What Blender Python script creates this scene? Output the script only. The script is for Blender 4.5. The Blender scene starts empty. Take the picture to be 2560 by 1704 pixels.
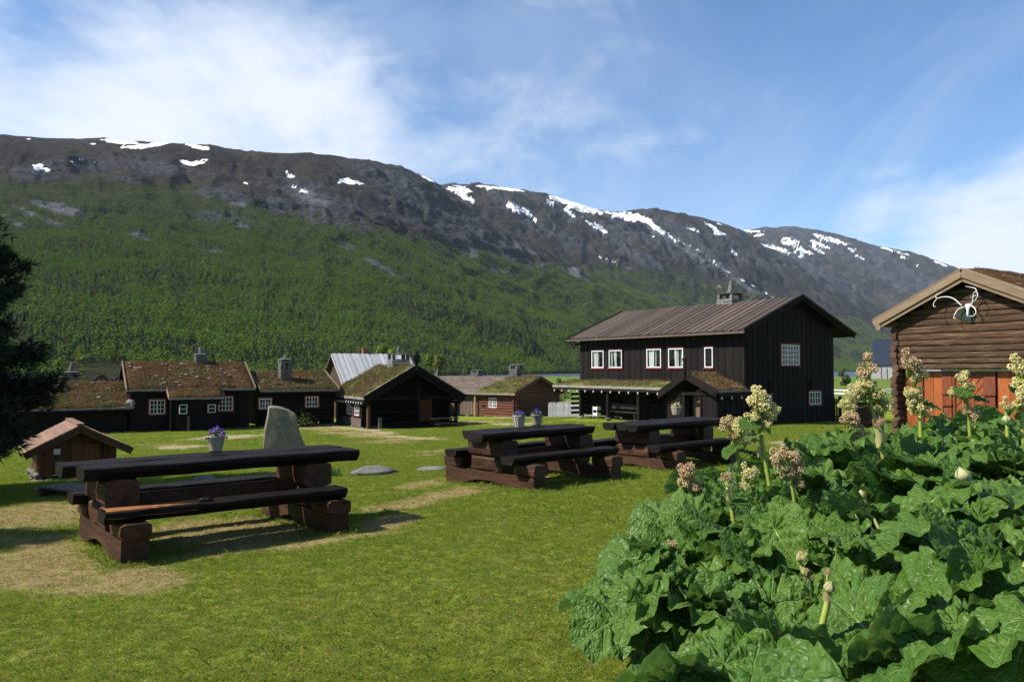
import bpy, math, random
import numpy as np
from mathutils import Vector, Matrix, noise as mnoise

R = random.Random(7)
NR = np.random.RandomState(11)
C = bpy.context.scene.collection
S = bpy.context.scene
PI = math.pi

# ------------------------------------------------------------------ camera, sky, sun
CZ = 1.63
FPX, PITCH = 1950.0, 72 / 1950.0            # focal length in pixels of a 2560 px wide picture
cam_d = bpy.data.cameras.new('camera')
cam = bpy.data.objects.new('camera', cam_d); C.objects.link(cam)
cam.location = (0, 0, CZ); cam.rotation_euler = (PI / 2 + PITCH, 0, 0)
cam_d.sensor_fit = 'HORIZONTAL'; cam_d.sensor_width = 36; cam_d.lens = 36 * FPX / 2560
cam_d.clip_start = 0.05; cam_d.clip_end = 60000
S.camera = cam

SUN_AZ, SUN_EL = math.radians(256), math.radians(45)     # azimuth clockwise from +Y
sun_d = bpy.data.lights.new('sun', 'SUN'); sun_d.energy = 5.0; sun_d.angle = math.radians(0.53)
sun_d.color = (1.0, 0.94, 0.85)
sun = bpy.data.objects.new('sun', sun_d); C.objects.link(sun)
sdir = Vector((math.sin(SUN_AZ) * math.cos(SUN_EL), math.cos(SUN_AZ) * math.cos(SUN_EL), math.sin(SUN_EL)))
sun.rotation_euler = sdir.to_track_quat('Z', 'Y').to_euler(); sun.location = (-40, -10, 60)

S.view_settings.view_transform = 'Standard'; S.view_settings.look = 'None'
S.view_settings.exposure = 0.92; S.view_settings.gamma = 1.0
S.view_settings.use_curve_mapping = False

class NT:
    """small node helper"""
    def __init__(s, tree): s.t = tree; s.n = tree.nodes; s.l = tree.links
    def new(s, typ, **kw):
        n = s.n.new(typ)
        for k, v in kw.items():
            if k.startswith('_'): n.inputs[k[1:]].default_value = v
            else: setattr(n, k, v)
        return n
    def link(s, a, b): s.l.new(a, b)
    def val(s, v):
        n = s.n.new('ShaderNodeValue'); n.outputs[0].default_value = v; return n.outputs[0]
    def math(s, op, a, b=None, c=None, clamp=False):
        n = s.n.new('ShaderNodeMath'); n.operation = op; n.use_clamp = clamp
        for i, x in enumerate((a, b, c)):
            if x is None: continue
            if isinstance(x, (int, float)): n.inputs[i].default_value = x
            else: s.l.new(x, n.inputs[i])
        return n.outputs[0]
    def mix(s, fac, a, b, typ='MIX'):
        n = s.n.new('ShaderNodeMix'); n.data_type = 'RGBA'; n.blend_type = typ
        for i, x in ((0, fac), (6, a), (7, b)):
            if isinstance(x, (int, float)): n.inputs[i].default_value = x
            elif isinstance(x, tuple): n.inputs[i].default_value = x if len(x) == 4 else (*x, 1)
            else: s.l.new(x, n.inputs[i])
        return n.outputs[2]
    def noise(s, vec, scale, detail=5, rough=0.55, dist=0.0):
        n = s.n.new('ShaderNodeTexNoise'); n.inputs['Scale'].default_value = scale
        n.inputs['Detail'].default_value = detail; n.inputs['Roughness'].default_value = rough
        n.inputs['Distortion'].default_value = dist
        if vec is not None: s.l.new(vec, n.inputs['Vector'])
        return n.outputs['Fac']
    def mapr(s, x, a, b, c=0.0, d=1.0, smooth=False):
        n = s.n.new('ShaderNodeMapRange'); n.clamp = True
        if smooth: n.interpolation_type = 'SMOOTHSTEP'
        s.l.new(x, n.inputs['Value'])
        for k, v in (('From Min', a), ('From Max', b), ('To Min', c), ('To Max', d)): n.inputs[k].default_value = v
        return n.outputs[0]
    def mapping(s, vec, scale=(1, 1, 1), loc=(0, 0, 0), rot=(0, 0, 0)):
        n = s.n.new('ShaderNodeMapping'); s.l.new(vec, n.inputs['Vector'])
        n.inputs['Scale'].default_value = scale; n.inputs['Location'].default_value = loc; n.inputs['Rotation'].default_value = rot
        return n.outputs[0]

W = bpy.data.worlds.new('World'); S.world = W; W.use_nodes = True
wn = NT(W.node_tree); wn.n.clear()
sky = wn.new('ShaderNodeTexSky'); sky.sky_type = 'NISHITA'; sky.sun_disc = False
sky.sun_elevation = SUN_EL; sky.sun_rotation = SUN_AZ
sky.air_density = 1.0; sky.dust_density = 0.15; sky.ozone_density = 3.0; sky.altitude = 900
tc = wn.new('ShaderNodeTexCoord')
sep = wn.new('ShaderNodeSeparateXYZ'); wn.link(tc.outputs['Generated'], sep.inputs[0])
zc = wn.math('ADD', wn.math('MAXIMUM', sep.outputs['Z'], 0.0), 0.16)
cmb = wn.new('ShaderNodeCombineXYZ')
wn.link(wn.math('DIVIDE', sep.outputs['X'], zc), cmb.inputs[0]); wn.link(wn.math('DIVIDE', sep.outputs['Y'], zc), cmb.inputs[1])
pl = cmb.outputs[0]                                       # a flat cloud layer seen in perspective
def bank(dirv, c0, c1):
    d = Vector(dirv).normalized()
    n = wn.new('ShaderNodeVectorMath', operation='DOT_PRODUCT'); wn.link(tc.outputs['Generated'], n.inputs[0]); n.inputs[1].default_value = d
    return wn.mapr(n.outputs['Value'], math.cos(math.radians(c0)), math.cos(math.radians(c1)), 0, 1, True)
def ang(u, e): return (u, 1, e)
n_big = wn.noise(wn.mapping(pl, (0.42, 0.5, 1), (3.1, 1.2, 0)), 1.0, 9, 0.6, 0.6)
n_wisp = wn.noise(wn.mapping(pl, (0.9, 0.33, 1), (0.4, 5.2, 0), (0, 0, 0.5)), 1.3, 10, 0.66, 0.9)
n_fine = wn.noise(wn.mapping(pl, (1, 0.8, 1), (7.7, 0.3, 0)), 3.2, 9, 0.62, 0.4)
tex = wn.math('ADD', wn.math('MULTIPLY', n_big, 0.38), wn.math('ADD', wn.math('MULTIPLY', n_wisp, 0.34), wn.math('MULTIPLY', n_fine, 0.28)))
b1 = wn.math('MULTIPLY', bank((-0.95, 0.95, 0.40), 23, 2), 0.95)                        # the bank over the left end of the mountain
b2 = wn.math('MULTIPLY', bank(ang(-0.36, 0.28), 13, 3), 0.75)
b3 = wn.math('ADD', wn.math('MULTIPLY', bank(ang(0.76, 0.10), 12.5, 3), 1.15), wn.math('MULTIPLY', bank(ang(0.50, 0.13), 8, 1), 0.6))    # the bank low on the right
b4 = wn.math('MULTIPLY', bank(ang(-0.12, 0.42), 24, 2), 0.30)
cov = wn.math('ADD', wn.math('ADD', b1, b2), wn.math('ADD', b3, b4))
dens = wn.math('ADD', wn.math('MULTIPLY', tex, 4.2), wn.math('MULTIPLY', cov, 1.0))
cl = wn.mapr(dens, 2.2, 3.4, 0.0, 0.92, True)
veil = wn.mapr(n_wisp, 0.38, 0.75, 0.03, 0.24, True)
cl = wn.math('MAXIMUM', cl, veil)
hsv = wn.new('ShaderNodeHueSaturation'); hsv.inputs['Saturation'].default_value = 1.2; hsv.inputs['Value'].default_value = 1.0
wn.link(sky.outputs[0], hsv.inputs['Color'])
skyc = wn.mix(cl, hsv.outputs[0], (5.6, 5.9, 6.5, 1))
bg = wn.new('ShaderNodeBackground'); bg.inputs['Strength'].default_value = 0.092
wn.link(skyc, bg.inputs['Color'])
wo = wn.new('ShaderNodeOutputWorld'); wn.link(bg.outputs[0], wo.inputs['Surface'])

# ------------------------------------------------------------------ projection helpers (used to find real positions)
def ray(px, py):                              # pixel of the 2560 px picture -> direction
    a = (px - 1280) / FPX; b = (852 - py) / FPX
    c, s = math.cos(PITCH), math.sin(PITCH)
    return Vector((a, c - b * s, s + b * c))
def at(px, py, Y):                            # the point on that line of sight at distance Y
    d = ray(px, py); return Vector((0, 0, CZ)) + d * (Y / d.y)
def project(x, y, z):
    z = z - CZ; c, s = math.cos(PITCH), math.sin(PITCH)
    d = y * c + z * s; u = -y * s + z * c
    d = np.where(np.abs(d) < 1e-3, 1e-3, d)
    return 1280 + FPX * x / d, 852 - FPX * u / d

# ------------------------------------------------------------------ object helpers
def thing(name, label, cat, loc=(0, 0, 0), rotz=0.0, group=None):
    o = bpy.data.objects.new(name, None); C.objects.link(o)
    o.location = loc; o.rotation_euler = (0, 0, rotz); o.empty_display_size = 0.2
    o['label'] = label; o['category'] = cat
    if group: o['group'] = group
    return o
def tag(o, label, cat, group=None):
    o['label'] = label; o['category'] = cat
    if group: o['group'] = group
    return o
def link_mesh(name, me, parent=None, loc=None, rot=None, sc=None):
    o = bpy.data.objects.new(name, me); C.objects.link(o)
    if parent: o.parent = parent
    if loc is not None: o.location = loc
    if rot is not None: o.rotation_euler = rot
    if sc is not None: o.scale = (sc, sc, sc) if isinstance(sc, (int, float)) else sc
    return o

class MB:
    def __init__(s): s.v = []; s.f = []; s.m = []; s.cur = 0
    def add(s, vs, fs):
        b = len(s.v); s.v += [tuple(v) for v in vs]; s.f += [tuple(i + b for i in f) for f in fs]; s.m += [s.cur] * len(fs)
        return s
    def hexa(s, p):                            # 8 points: bottom 0-3 ccw, top 4-7
        return s.add(p, [(3, 2, 1, 0), (4, 5, 6, 7), (0, 1, 5, 4), (1, 2, 6, 5), (2, 3, 7, 6), (3, 0, 4, 7)])
    def box(s, x0, x1, y0, y1, z0, z1):
        return s.hexa([(x0, y0, z0), (x1, y0, z0), (x1, y1, z0), (x0, y1, z0), (x0, y0, z1), (x1, y0, z1), (x1, y1, z1), (x0, y1, z1)])
    def beam(s, a, b, w, h, up=(0, 0, 1), bev=0.0, jit=0.0, seg=1):
        """rectangular (chamfered) bar from a to b"""
        a = Vector(a); b = Vector(b); d = (b - a).normalized(); u = Vector(up)
        x = d.cross(u)
        if x.length < 1e-4: x = d.cross(Vector((1, 0, 0)))
        x.normalize(); z = x.cross(d)
        if bev:
            k = bev; prof = [(-w/2+k, -h/2), (w/2-k, -h/2), (w/2, -h/2+k), (w/2, h/2-k), (w/2-k, h/2), (-w/2+k, h/2), (-w/2, h/2-k), (-w/2, -h/2+k)]
        else: prof = [(-w/2, -h/2), (w/2, -h/2), (w/2, h/2), (-w/2, h/2)]
        return s.sweep([a + (b - a) * (i / seg) for i in range(seg + 1)], x, z, prof, jit)
    def sweep(s, pts, x, z, prof, jit=0.0, caps=True):
        n = len(prof); vs = []; fs = []
        for p in pts:
            for (px, pz) in prof:
                j = Vector((R.uniform(-jit, jit), R.uniform(-jit, jit), R.uniform(-jit, jit))) if jit else Vector()
                vs.append(Vector(p) + x * px + z * pz + j)
        for i in range(len(pts) - 1):
            for k in range(n):
                fs.append((i*n+k, i*n+(k+1) % n, (i+1)*n+(k+1) % n, (i+1)*n+k))
        if caps: fs += [tuple(range(n-1, -1, -1)), tuple((len(pts)-1)*n+k for k in range(n))]
        return s.add(vs, fs)
    def tube(s, pts, rad, n=8, caps=True):
        pts = [Vector(p) for p in pts]; vs = []; fs = []
        for i, p in enumerate(pts):
            d = (pts[min(i+1, len(pts)-1)] - pts[max(i-1, 0)]).normalized()
            x = d.cross(Vector((0.13, 0.31, 1)))
            if x.length < 0.05: x = d.cross(Vector((1, 0, 0)))
            x.normalize(); y = d.cross(x)
            r = rad[i] if isinstance(rad, (list, tuple)) else rad
            for k in range(n):
                t = 2*PI*k/n; vs.append(p + x*math.cos(t)*r + y*math.sin(t)*r)
        for i in range(len(pts)-1):
            for k in range(n): fs.append((i*n+k, i*n+(k+1) % n, (i+1)*n+(k+1) % n, (i+1)*n+k))
        if caps: fs += [tuple(range(n-1, -1, -1)), tuple((len(pts)-1)*n+k for k in range(n))]
        return s.add(vs, fs)
    def lathe(s, prof, n=16, c=(0, 0, 0)):
        vs = []; fs = []
        for (r, z) in prof:
            for k in range(n): vs.append((c[0]+r*math.cos(2*PI*k/n), c[1]+r*math.sin(2*PI*k/n), c[2]+z))
        for i in range(len(prof)-1):
            for k in range(n): fs.append((i*n+k, i*n+(k+1) % n, (i+1)*n+(k+1) % n, (i+1)*n+k))
        return s.add(vs, fs)
    def blob(s, c, r, seed=0, n=10, rough=0.25, flat=0.0):
        """an irregular stone"""
        c = Vector(c); r = Vector(r) if not isinstance(r, (int, float)) else Vector((r, r, r))
        vs = []; fs = []; m = n // 2 + 1
        for i in range(m+1):
            ph = -PI/2 + PI*i/m
            for k in range(n):
                t = 2*PI*k/n; d = Vector((math.cos(ph)*math.cos(t), math.cos(ph)*math.sin(t), math.sin(ph)))
                q = 1 + rough * mnoise.noise(d*1.6 + Vector((seed*3.7, seed*1.3, seed)))
                v = Vector((d.x*r.x, d.y*r.y, d.z*r.z)) * q
                vs.append(c + v)
        for i in range(m):
            for k in range(n): fs.append((i*n+k, i*n+(k+1) % n, (i+1)*n+(k+1) % n, (i+1)*n+k))
        return s.add(vs, fs)
    def mesh(s, name, mats, smooth=False):
        me = bpy.data.meshes.new(name); me.from_pydata(s.v, [], s.f)
        for m in (mats if isinstance(mats, (list, tuple)) else [mats]): me.materials.append(m)
        if max(s.m, default=0): me.polygons.foreach_set('material_index', s.m)
        if smooth: me.polygons.foreach_set('use_smooth', [True]*len(s.f))
        me.update(); return me
    def build(s, name, mats, parent=None, smooth=False, loc=None, rot=None):
        return link_mesh(name, s.mesh(name, mats, smooth), parent, loc, rot)

def stuff(o): o['kind'] = 'stuff'; return o
def structure(o): o['kind'] = 'structure'; return o

# ------------------------------------------------------------------ materials
def pmat(name, c1, c2, c3=None, scale=6.0, stretch=(1, 1, 1), rough=0.8, bump=0.4, dist=0.02, var=0.25, spec=0.3, detail=6, c3pos=(0.6, 0.75), c3scale=None, world=False):
    m = bpy.data.materials.new(name); m.use_nodes = True
    t = NT(m.node_tree); t.n.clear()
    co = t.new('ShaderNodeTexCoord'); oi = t.new('ShaderNodeObjectInfo')
    if world:
        g = t.new('ShaderNodeNewGeometry'); base = g.outputs['Position']
    else: base = co.outputs['Object']
    off = t.new('ShaderNodeVectorMath', operation='ADD'); t.link(base, off.inputs[0])
    sc = t.new('ShaderNodeVectorMath', operation='SCALE'); sc.inputs[0].default_value = (13.1, 7.7, 9.3); t.link(oi.outputs['Random'], sc.inputs['Scale'])
    t.link(sc.outputs[0], off.inputs[1])
    v = t.mapping(off.outputs[0], stretch)
    n1 = t.noise(v, scale, detail, 0.62, 0.3); n2 = t.noise(v, scale*3.7, 4, 0.6)
    f = t.mapr(t.math('ADD', t.math('MULTIPLY', n1, 0.65), t.math('MULTIPLY', n2, 0.35)), 0.34, 0.66)
    col = t.mix(f, c1, c2)
    if c3:
        n3 = t.noise(t.mapping(off.outputs[0], stretch, (3, 5, 1)), c3scale or scale*0.6, 7, 0.66, 0.4)
        col = t.mix(t.mapr(n3, c3pos[0], c3pos[1]), col, c3)
    if var:
        k = t.mapr(oi.outputs['Random'], 0, 1, 1-var, 1+var)
        hs = t.new('ShaderNodeHueSaturation'); t.link(k, hs.inputs['Value']); t.link(col, hs.inputs['Color']); col = hs.outputs[0]
    b = t.new('ShaderNodeBsdfPrincipled'); t.link(col, b.inputs['Base Color'])
    t.link(t.mapr(n2, 0.3, 0.7, max(rough-0.12, 0.02), min(rough+0.12, 1)), b.inputs['Roughness'])
    b.inputs['Specular IOR Level'].default_value = spec
    if bump:
        bp = t.new('ShaderNodeBump'); bp.inputs['Strength'].default_value = bump; bp.inputs['Distance'].default_value = dist
        t.link(t.math('ADD', t.math('MULTIPLY', n1, 0.6), t.math('MULTIPLY', n2, 0.5)), bp.inputs['Height']); t.link(bp.outputs[0], b.inputs['Normal'])
    o = t.new('ShaderNodeOutputMaterial'); t.link(b.outputs[0], o.inputs['Surface'])
    return m

M = {}
VERT, ALX, ALY = (9, 9, 0.6), (0.5, 8, 8), (8, 0.5, 8)
M['tar_v'] = pmat('tarred_boards', (0.0045, 0.0036, 0.0032), (0.011, 0.0082, 0.0066), (0.03, 0.022, 0.017), 2.5, VERT, 0.7, 0.5, 0.01, 0.3, 0.14, c3pos=(0.58, 0.8))
M['tar_x'] = pmat('tarred_logs', (0.0045, 0.0034, 0.0028), (0.010, 0.007, 0.0054), (0.024, 0.017, 0.012), 2.5, ALX, 0.7, 0.5, 0.015, 0.3, 0.14)
M['tar_y'] = pmat('tarred_beams', (0.005, 0.0038, 0.0032), (0.012, 0.0085, 0.0066), (0.028, 0.02, 0.015), 2.5, ALY, 0.7, 0.5, 0.01, 0.3, 0.14)
M['table_top'] = pmat('black_stained_wood', (0.0032, 0.0022, 0.0016), (0.013, 0.0088, 0.0062), (0.055, 0.04, 0.029), 3.2, (0.35, 9, 9), 0.6, 0.9, 0.012, 0.2, 0.13, c3pos=(0.66, 0.85))
M['table_leg'] = pmat('brown_stained_wood', (0.014, 0.0055, 0.0025), (0.066, 0.026, 0.0105), (0.006, 0.0033, 0.0022), 2.6, ALY, 0.6, 0.6, 0.01, 0.25, 0.25, c3pos=(0.55, 0.72))
M['log_end'] = pmat('log_end_grain', (0.022, 0.014, 0.011), (0.05, 0.03, 0.02), None, 9, (1, 1, 1), 0.7, 0.5, 0.01, 0.25)
M['bare_orange'] = pmat('split_orange_wood', (0.42, 0.16, 0.03), (0.25, 0.085, 0.02), (0.05, 0.02, 0.01), 3, ALX, 0.7, 0.8, 0.02, 0.0, c3pos=(0.52, 0.66))
M['old_log'] = pmat('weathered_brown_logs', (0.02, 0.009, 0.0045), (0.10, 0.054, 0.027), (0.24, 0.165, 0.10), 4.5, (0.3, 6, 6), 0.85, 1.0, 0.05, 0.22, c3pos=(0.55, 0.75))
M['old_log_y'] = pmat('weathered_brown_log_ends', (0.04, 0.02, 0.012), (0.10, 0.055, 0.032), (0.02, 0.012, 0.01), 4, (5, 1, 5), 0.85, 0.9, 0.03, 0.3)
M['red_log'] = pmat('red_brown_logs', (0.065, 0.021, 0.010), (0.145, 0.05, 0.024), (0.06, 0.025, 0.015), 2, (7, 0.5, 7), 0.75, 0.7, 0.02, 0.2)
M['red_log_x'] = pmat('red_brown_gable_logs', (0.05, 0.017, 0.009), (0.11, 0.04, 0.02), (0.06, 0.025, 0.015), 2, (0.5, 7, 7), 0.75, 0.7, 0.02, 0.2)
M['orange_v'] = pmat('orange_stained_planks', (0.19, 0.042, 0.007), (0.31, 0.082, 0.013), (0.075, 0.016, 0.005), 2.2, (7, 7, 0.5), 0.55, 0.4, 0.008, 0.22, 0.4, c3pos=(0.55, 0.72))
M['orange_dark'] = pmat('dark_red_stained_wood', (0.085, 0.019, 0.006), (0.17, 0.04, 0.009), None, 2.5, (7, 7, 0.6), 0.55, 0.4, 0.008, 0.15, 0.4)
M['grey_board'] = pmat('weathered_barge_board', (0.13, 0.088, 0.052), (0.215, 0.157, 0.10), (0.06, 0.04, 0.024), 2, (0.5, 7, 7), 0.8, 0.5, 0.01, 0.12)
M['silver_v'] = pmat('silver_grey_roof_planks', (0.24, 0.24, 0.245), (0.42, 0.42, 0.425), (0.15, 0.15, 0.15), 1.6, (5, 0.4, 0.4), 0.6, 0.4, 0.01, 0.16)
M['roof_plank'] = pmat('brown_roof_planks', (0.036, 0.025, 0.019), (0.088, 0.064, 0.050), (0.14, 0.05, 0.016), 1.3, (0.5, 7, 0.5), 0.75, 0.5, 0.01, 0.45, c3pos=(0.6, 0.75), c3scale=0.8)
M['shed_wall'] = pmat('honey_brown_boards', (0.06, 0.021, 0.004), (0.10, 0.036, 0.008), None, 2, VERT, 0.6, 0.3, 0.006, 0.15)
M['shed_roof'] = pmat('pale_brown_roof_boards', (0.26, 0.155, 0.10), (0.40, 0.26, 0.18), (0.20, 0.11, 0.07), 2, (0.6, 7, 0.6), 0.75, 0.4, 0.008, 0.15)
M['shed_trim'] = pmat('brown_barge_boards', (0.06, 0.027, 0.013), (0.10, 0.046, 0.022), None, 2, (1, 5, 5), 0.7, 0.3, 0.006, 0.1)
M['stone'] = pmat('grey_stone', (0.06, 0.058, 0.05), (0.16, 0.156, 0.142), (0.05, 0.05, 0.04), 6, (1, 1, 1), 0.9, 0.8, 0.03, 0.22)
M['dark_stone'] = pmat('dark_foundation_stone', (0.07, 0.068, 0.06), (0.15, 0.145, 0.13), (0.05, 0.05, 0.04), 5, (1, 1, 1), 0.9, 0.8, 0.03, 0.3)
M['slate'] = pmat('stacked_slate', (0.035, 0.035, 0.036), (0.19, 0.185, 0.175), (0.26, 0.25, 0.22), 5, (1, 1, 3.5), 0.85, 0.9, 0.03, 0.3)
M['memorial'] = pmat('memorial_granite', (0.135, 0.113, 0.078), (0.225, 0.192, 0.14), (0.07, 0.062, 0.047), 5, (1, 1, 1), 0.9, 1.0, 0.05, 0.0)
M['engrave'] = pmat('cut_letters', (0.10, 0.095, 0.085), (0.13, 0.12, 0.11), None, 8, (1, 1, 1), 0.9, 0, 0, 0)
M['white'] = pmat('white_paint', (0.55, 0.55, 0.54), (0.68, 0.68, 0.67), None, 5, (1, 1, 1), 0.5, 0.15, 0.004, 0.05)
M['red_trim'] = pmat('red_window_trim', (0.13, 0.016, 0.013), (0.19, 0.026, 0.02), None, 4, (1, 1, 1), 0.6, 0.2, 0.004, 0.1)
M['curtain'] = pmat('white_curtain', (0.62, 0.62, 0.6), (0.8, 0.8, 0.78), None, 5, (1, 1, 0.3), 0.9, 0.3, 0.01, 0.05)
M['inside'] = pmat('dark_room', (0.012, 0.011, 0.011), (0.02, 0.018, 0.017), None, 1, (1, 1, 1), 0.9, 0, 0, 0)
M['birch_bark'] = pmat('birch_bark_edge', (0.11, 0.098, 0.085), (0.25, 0.23, 0.205), (0.04, 0.032, 0.026), 9, (1, 1, 1), 0.85, 0.5, 0.01, 0.1)
M['sod_brown'] = pmat('brown_sod', (0.034, 0.016, 0.008), (0.08, 0.042, 0.017), (0.15, 0.12, 0.08), 0.9, (1, 1, 1), 0.95, 1.0, 0.12, 0.0, 0.05, 9, (0.59, 0.68), 1.6)
M['sod_green'] = pmat('green_sod', (0.075, 0.075, 0.022), (0.11, 0.12, 0.03), (0.15, 0.11, 0.05), 1.2, (1, 1, 1), 0.95, 1.0, 0.12, 0.0, 0.05, 9, (0.55, 0.7))
M['heather_roof'] = pmat('dry_heather_roof', (0.085, 0.068, 0.052), (0.17, 0.14, 0.11), (0.05, 0.04, 0.03), 4.0, (1, 1, 1), 0.95, 1.0, 0.1, 0.0, 0.05, 9)
M['metal_roof'] = pmat('blue_black_metal_roof', (0.016, 0.022, 0.036), (0.022, 0.030, 0.048), None, 0.8, (1, 1, 1), 0.85, 0, 0, 0, 0.08)
M['grey_wall'] = pmat('grey_weathered_planks', (0.22, 0.21, 0.2), (0.34, 0.33, 0.315), None, 2, (5, 5, 0.5), 0.8, 0.3, 0.01, 0.12)
M['galv'] = pmat('galvanised_bucket', (0.20, 0.17, 0.13), (0.30, 0.265, 0.22), None, 7, (1, 1, 0.4), 0.42, 0.2, 0.003, 0.05, 0.5)
M['wicker'] = pmat('pale_wicker', (0.24, 0.21, 0.16), (0.42, 0.38, 0.31), None, 30, (1, 1, 2), 0.7, 0.6, 0.004, 0.08)
M['soil'] = pmat('soil', (0.03, 0.02, 0.013), (0.06, 0.04, 0.027), None, 20, (1, 1, 1), 0.95, 0.6, 0.02, 0)
M['antler'] = pmat('bleached_antler', (0.45, 0.44, 0.42), (0.62, 0.61, 0.59), (0.32, 0.30, 0.27), 6, (1, 1, 1), 0.55, 0.2, 0.005, 0)
M['plaque'] = pmat('dark_green_plaque', (0.010, 0.019, 0.014), (0.017, 0.03, 0.021), None, 6, (1, 1, 1), 0.5, 0.2, 0.004, 0)
M['black'] = pmat('blackened_wood', (0.012, 0.011, 0.010), (0.024, 0.021, 0.019), None, 4, (1, 1, 1), 0.6, 0.3, 0.006, 0.1)
M['bulb'] = pmat('white_glass_bulb', (0.40, 0.39, 0.36), (0.5, 0.49, 0.46), None, 5, (1, 1, 1), 0.35, 0, 0, 0)
M['brick'] = pmat('red_brick', (0.16, 0.065, 0.045), (0.24, 0.1, 0.07), None, 10, (1, 1, 1), 0.9, 0.4, 0.01, 0.1)
M['old_door'] = pmat('worn_door_boards', (0.07, 0.05, 0.035), (0.14, 0.10, 0.075), (0.25, 0.09, 0.03), 2.2, VERT, 0.7, 0.5, 0.01, 0.1)
M['bark'] = pmat('dark_bark', (0.03, 0.022, 0.016), (0.07, 0.05, 0.036), None, 6, (1, 1, 0.3), 0.9, 0.8, 0.03, 0.1)
M['white_bark'] = pmat('pale_bark', (0.28, 0.27, 0.25), (0.45, 0.44, 0.42), (0.05, 0.045, 0.04), 6, (1, 1, 3), 0.85, 0.3, 0.01, 0.1)
M['iron'] = pmat('dark_iron', (0.02, 0.02, 0.02), (0.035, 0.032, 0.03), None, 10, (1, 1, 1), 0.5, 0, 0, 0)
M['dark_post'] = pmat('greyed_post', (0.06, 0.05, 0.042), (0.12, 0.105, 0.09), None, 3, VERT, 0.85, 0.4, 0.01, 0.1)

def glass_mat():
    m = bpy.data.materials.new('window_glass'); m.use_nodes = True; t = NT(m.node_tree); t.n.clear()
    tr = t.new('ShaderNodeBsdfTransparent'); tr.inputs[0].default_value = (0.82, 0.85, 0.84, 1)
    gl = t.new('ShaderNodeBsdfGlossy'); gl.inputs['Roughness'].default_value = 0.03
    fr = t.new('ShaderNodeFresnel'); fr.inputs[0].default_value = 1.45
    g = t.new('ShaderNodeNewGeometry'); fac = t.math('MULTIPLY', fr.outputs[0], t.math('SUBTRACT', 1.0, g.outputs['Backfacing']))
    mx = t.new('ShaderNodeMixShader'); t.link(fac, mx.inputs[0]); t.link(tr.outputs[0], mx.inputs[1]); t.link(gl.outputs[0], mx.inputs[2])
    o = t.new('ShaderNodeOutputMaterial'); t.link(mx.outputs[0], o.inputs[0]); return m
M['glass'] = glass_mat()

def foliage(name, c1, c2, rough=0.6, trans=0.25, spec=0.25, var=0.3, huev=0.03):
    """leaf colour that varies from one leaf, tuft or tree to the next"""
    m = bpy.data.materials.new(name); m.use_nodes = True; t = NT(m.node_tree); t.n.clear()
    oi = t.new('ShaderNodeObjectInfo'); g = t.new('ShaderNodeNewGeometry')
    rnd = t.math('FRACT', t.math('ADD', oi.outputs['Random'], g.outputs['Random Per Island']))
    col = t.mix(rnd, c1, c2)
    hs = t.new('ShaderNodeHueSaturation')
    t.link(t.mapr(oi.outputs['Random'], 0, 1, 0.5-huev, 0.5+huev), hs.inputs['Hue'])
    t.link(t.mapr(g.outputs['Random Per Island'], 0, 1, 1-var, 1+var), hs.inputs['Value']); t.link(col, hs.inputs['Color'])
    b = t.new('ShaderNodeBsdfPrincipled'); b.inputs['Roughness'].default_value = rough; b.inputs['Specular IOR Level'].default_value = spec
    t.link(hs.outputs[0], b.inputs['Base Color'])
    tl = t.new('ShaderNodeBsdfTranslucent'); t.link(hs.outputs[0], tl.inputs[0])
    mx = t.new('ShaderNodeMixShader'); mx.inputs[0].default_value = trans; t.link(b.outputs[0], mx.inputs[1]); t.link(tl.outputs[0], mx.inputs[2])
    o = t.new('ShaderNodeOutputMaterial'); t.link(mx.outputs[0], o.inputs[0]); return m
M['grass'] = foliage('grass_blades', (0.145, 0.205, 0.022), (0.215, 0.25, 0.038), 0.65, 0.5, 0.12, var=0.2)
M['grass_dry'] = foliage('dry_grass_blades', (0.42, 0.32, 0.16), (0.26, 0.22, 0.07), 0.8, 0.4)
M['roof_grass'] = foliage('roof_grass_blades', (0.075, 0.10, 0.02), (0.17, 0.135, 0.05), 0.8, 0.25)
M['roof_grass_dry'] = foliage('dry_roof_moss', (0.10, 0.06, 0.022), (0.19, 0.15, 0.08), 0.85, 0.15)
M['birch_leaf'] = foliage('birch_leaves', (0.065, 0.135, 0.014), (0.165, 0.225, 0.034), 0.75, 0.25, 0.05, huev=0.025)
M['birch_mid'] = foliage('green_birch_leaves', (0.07, 0.115, 0.018), (0.105, 0.14, 0.026), 0.65, 0.35, huev=.02)
M['birch_bright'] = foliage('fresh_birch_leaves', (0.10, 0.15, 0.018), (0.14, 0.18, 0.025), 0.6, 0.3)
M['conifer'] = foliage('conifer_needles', (0.032, 0.05, 0.017), (0.05, 0.07, 0.024), 0.7, 0.2)
M['pine'] = foliage('pine_needles', (0.014, 0.024, 0.014), (0.03, 0.042, 0.02), 0.7, 0.1)
M['bush'] = foliage('bush_leaves', (0.06, 0.12, 0.02), (0.1, 0.16, 0.03), 0.6, 0.25)
M['purple'] = foliage('purple_petals', (0.07, 0.035, 0.22), (0.15, 0.08, 0.36), 0.6, 0.2)
M['yellow'] = foliage('cream_petals', (0.6, 0.42, 0.10), (0.6, 0.55, 0.42), 0.6, 0.2)
M['cream_flower'] = foliage('cream_rhubarb_florets', (0.50, 0.46, 0.16), (0.64, 0.57, 0.27), 0.7, 0.2, var=0.2, huev=0.01)
M['tan_flower'] = foliage('tan_rhubarb_florets', (0.40, 0.27, 0.14), (0.50, 0.38, 0.21), 0.7, 0.2, var=0.2, huev=0.01)
M['pink_flower'] = foliage('pink_rhubarb_florets', (0.40, 0.235, 0.13), (0.50, 0.40, 0.20), 0.7, 0.2, var=0.2, huev=0.015)
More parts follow.
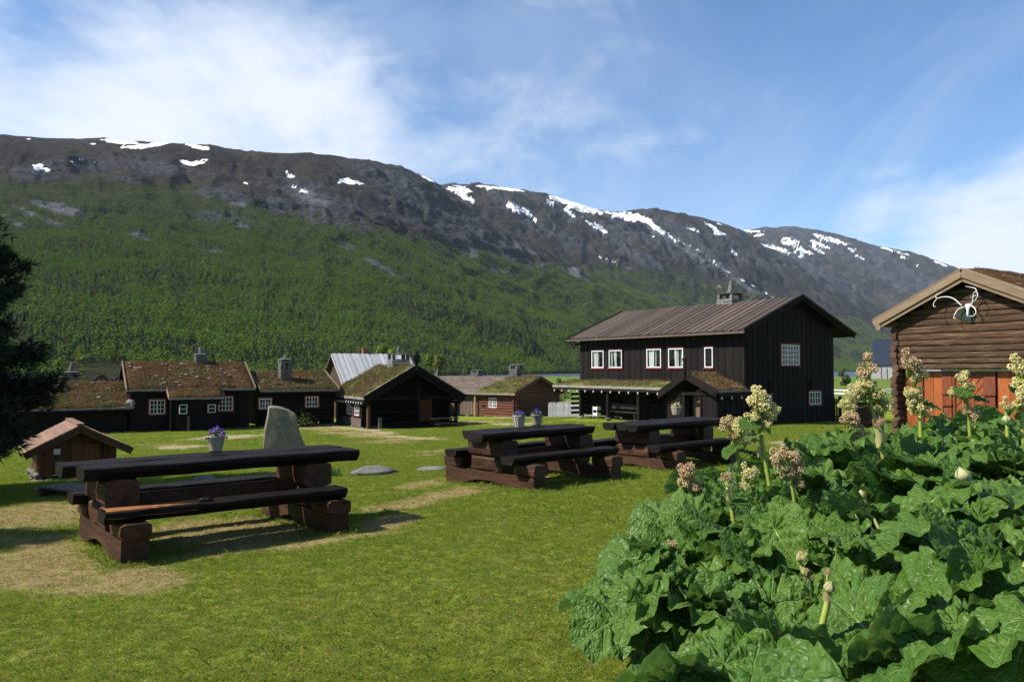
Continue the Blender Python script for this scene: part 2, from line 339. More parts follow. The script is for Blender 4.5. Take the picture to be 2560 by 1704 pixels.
M['bud_green'] = foliage('pale_green_bud_scales', (0.36, 0.36, 0.15), (0.46, 0.44, 0.22), 0.55, 0.25, var=0.15)
M['bract'] = foliage('papery_bracts', (0.34, 0.27, 0.11), (0.44, 0.38, 0.19), 0.6, 0.3, var=0.15)

# ------------------------------------------------------------------ the lie of the land
_cp = [(0, 0, 0), (-3, 8, .02), (.3, 11.8, -.01), (2.7, 14, -.02), (-9, 16, -.65), (12, 41, -1.35), (18, 45, -1.35), (5, 52, -1.5), (-6, 50, -2.2),
       (2.7, 73, -2.7), (-22, 45, -2.0), (-12, 52, -2.0), (15, 28, -.75), (18, 24, -.6), (-16, 72, -2.8), (-3, 25, -.85), (5, 5, 0), (10, 10, -.05), (-6, 5, 0), (0, 4, 0),
       (-20, 10, -.7), (-22, 28, -1.5), (30, 20, -.6), (6, 25, -.6), (0, -20, .3), (-25, -15, .1), (25, -15, .2), (30, 45, -1.6), (22, 65, -2.3), (35, 75, -2.6), (-35, 70, -2.8), (0, 95, -2.9)]
for _k in range(14): _cp.append((135*math.sin(2*PI*_k/14), 135*math.cos(2*PI*_k/14), -3.0))
_cp = np.array(_cp, float)
def _tps(r2): return np.where(r2 > 0, r2*np.log(np.maximum(r2, 1e-12)), 0)
_n = len(_cp); _A = np.zeros((_n+3, _n+3)); _d2 = ((_cp[:, None, :2]-_cp[None, :, :2])**2).sum(-1)
_A[:_n, :_n] = _tps(_d2) + np.eye(_n)*60; _A[:_n, _n] = 1; _A[:_n, _n+1:] = _cp[:, :2]; _A[_n, :_n] = 1; _A[_n+1:, :_n] = _cp[:, :2].T
_w = np.linalg.solve(_A, np.concatenate([_cp[:, 2], [0, 0, 0]]))
def gz_np(x, y):
    x = np.asarray(x, float); y = np.asarray(y, float); sh = x.shape; x = x.ravel(); y = y.ravel()
    d2 = (x[:, None]-_cp[None, :, 0])**2 + (y[:, None]-_cp[None, :, 1])**2
    z = _tps(d2) @ _w[:_n] + _w[_n] + _w[_n+1]*x + _w[_n+2]*y
    r = np.hypot(x, y); k = np.clip((r-105)/40, 0, 1); k = k*k*(3-2*k)
    far = -3.1
    z = z*(1-k) + far*k
    # the lake basin on the valley floor
    b = np.clip((y-560)/70, 0, 1)*np.clip((x/np.maximum(y, 1)+0.16)/0.1, 0, 1)
    return (z - 2.4*b).reshape(sh)
def gz(x, y): return float(gz_np(np.array([x]), np.array([y]))[0])

def fbm(x, y, oct=5, seed=0.0, ridged=False, lac=2.03, gain=0.5):
    """value noise in numpy"""
    out = np.zeros_like(x, float); a = 1.0; tot = 0
    for o in range(oct):
        xs = x*lac**o + 17.3*o + seed; ys = y*lac**o + 9.1*o - seed*0.7
        xi = np.floor(xs).astype(np.int64); yi = np.floor(ys).astype(np.int64); fx = xs-xi; fy = ys-yi
        fx = fx*fx*fx*(fx*(fx*6-15)+10); fy = fy*fy*fy*(fy*(fy*6-15)+10)
        def h(i, j):
            n = (i*374761393 + j*668265263 + o*974711) & 0xffffffff
            n = ((n ^ (n >> 13))*1274126177) & 0xffffffff
            return ((n ^ (n >> 16)) & 0xffff)/65535.0
        v = (h(xi, yi)*(1-fx)+h(xi+1, yi)*fx)*(1-fy) + (h(xi, yi+1)*(1-fx)+h(xi+1, yi+1)*fx)*fy
        v = v*2-1
        if ridged: v = 1-2*np.abs(v)
        out += a*v; tot += a; a *= gain
    return out/tot
def sstep(a, b, x):
    t = np.clip((x-a)/(b-a), 0, 1); return t*t*(3-2*t)

V2S = 2560/2356.0                                        # list coordinates -> 2560 px picture
def ellipses(px, py, lst, soft=0.35, wob=None):
    """0..1 membership of a set of ground or slope patches, listed as (x, y, rx, ry, angle)"""
    m = np.zeros_like(px)
    for (cx, cy, rx, ry, a) in lst:
        dx = px/V2S-cx; dy = py/V2S-cy; c, s = math.cos(math.radians(a)), math.sin(math.radians(a))
        q = np.sqrt(((dx*c+dy*s)/rx)**2 + ((-dx*s+dy*c)/ry)**2)
        if wob is not None: q = q + wob
        m = np.maximum(m, 1-sstep(1-soft, 1+soft, q))
    return m

DRY = [(110, 1262, 190, 62, -4), (330, 1330, 120, 30, -6), (560, 1215, 190, 30, -10), (60, 1190, 190, 34, -4), (150, 1245, 70, 14, -6), (70, 1310, 150, 40, 4), (240, 1350, 95, 14, -3), (170, 1170, 90, 14, 0), (900, 1196, 62, 16, -12), (980, 1150, 90, 12, -12), (880, 1168, 60, 9, -8), (760, 1240, 120, 12, -10),
       (980, 1112, 80, 6, -8), (430, 1215, 120, 22, -5), (560, 1250, 130, 18, -12), (1050, 1135, 60, 9, -6), (400, 1027, 90, 6, 0), (850, 1000, 110, 8, 4), (740, 985, 60, 5, 2), (920, 1012, 90, 6, -3), (1010, 1040, 70, 5, -4),
       (1140, 1098, 90, 8, 2), (1850, 1022, 90, 8, -2), (1100, 970, 60, 4, 0)]
BARE = [(960, 1007, 100, 3.5, 4), (830, 988, 90, 4, 7), (520, 1005, 110, 4, -3), (420, 1028, 60, 4, -3), (1180, 975, 60, 3, 0), (1850, 1016, 70, 4, -1), (1180, 958, 50, 3, 0)]
def lawn_masks(x, y):
    z = gz_np(x, y); px, py = project(x, y, z)
    ok = (y > 1.5)
    w1 = fbm(x*0.55, y*0.55, 4, 3.3)*0.75; w2 = fbm(x*2.3, y*2.3, 3, 8.1)*0.45
    d = np.where(ok, ellipses(px, py, DRY, 0.55, w1+w2), 0)
    b = np.where(ok, ellipses(px, py, BARE, 0.45, w1*0.8+w2), 0)
    gen = sstep(0.12, 0.5, fbm(x*0.35, y*0.35, 5, 21.0))*0.16
    return np.clip(np.maximum(d, gen), 0, 1), b

# ground sheet: fine rings near the viewer, coarse far away
def make_ground():
    az = np.concatenate([np.linspace(-42, 42, 241), np.linspace(42, 318, 93)[1:-1]])
    az = np.radians(az); r = [0.4]
    while r[-1] < 16000: r.append(r[-1]*(1.021 if 2 < r[-1] < 70 else 1.07) + 0.01)
    r = np.array(r); na = len(az)
    RR, AA = np.meshgrid(r, az, indexing='ij'); x = RR*np.sin(AA); y = RR*np.cos(AA)
    z = np.concatenate([gz_np(x[i:i+40], y[i:i+40]) for i in range(0, len(r), 40)])
    bump = fbm(x*0.8, y*0.8, 4, 5.0)*0.03 + fbm(x*4, y*4, 3, 2.0)*0.010
    z = z + bump*np.clip((RR-0.5)/2, 0, 1)*np.clip((300-RR)/200, 0, 1)
    verts = np.stack([x, y, z], -1).reshape(-1, 3)
    verts = np.concatenate([verts, [[0, 0, gz(0, 0)]]])
    i, j = np.meshgrid(np.arange(len(r)-1), np.arange(na), indexing='ij'); j2 = (j+1) % na
    f = np.stack([i*na+j, (i+1)*na+j, (i+1)*na+j2, i*na+j2], -1).reshape(-1, 4)[:, ::-1]
    cap = [(len(verts)-1, k, (k+1) % na)[::-1] for k in range(na)]
    me = bpy.data.meshes.new('ground'); me.from_pydata(verts.tolist(), [], f.tolist()+cap)
    me.polygons.foreach_set('use_smooth', [True]*len(me.polygons))
    dry, bare = lawn_masks(verts[:, 0], verts[:, 1])
    far = sstep(60, 160, np.hypot(verts[:, 0], verts[:, 1]))
    a = me.attributes.new('lawn', 'FLOAT_COLOR', 'POINT')
    a.data.foreach_set('color', np.stack([dry, bare, far, np.ones_like(far)], -1).astype(np.float32).ravel())
    m = bpy.data.materials.new('lawn'); m.use_nodes = True; t = NT(m.node_tree); t.n.clear()
    at_ = t.new('ShaderNodeAttribute', attribute_name='lawn'); sp = t.new('ShaderNodeSeparateColor'); t.link(at_.outputs['Color'], sp.inputs[0])
    g = t.new('ShaderNodeNewGeometry'); P = g.outputs['Position']
    n1 = t.noise(P, 0.7, 8, 0.65); n2 = t.noise(P, 14, 6, 0.7); n3 = t.noise(P, 60, 4, 0.7)
    c = t.mix(t.mapr(n1, 0.35, 0.68), (0.13, 0.18, 0.016), (0.18, 0.215, 0.028))
    c = t.mix(t.math('MULTIPLY', t.mapr(n2, 0.45, 0.7), 0.25), c, (0.17, 0.16, 0.045))
    c = t.mix(t.math('MULTIPLY', t.mapr(n3, 0.5, 0.72), 0.5), c, (0.07, 0.10, 0.012))
    dk = t.math('MULTIPLY', sp.outputs['Red'], t.mapr(n2, 0.25, 0.62))
    c = t.mix(t.mapr(dk, 0.1, 0.8), c, (0.25, 0.19, 0.095))
    bk = t.math('MULTIPLY', sp.outputs['Green'], t.mapr(n2, 0.2, 0.5))
    c = t.mix(t.mapr(bk, 0.2, 0.8), c, (0.27, 0.215, 0.13))
    c = t.mix(t.math('MULTIPLY', sp.outputs['Blue'], 0.7), c, t.mix(n1, (0.05, 0.10, 0.018), (0.09, 0.13, 0.03)))
    b = t.new('ShaderNodeBsdfPrincipled'); b.inputs['Roughness'].default_value = 0.95; b.inputs['Specular IOR Level'].default_value = 0.05
    t.link(c, b.inputs['Base Color'])
    bp = t.new('ShaderNodeBump'); bp.inputs['Strength'].default_value = 0.7; bp.inputs['Distance'].default_value = 0.03
    t.link(t.math('ADD', n2, n3), bp.inputs['Height']); t.link(bp.outputs[0], b.inputs['Normal'])
    o = t.new('ShaderNodeOutputMaterial'); t.link(b.outputs[0], o.inputs[0])
    me.materials.append(m)
    structure(link_mesh('ground', me))
make_ground()

# the lake on the valley floor
mw = bpy.data.materials.new('lake_water'); mw.use_nodes = True; t = NT(mw.node_tree); t.n.clear()
b = t.new('ShaderNodeBsdfPrincipled'); b.inputs['Base Color'].default_value = (0.06, 0.085, 0.11, 1); b.inputs['Roughness'].default_value = 0.22
g = t.new('ShaderNodeNewGeometry'); bp = t.new('ShaderNodeBump'); bp.inputs['Strength'].default_value = 0.5; bp.inputs['Distance'].default_value = 0.5
t.link(t.noise(t.mapping(g.outputs['Position'], (1, 0.4, 1)), 0.15, 5), bp.inputs['Height']); t.link(bp.outputs[0], b.inputs['Normal'])
o = t.new('ShaderNodeOutputMaterial'); t.link(b.outputs[0], o.inputs[0])
lk = MB()
pts = [(-130, 600), (900, 600), (3800, 4600), (1500, 5200), (-160, 2600)]
lk.add([(x, y, -3.9) for x, y in pts], [tuple(range(5))])
structure(lk.build('lake', mw))

# ------------------------------------------------------------------ mountains
def interp(u, tab):
    t_ = np.array(tab, float); return np.interp(u, t_[:, 0], t_[:, 1])
UV = lambda xv: (xv*V2S-1280)/FPX*1.0007
def crest_tab(lst): return [(UV(x), (850-y)/1795.0) for x, y in lst]
CREST1 = crest_tab([(-900, 330), (-400, 315), (0, 308), (100, 313), (180, 314), (230, 312), (300, 322), (340, 325), (400, 330), (450, 333), (480, 331), (560, 345), (640, 348), (700, 348), (760, 354), (850, 370), (920, 383), (970, 403), (1010, 425), (1040, 450), (1090, 485), (1140, 520), (1200, 556), (1250, 580), (1350, 626), (1500, 690), (1700, 768), (1900, 826), (2100, 852), (2400, 860)])
CREST2 = crest_tab([(600, 560), (850, 470), (950, 435), (1000, 424), (1070, 421), (1130, 425), (1200, 435), (1260, 446), (1330, 468), (1380, 484), (1420, 489), (1470, 480), (1520, 480), (1570, 490), (1620, 499), (1670, 514), (1710, 530), (1760, 562), (1850, 615), (1950, 668), (2050, 722), (2200, 790), (2356, 838), (2600, 852)])
CREST3 = crest_tab([(1300, 600), (1550, 560), (1650, 538), (1710, 528), (1760, 522), (1830, 521), (1880, 527), (1930, 538), (2000, 560), (2050, 571), (2100, 580), (2150, 597), (2200, 615), (2280, 650), (2356, 690), (2500, 745), (2800, 810), (3200, 845)])
def LY(tab): return [(UV(x), y) for x, y in tab]
L1 = dict(crest=CREST1, yc=LY([(-900, 2100), (0, 2300), (600, 2600), (1000, 3000), (1250, 3000), (1700, 3000), (2400, 3000)]), yt=LY([(-900, 220), (0, 240), (400, 380), (900, 620), (1200, 900), (1500, 1500), (1900, 2300), (2400, 2700)]), u=(-1.05, 0.66), n=(900, 330), amp=20.0, seed=1.0)
L2 = dict(crest=CREST2, yc=LY([(600, 4300), (1000, 4600), (1700, 5600), (2600, 6000)]), yt=LY([(600, 1800), (1200, 2000), (1700, 3000), (2600, 4300)]), u=(-0.35, 0.8), n=(620, 240), amp=24.0, seed=2.0)
L3 = dict(crest=CREST3, yc=LY([(1300, 8200), (1700, 8600), (2300, 9000), (3200, 9500)]), yt=LY([(1300, 4500), (1900, 5000), (3200, 6000)]), u=(0.05, 1.0), n=(420, 170), amp=30.0, seed=3.0)

SNOW = [(270, 326, 40, 5, 6), (320, 337, 42, 5, -3), (355, 333, 30, 5, -8), (465, 340, 30, 5, 9), (88, 383, 12, 7, 20), (106, 389, 12, 4, 10), (430, 374, 22, 6, 15), (455, 374, 18, 5, -5), (470, 367, 10, 2, 5), (190, 367, 14, 3, 10), (167, 372, 6, 2, 0), (223, 373, 9, 3, 0), (803, 417, 28, 5, 9), (790, 415, 14, 4, -20),
        (667, 401, 14, 4, 28), (698, 438, 9, 4, 15), (677, 430, 7, 2, 10), (560, 343, 18, 1.6, 5), (980, 409, 22, 2.5, 27), (940, 383, 8, 1.5, 12), (565, 421, 5, 2, 20), (733, 450, 7, 2, 10), (213, 331, 6, 1.5, 0), (66, 320, 4, 1.5, 0),
        (1060, 436, 27, 5, 5), (1070, 452, 22, 6, 30), (1060, 428, 22, 1.6, 5), (1150, 433, 56, 3.5, 6), (1195, 480, 30, 7, 22), (1215, 493, 26, 5, 42), (1300, 462, 45, 8, 14), (1340, 478, 42, 9, 14), (1310, 490, 18, 4, 35), (1372, 521, 30, 5, 30), (1265, 465, 12, 3, 0), (1440, 499, 38, 7, 14), (1475, 503, 32, 9, 22), (1510, 525, 30, 5, 36), (1545, 545, 20, 3, 35),
        (1590, 527, 18, 2.5, 18), (1642, 525, 24, 4, 38), (1655, 537, 14, 3, 10), (1655, 515, 10, 2, 20), (1735, 532, 22, 2.5, 4), (1745, 541, 12, 3, -10), (1790, 573, 36, 4, 16), (1815, 550, 22, 3, 10), (1810, 559, 18, 4, 15), (1825, 556, 14, 3, -5), (1850, 577, 26, 4, 20), (1835, 583, 16, 3, 30), (1900, 546, 28, 4, 12), (1925, 556, 34, 4, 10), (1885, 562, 22, 4, 24), (1880, 575, 18, 4, 35), (1960, 574, 14, 4, 26), (1975, 590, 14, 3, 20), (1985, 552, 36, 2.5, 16),
        (2060, 578, 26, 2.5, 14), (2075, 590, 14, 2, 14), (2110, 612, 12, 3, 24), (2165, 607, 18, 2.5, 22), (2040, 572, 16, 2, 10), (1505, 545, 6, 2, 10), (1690, 580, 8, 2, 10)]
STREAM = [[(1556, 548), (1600, 572), (1640, 600), (1665, 620), (1700, 640), (1745, 664), (1790, 690)], [(1380, 590), (1420, 606)], [(1640, 655), (1690, 668)]]
SCREE = [(1090, 585, 55, 14, 30), (1130, 610, 60, 16, 24), (870, 610, 55, 8, 30), (900, 630, 18, 6, 30), (490, 578, 48, 7, 5), (790, 562, 45, 14, 15), (560, 520, 30, 8, 20), (320, 545, 45, 16, 25), (1270, 612, 90, 7, 14), (1310, 628, 60, 5, 20), (90, 500, 60, 10, 22), (50, 520, 60, 10, 24), (720, 455, 55, 26, 30), (1190, 565, 70, 9, 28), (1420, 600, 40, 3, 32), (1560, 560, 120, 12, 30), (1720, 660, 60, 7, 33), (130, 480, 60, 14, 15), (550, 470, 30, 8, 10)]
ROCK = [(930, 440, 130, 60, 25), (1010, 500, 150, 48, 25), (1120, 550, 130, 26, 24), (700, 440, 120, 30, 15), (760, 500, 120, 34, 12), (350, 385, 130, 20, 3), (180, 380, 110, 16, 0), (520, 500, 80, 18, 0), (850, 395, 70, 22, 12), (640, 470, 80, 20, 8), (60, 400, 70, 16, 5), (520, 450, 70, 16, 5), (300, 410, 60, 12, 5), (1330, 500, 120, 20, 25), (1500, 550, 140, 20, 28), (1620, 590, 100, 22, 30), (1900, 560, 200, 30, 18), (2030, 610, 170, 34, 26), (1850, 610, 150, 26, 28), (2120, 650, 120, 24, 30), (1180, 470, 90, 14, 25), (1250, 520, 130, 16, 28), (1420, 560, 150, 16, 28), (1560, 520, 90, 14, 22), (1700, 580, 120, 18, 30)]
TREELINE = LY([(-900, 400), (0, 415), (200, 412), (400, 420), (600, 465), (800, 520), (950, 545), (1100, 585), (1250, 612), (1400, 600), (1550, 622), (1700, 660), (1850, 705), (2000, 755), (2200, 800), (2500, 830)])
def layer(L, mat, name):
    nu, ns = L['n']; u = np.linspace(L['u'][0], L['u'][1], nu); s = np.concatenate([np.linspace(0, 1, ns), 1+np.linspace(0.01, 0.6, 14)])
    U, SS = np.meshgrid(u, s, indexing='ij')
    ec = interp(u, L['crest'])[:, None]; yc = interp(u, L['yc'])[:, None]; yt = interp(u, L['yt'])[:, None]
    Y = yt + (yc-yt)*SS; X = U*Y
    g = 1-(1-np.clip(SS, 0, 1))**1.9
    e0 = -5.4/yt
    e = e0 + (ec-e0)*g
    Z = e*Y
    ridge = fbm(X/420, Y/420, 6, L['seed']*13, True)
    small = fbm(X/70, Y/70, 5, L['seed']*5)
    gully = fbm(U*26 + fbm(X/300, Y/300, 3, 4.0)*1.3, SS*2.0, 4, L['seed']*7, True)
    env = np.clip(SS/0.12, 0, 1)*np.clip((1.02-SS)/0.3, 0.04, 1)*np.clip(ec/0.12, 0.1, 1)
    Z = Z + env*L['amp']*(ridge*0.9 + small*0.75 + gully*0.55)*np.clip(Y/1500, 0.35, 2.2)
    # ledges where the bare cliffs are
    px, py = project(X, Y, Z + CZ)
    wob = fbm(X/160, Y/160, 4, 31.0)*0.6
    rock = ellipses(px, py, ROCK, 0.45, wob)
    led = (fbm(X/240 + 3, Z/26, 4, 12.0, True))*13.0*np.clip(Y/1500, 0.5, 2.5)
    Z = Z + rock*env*led
    Z = np.where(SS > 1, (ec*yc) - (SS-1)*(yc-yt)*0.35, Z)
    Z = Z + CZ
    verts = np.stack([X, Y, Z], -1).reshape(-1, 3); nS = len(s)
    i, j = np.meshgrid(np.arange(nu-1), np.arange(nS-1), indexing='ij')
    f = np.stack([i*nS+j, (i+1)*nS+j, (i+1)*nS+j+1, i*nS+j+1], -1).reshape(-1, 4)
    me = bpy.data.meshes.new(name); me.from_pydata(verts.tolist(), [], f.tolist())
    me.polygons.foreach_set('use_smooth', [True]*len(me.polygons))
    px, py = project(X, Y, Z); fine = fbm(X/34, Y/34, 4, 77.0)*0.5
    snow = ellipses(px, py, SNOW, 0.12, fbm(X/60, Y/60, 4, 9.0)*0.55+fine*0.8)
    for ln in STREAM:
        for (a, b2) in zip(ln[:-1], ln[1:]):
            ax, ay = a; bx, by = b2; qx = px/V2S; qy = py/V2S
            tt = np.clip(((qx-ax)*(bx-ax)+(qy-ay)*(by-ay))/((bx-ax)**2+(by-ay)**2), 0, 1)
            d = np.hypot(qx-ax-tt*(bx-ax), qy-ay-tt*(by-ay)); snow = np.maximum(snow, 0.75*(1-sstep(0.6, 2.2, d+np.maximum(fine, -0.3)*3)))
    if name == 'mountain' and L is L1: snow = snow*(px/V2S < 1300)
    scree = ellipses(px, py, SCREE, 0.6, wob*1.3+fine*1.6)*0.85
    rock = ellipses(px, py, ROCK, 0.6, wob+fine*1.2)
    tl = 850-interp(U, TREELINE)*0 ; tline = np.interp(U, [a for a, _ in TREELINE], [b_ for _, b_ in TREELINE])
    wood = sstep(-14, 26, py/V2S - tline + wob*34 + fine*22)
    ca = me.attributes.new('cover', 'FLOAT_COLOR', 'POINT')
    ca.data.foreach_set('color', np.stack([snow, np.maximum(rock*0.9, scree), wood, scree], -1).astype(np.float32).ravel())
    me.materials.append(mat)
    o = structure(link_mesh(name, me))
    return dict(X=X, Y=Y, Z=Z, px=px, py=py, wood=wood, rock=rock, scree=scree, snow=snow, U=U, S=SS)
def mountain_mat():
    m = bpy.data.materials.new('mountainside'); m.use_nodes = True; t = NT(m.node_tree); t.n.clear()
    a = t.new('ShaderNodeAttribute', attribute_name='cover'); sp = t.new('ShaderNodeSeparateColor'); t.link(a.outputs['Color'], sp.inputs[0])
    g = t.new('ShaderNodeNewGeometry'); P = g.outputs['Position']
    n1 = t.noise(t.mapping(P, (1, 0.6, 1)), 0.006, 9, 0.68, 0.5); n2 = t.noise(t.mapping(P, (1, 0.5, 1.6)), 0.035, 8, 0.7); n3 = t.noise(t.mapping(P, (1, 0.6, 2.6), (0, 0, 0), (0, 0.35, 0)), 0.09, 6, 0.7)
    n4 = t.noise(t.mapping(P, (1, 0.5, 2.2), (5, 1, 2)), 0.16, 7, 0.75)
    heath = t.mix(t.mapr(n1, 0.42, 0.6), (0.017, 0.0145, 0.0135), (0.046, 0.045, 0.028))
    heath = t.mix(t.mapr(n2, 0.45, 0.62), heath, (0.026, 0.019, 0.018))
    heath = t.mix(t.math('MULTIPLY', t.mapr(n4, 0.53, 0.62), 0.7), heath, (0.10, 0.10, 0.105))
    rock = t.mix(t.mapr(t.math('ADD', t.math('MULTIPLY', n3, .5), t.math('MULTIPLY', n4, .5)), 0.42, 0.60), (0.010, 0.011, 0.015), (0.115, 0.12, 0.138))
    rock = t.mix(t.math('MULTIPLY', t.mapr(n2, 0.5, 0.66), 0.7), rock, (0.04, 0.04, 0.022))
    wood = t.mix(t.mapr(n2, 0.38, 0.62), (0.022, 0.028, 0.010), (0.048, 0.055, 0.018))
    c = t.mix(sp.outputs['Blue'], heath, wood)
    c = t.mix(t.mapr(t.math('ADD', sp.outputs['Green'], t.mapr(n2, 0.3, 0.7, -0.6, 0.45)), 0.3, 0.65), c, rock)
    sc = t.mix(t.mapr(n3, 0.35, 0.65), (0.06, 0.062, 0.07), (0.16, 0.162, 0.178))
    c = t.mix(t.mapr(t.math('ADD', a.outputs['Alpha'], t.mapr(n2, 0.3, 0.7, -0.55, 0.35)), 0.4, 0.75), c, sc)
    sn = t.mapr(t.math('ADD', sp.outputs['Red'], t.mapr(n2, 0.3, 0.7, -0.3, 0.3)), 0.38, 0.66)
    c = t.mix(sn, c, t.mix(t.mapr(n3, 0.35, 0.6), (0.55, 0.57, 0.62), (0.84, 0.85, 0.88)))
    b = t.new('ShaderNodeBsdfPrincipled'); b.inputs['Roughness'].default_value = 0.95; b.inputs['Specular IOR Level'].default_value = 0.05
    t.link(c, b.inputs['Base Color'])
    bp = t.new('ShaderNodeBump'); bp.inputs['Strength'].default_value = 0.9; bp.inputs['Distance'].default_value = 12.0
    t.link(t.math('MULTIPLY', t.math('ADD', t.math('ADD', n3, n2), n4), t.mapr(sn, 0, 1, 1, 0.1)), bp.inputs['Height']); t.link(bp.outputs[0], b.inputs['Normal'])
    o = t.new('ShaderNodeOutputMaterial'); t.link(b.outputs[0], o.inputs[0]); return m
mm = mountain_mat()
T1 = layer(L1, mm, 'mountain'); T2 = layer(L2, mm, 'mountain'); T3 = layer(L3, mm, 'mountain')

# ------------------------------------------------------------------ instancing through geometry nodes (woods, grass: things nobody could count)
def scatter(name, pos, scale, kind_idx, protos, rotz=None, tilt=0.0):
    me = bpy.data.meshes.new(name); me.from_pydata(np.asarray(pos).tolist(), [], [])
    n = len(pos)
    a = me.attributes.new('sc', 'FLOAT', 'POINT'); a.data.foreach_set('value', np.asarray(scale, np.float32))
    a = me.attributes.new('ix', 'INT', 'POINT'); a.data.foreach_set('value', np.asarray(kind_idx, np.int32))
    rz = NR.uniform(0, 2*PI, n) if rotz is None else rotz
    rot = np.stack([NR.normal(0, tilt, n), NR.normal(0, tilt, n), rz], -1).astype(np.float32)
    a = me.attributes.new('rot', 'FLOAT_VECTOR', 'POINT'); a.data.foreach_set('vector', rot.ravel())
    o = link_mesh(name, me)
    col = bpy.data.collections.new(name + '_kinds')
    for k, p in enumerate(protos):
        q = bpy.data.objects.new('%s_kind_%02d' % (name, k), p); col.objects.link(q)
    ng = bpy.data.node_groups.new(name + '_scatter', 'GeometryNodeTree')
    ng.interface.new_socket('Geometry', in_out='INPUT', socket_type='NodeSocketGeometry')
    ng.interface.new_socket('Geometry', in_out='OUTPUT', socket_type='NodeSocketGeometry')
    N = ng.nodes; Lk = ng.links
    gi = N.new('NodeGroupInput'); go = N.new('NodeGroupOutput'); ip = N.new('GeometryNodeInstanceOnPoints'); ci = N.new('GeometryNodeCollectionInfo')
    ci.inputs['Collection'].default_value = col; ci.inputs['Separate Children'].default_value = True; ci.inputs['Reset Children'].default_value = True
    ip.inputs['Pick Instance'].default_value = True
    def attr(nm, typ):
        x = N.new('GeometryNodeInputNamedAttribute'); x.data_type = typ; x.inputs['Name'].default_value = nm; return x.outputs['Attribute']
    Lk.new(gi.outputs[0], ip.inputs['Points']); Lk.new(ci.outputs[0], ip.inputs['Instance'])
    Lk.new(attr('ix', 'INT'), ip.inputs['Instance Index']); Lk.new(attr('sc', 'FLOAT'), ip.inputs['Scale'])
    er = N.new('FunctionNodeEulerToRotation'); Lk.new(attr('rot', 'FLOAT_VECTOR'), er.inputs[0]); Lk.new(er.outputs[0], ip.inputs['Rotation'])
    Lk.new(ip.outputs[0], go.inputs[0])
    md = o.modifiers.new('scatter', 'NODES'); md.node_group = ng
    return stuff(o)

def leaf_quads(mb, pts, size, up=0.4, aspect=0.6):
    for p in pts:
        if isinstance(p, tuple) and len(p) == 2: p, out = p; d = (out+Vector((R.gauss(0, .45), R.gauss(0, .45), R.gauss(0, .45)+up*.35))).normalized()
        else: d = Vector((R.gauss(0, 1), R.gauss(0, 1), R.gauss(0, 1) + up)).normalized()
        x = d.cross(Vector((R.gauss(0, 1), R.gauss(0, 1), R.gauss(0, 1)))).normalized(); y = d.cross(x)
        s = size*R.uniform(0.6, 1.3); p = Vector(p)
        mb.add([p - x*s, p - y*s*aspect, p + x*s, p + y*s*aspect], [(0, 1, 2, 3)])
def crown_pts(n, h0, h1, rad, lumps=7, seed=0):
    """(point, outward direction) pairs in clumps through an uneven crown"""
    rr = random.Random(seed); out = []
    cs = []
    for k in range(lumps):
        z = rr.uniform(0.08, 0.98); w = math.sin(PI*min(z*0.86+0.12, 1))**0.7; a = rr.uniform(0, 2*PI); q = rr.uniform(0.25, 0.85)*w*rad
        cs.append((Vector((q*math.cos(a), q*math.sin(a), h0+(h1-h0)*z)), rad*rr.uniform(0.28, 0.5)*(0.55+0.45*w)))
    for i in range(n):
        c, r = cs[i % lumps]; d = Vector((rr.gauss(0, 1), rr.gauss(0, 1), rr.gauss(0, 1))).normalized()
        out.append((c + d*r*rr.uniform(0.55, 1.0)**0.5, d))
    return out
def far_tree(kind, seed):
    mb = MB(); R.seed(seed)
    if kind == 'birch':
        h = R.uniform(5.0, 7.5); r = h*R.uniform(0.24, 0.32)
        mb.tube([(0, 0, -0.5), (0, 0, h*0.7)], [0.11, 0.04], 4); mb.cur = 1
        leaf_quads(mb, crown_pts(120, h*0.16, h, r, 9, seed), r*0.30, 0.9)
        return mb.mesh('far_birch', [M['white_bark'], M['birch_leaf']])
    h = R.uniform(6, 9); mb.tube([(0, 0, -0.5), (0, 0, h*0.9)], [0.16, 0.03], 4); mb.cur = 1
    pts = []
    for i in range(130):
        z = R.random()**1.3; rr_ = (1-z)*h*0.2*R.uniform(0.5, 1.05)+0.1; a = R.uniform(0, 2*PI); pts.append((Vector((rr_*math.cos(a), rr_*math.sin(a), h*(0.08+0.92*z))), Vector((math.cos(a), math.sin(a), .5))))
    leaf_quads(mb, pts, 0.55, 0.1)
    return mb.mesh('far_conifer', [M['bark'], M['conifer']])
protos = [far_tree('birch', 100+i) for i in range(6)] + [far_tree('pine', 200+i) for i in range(3)]
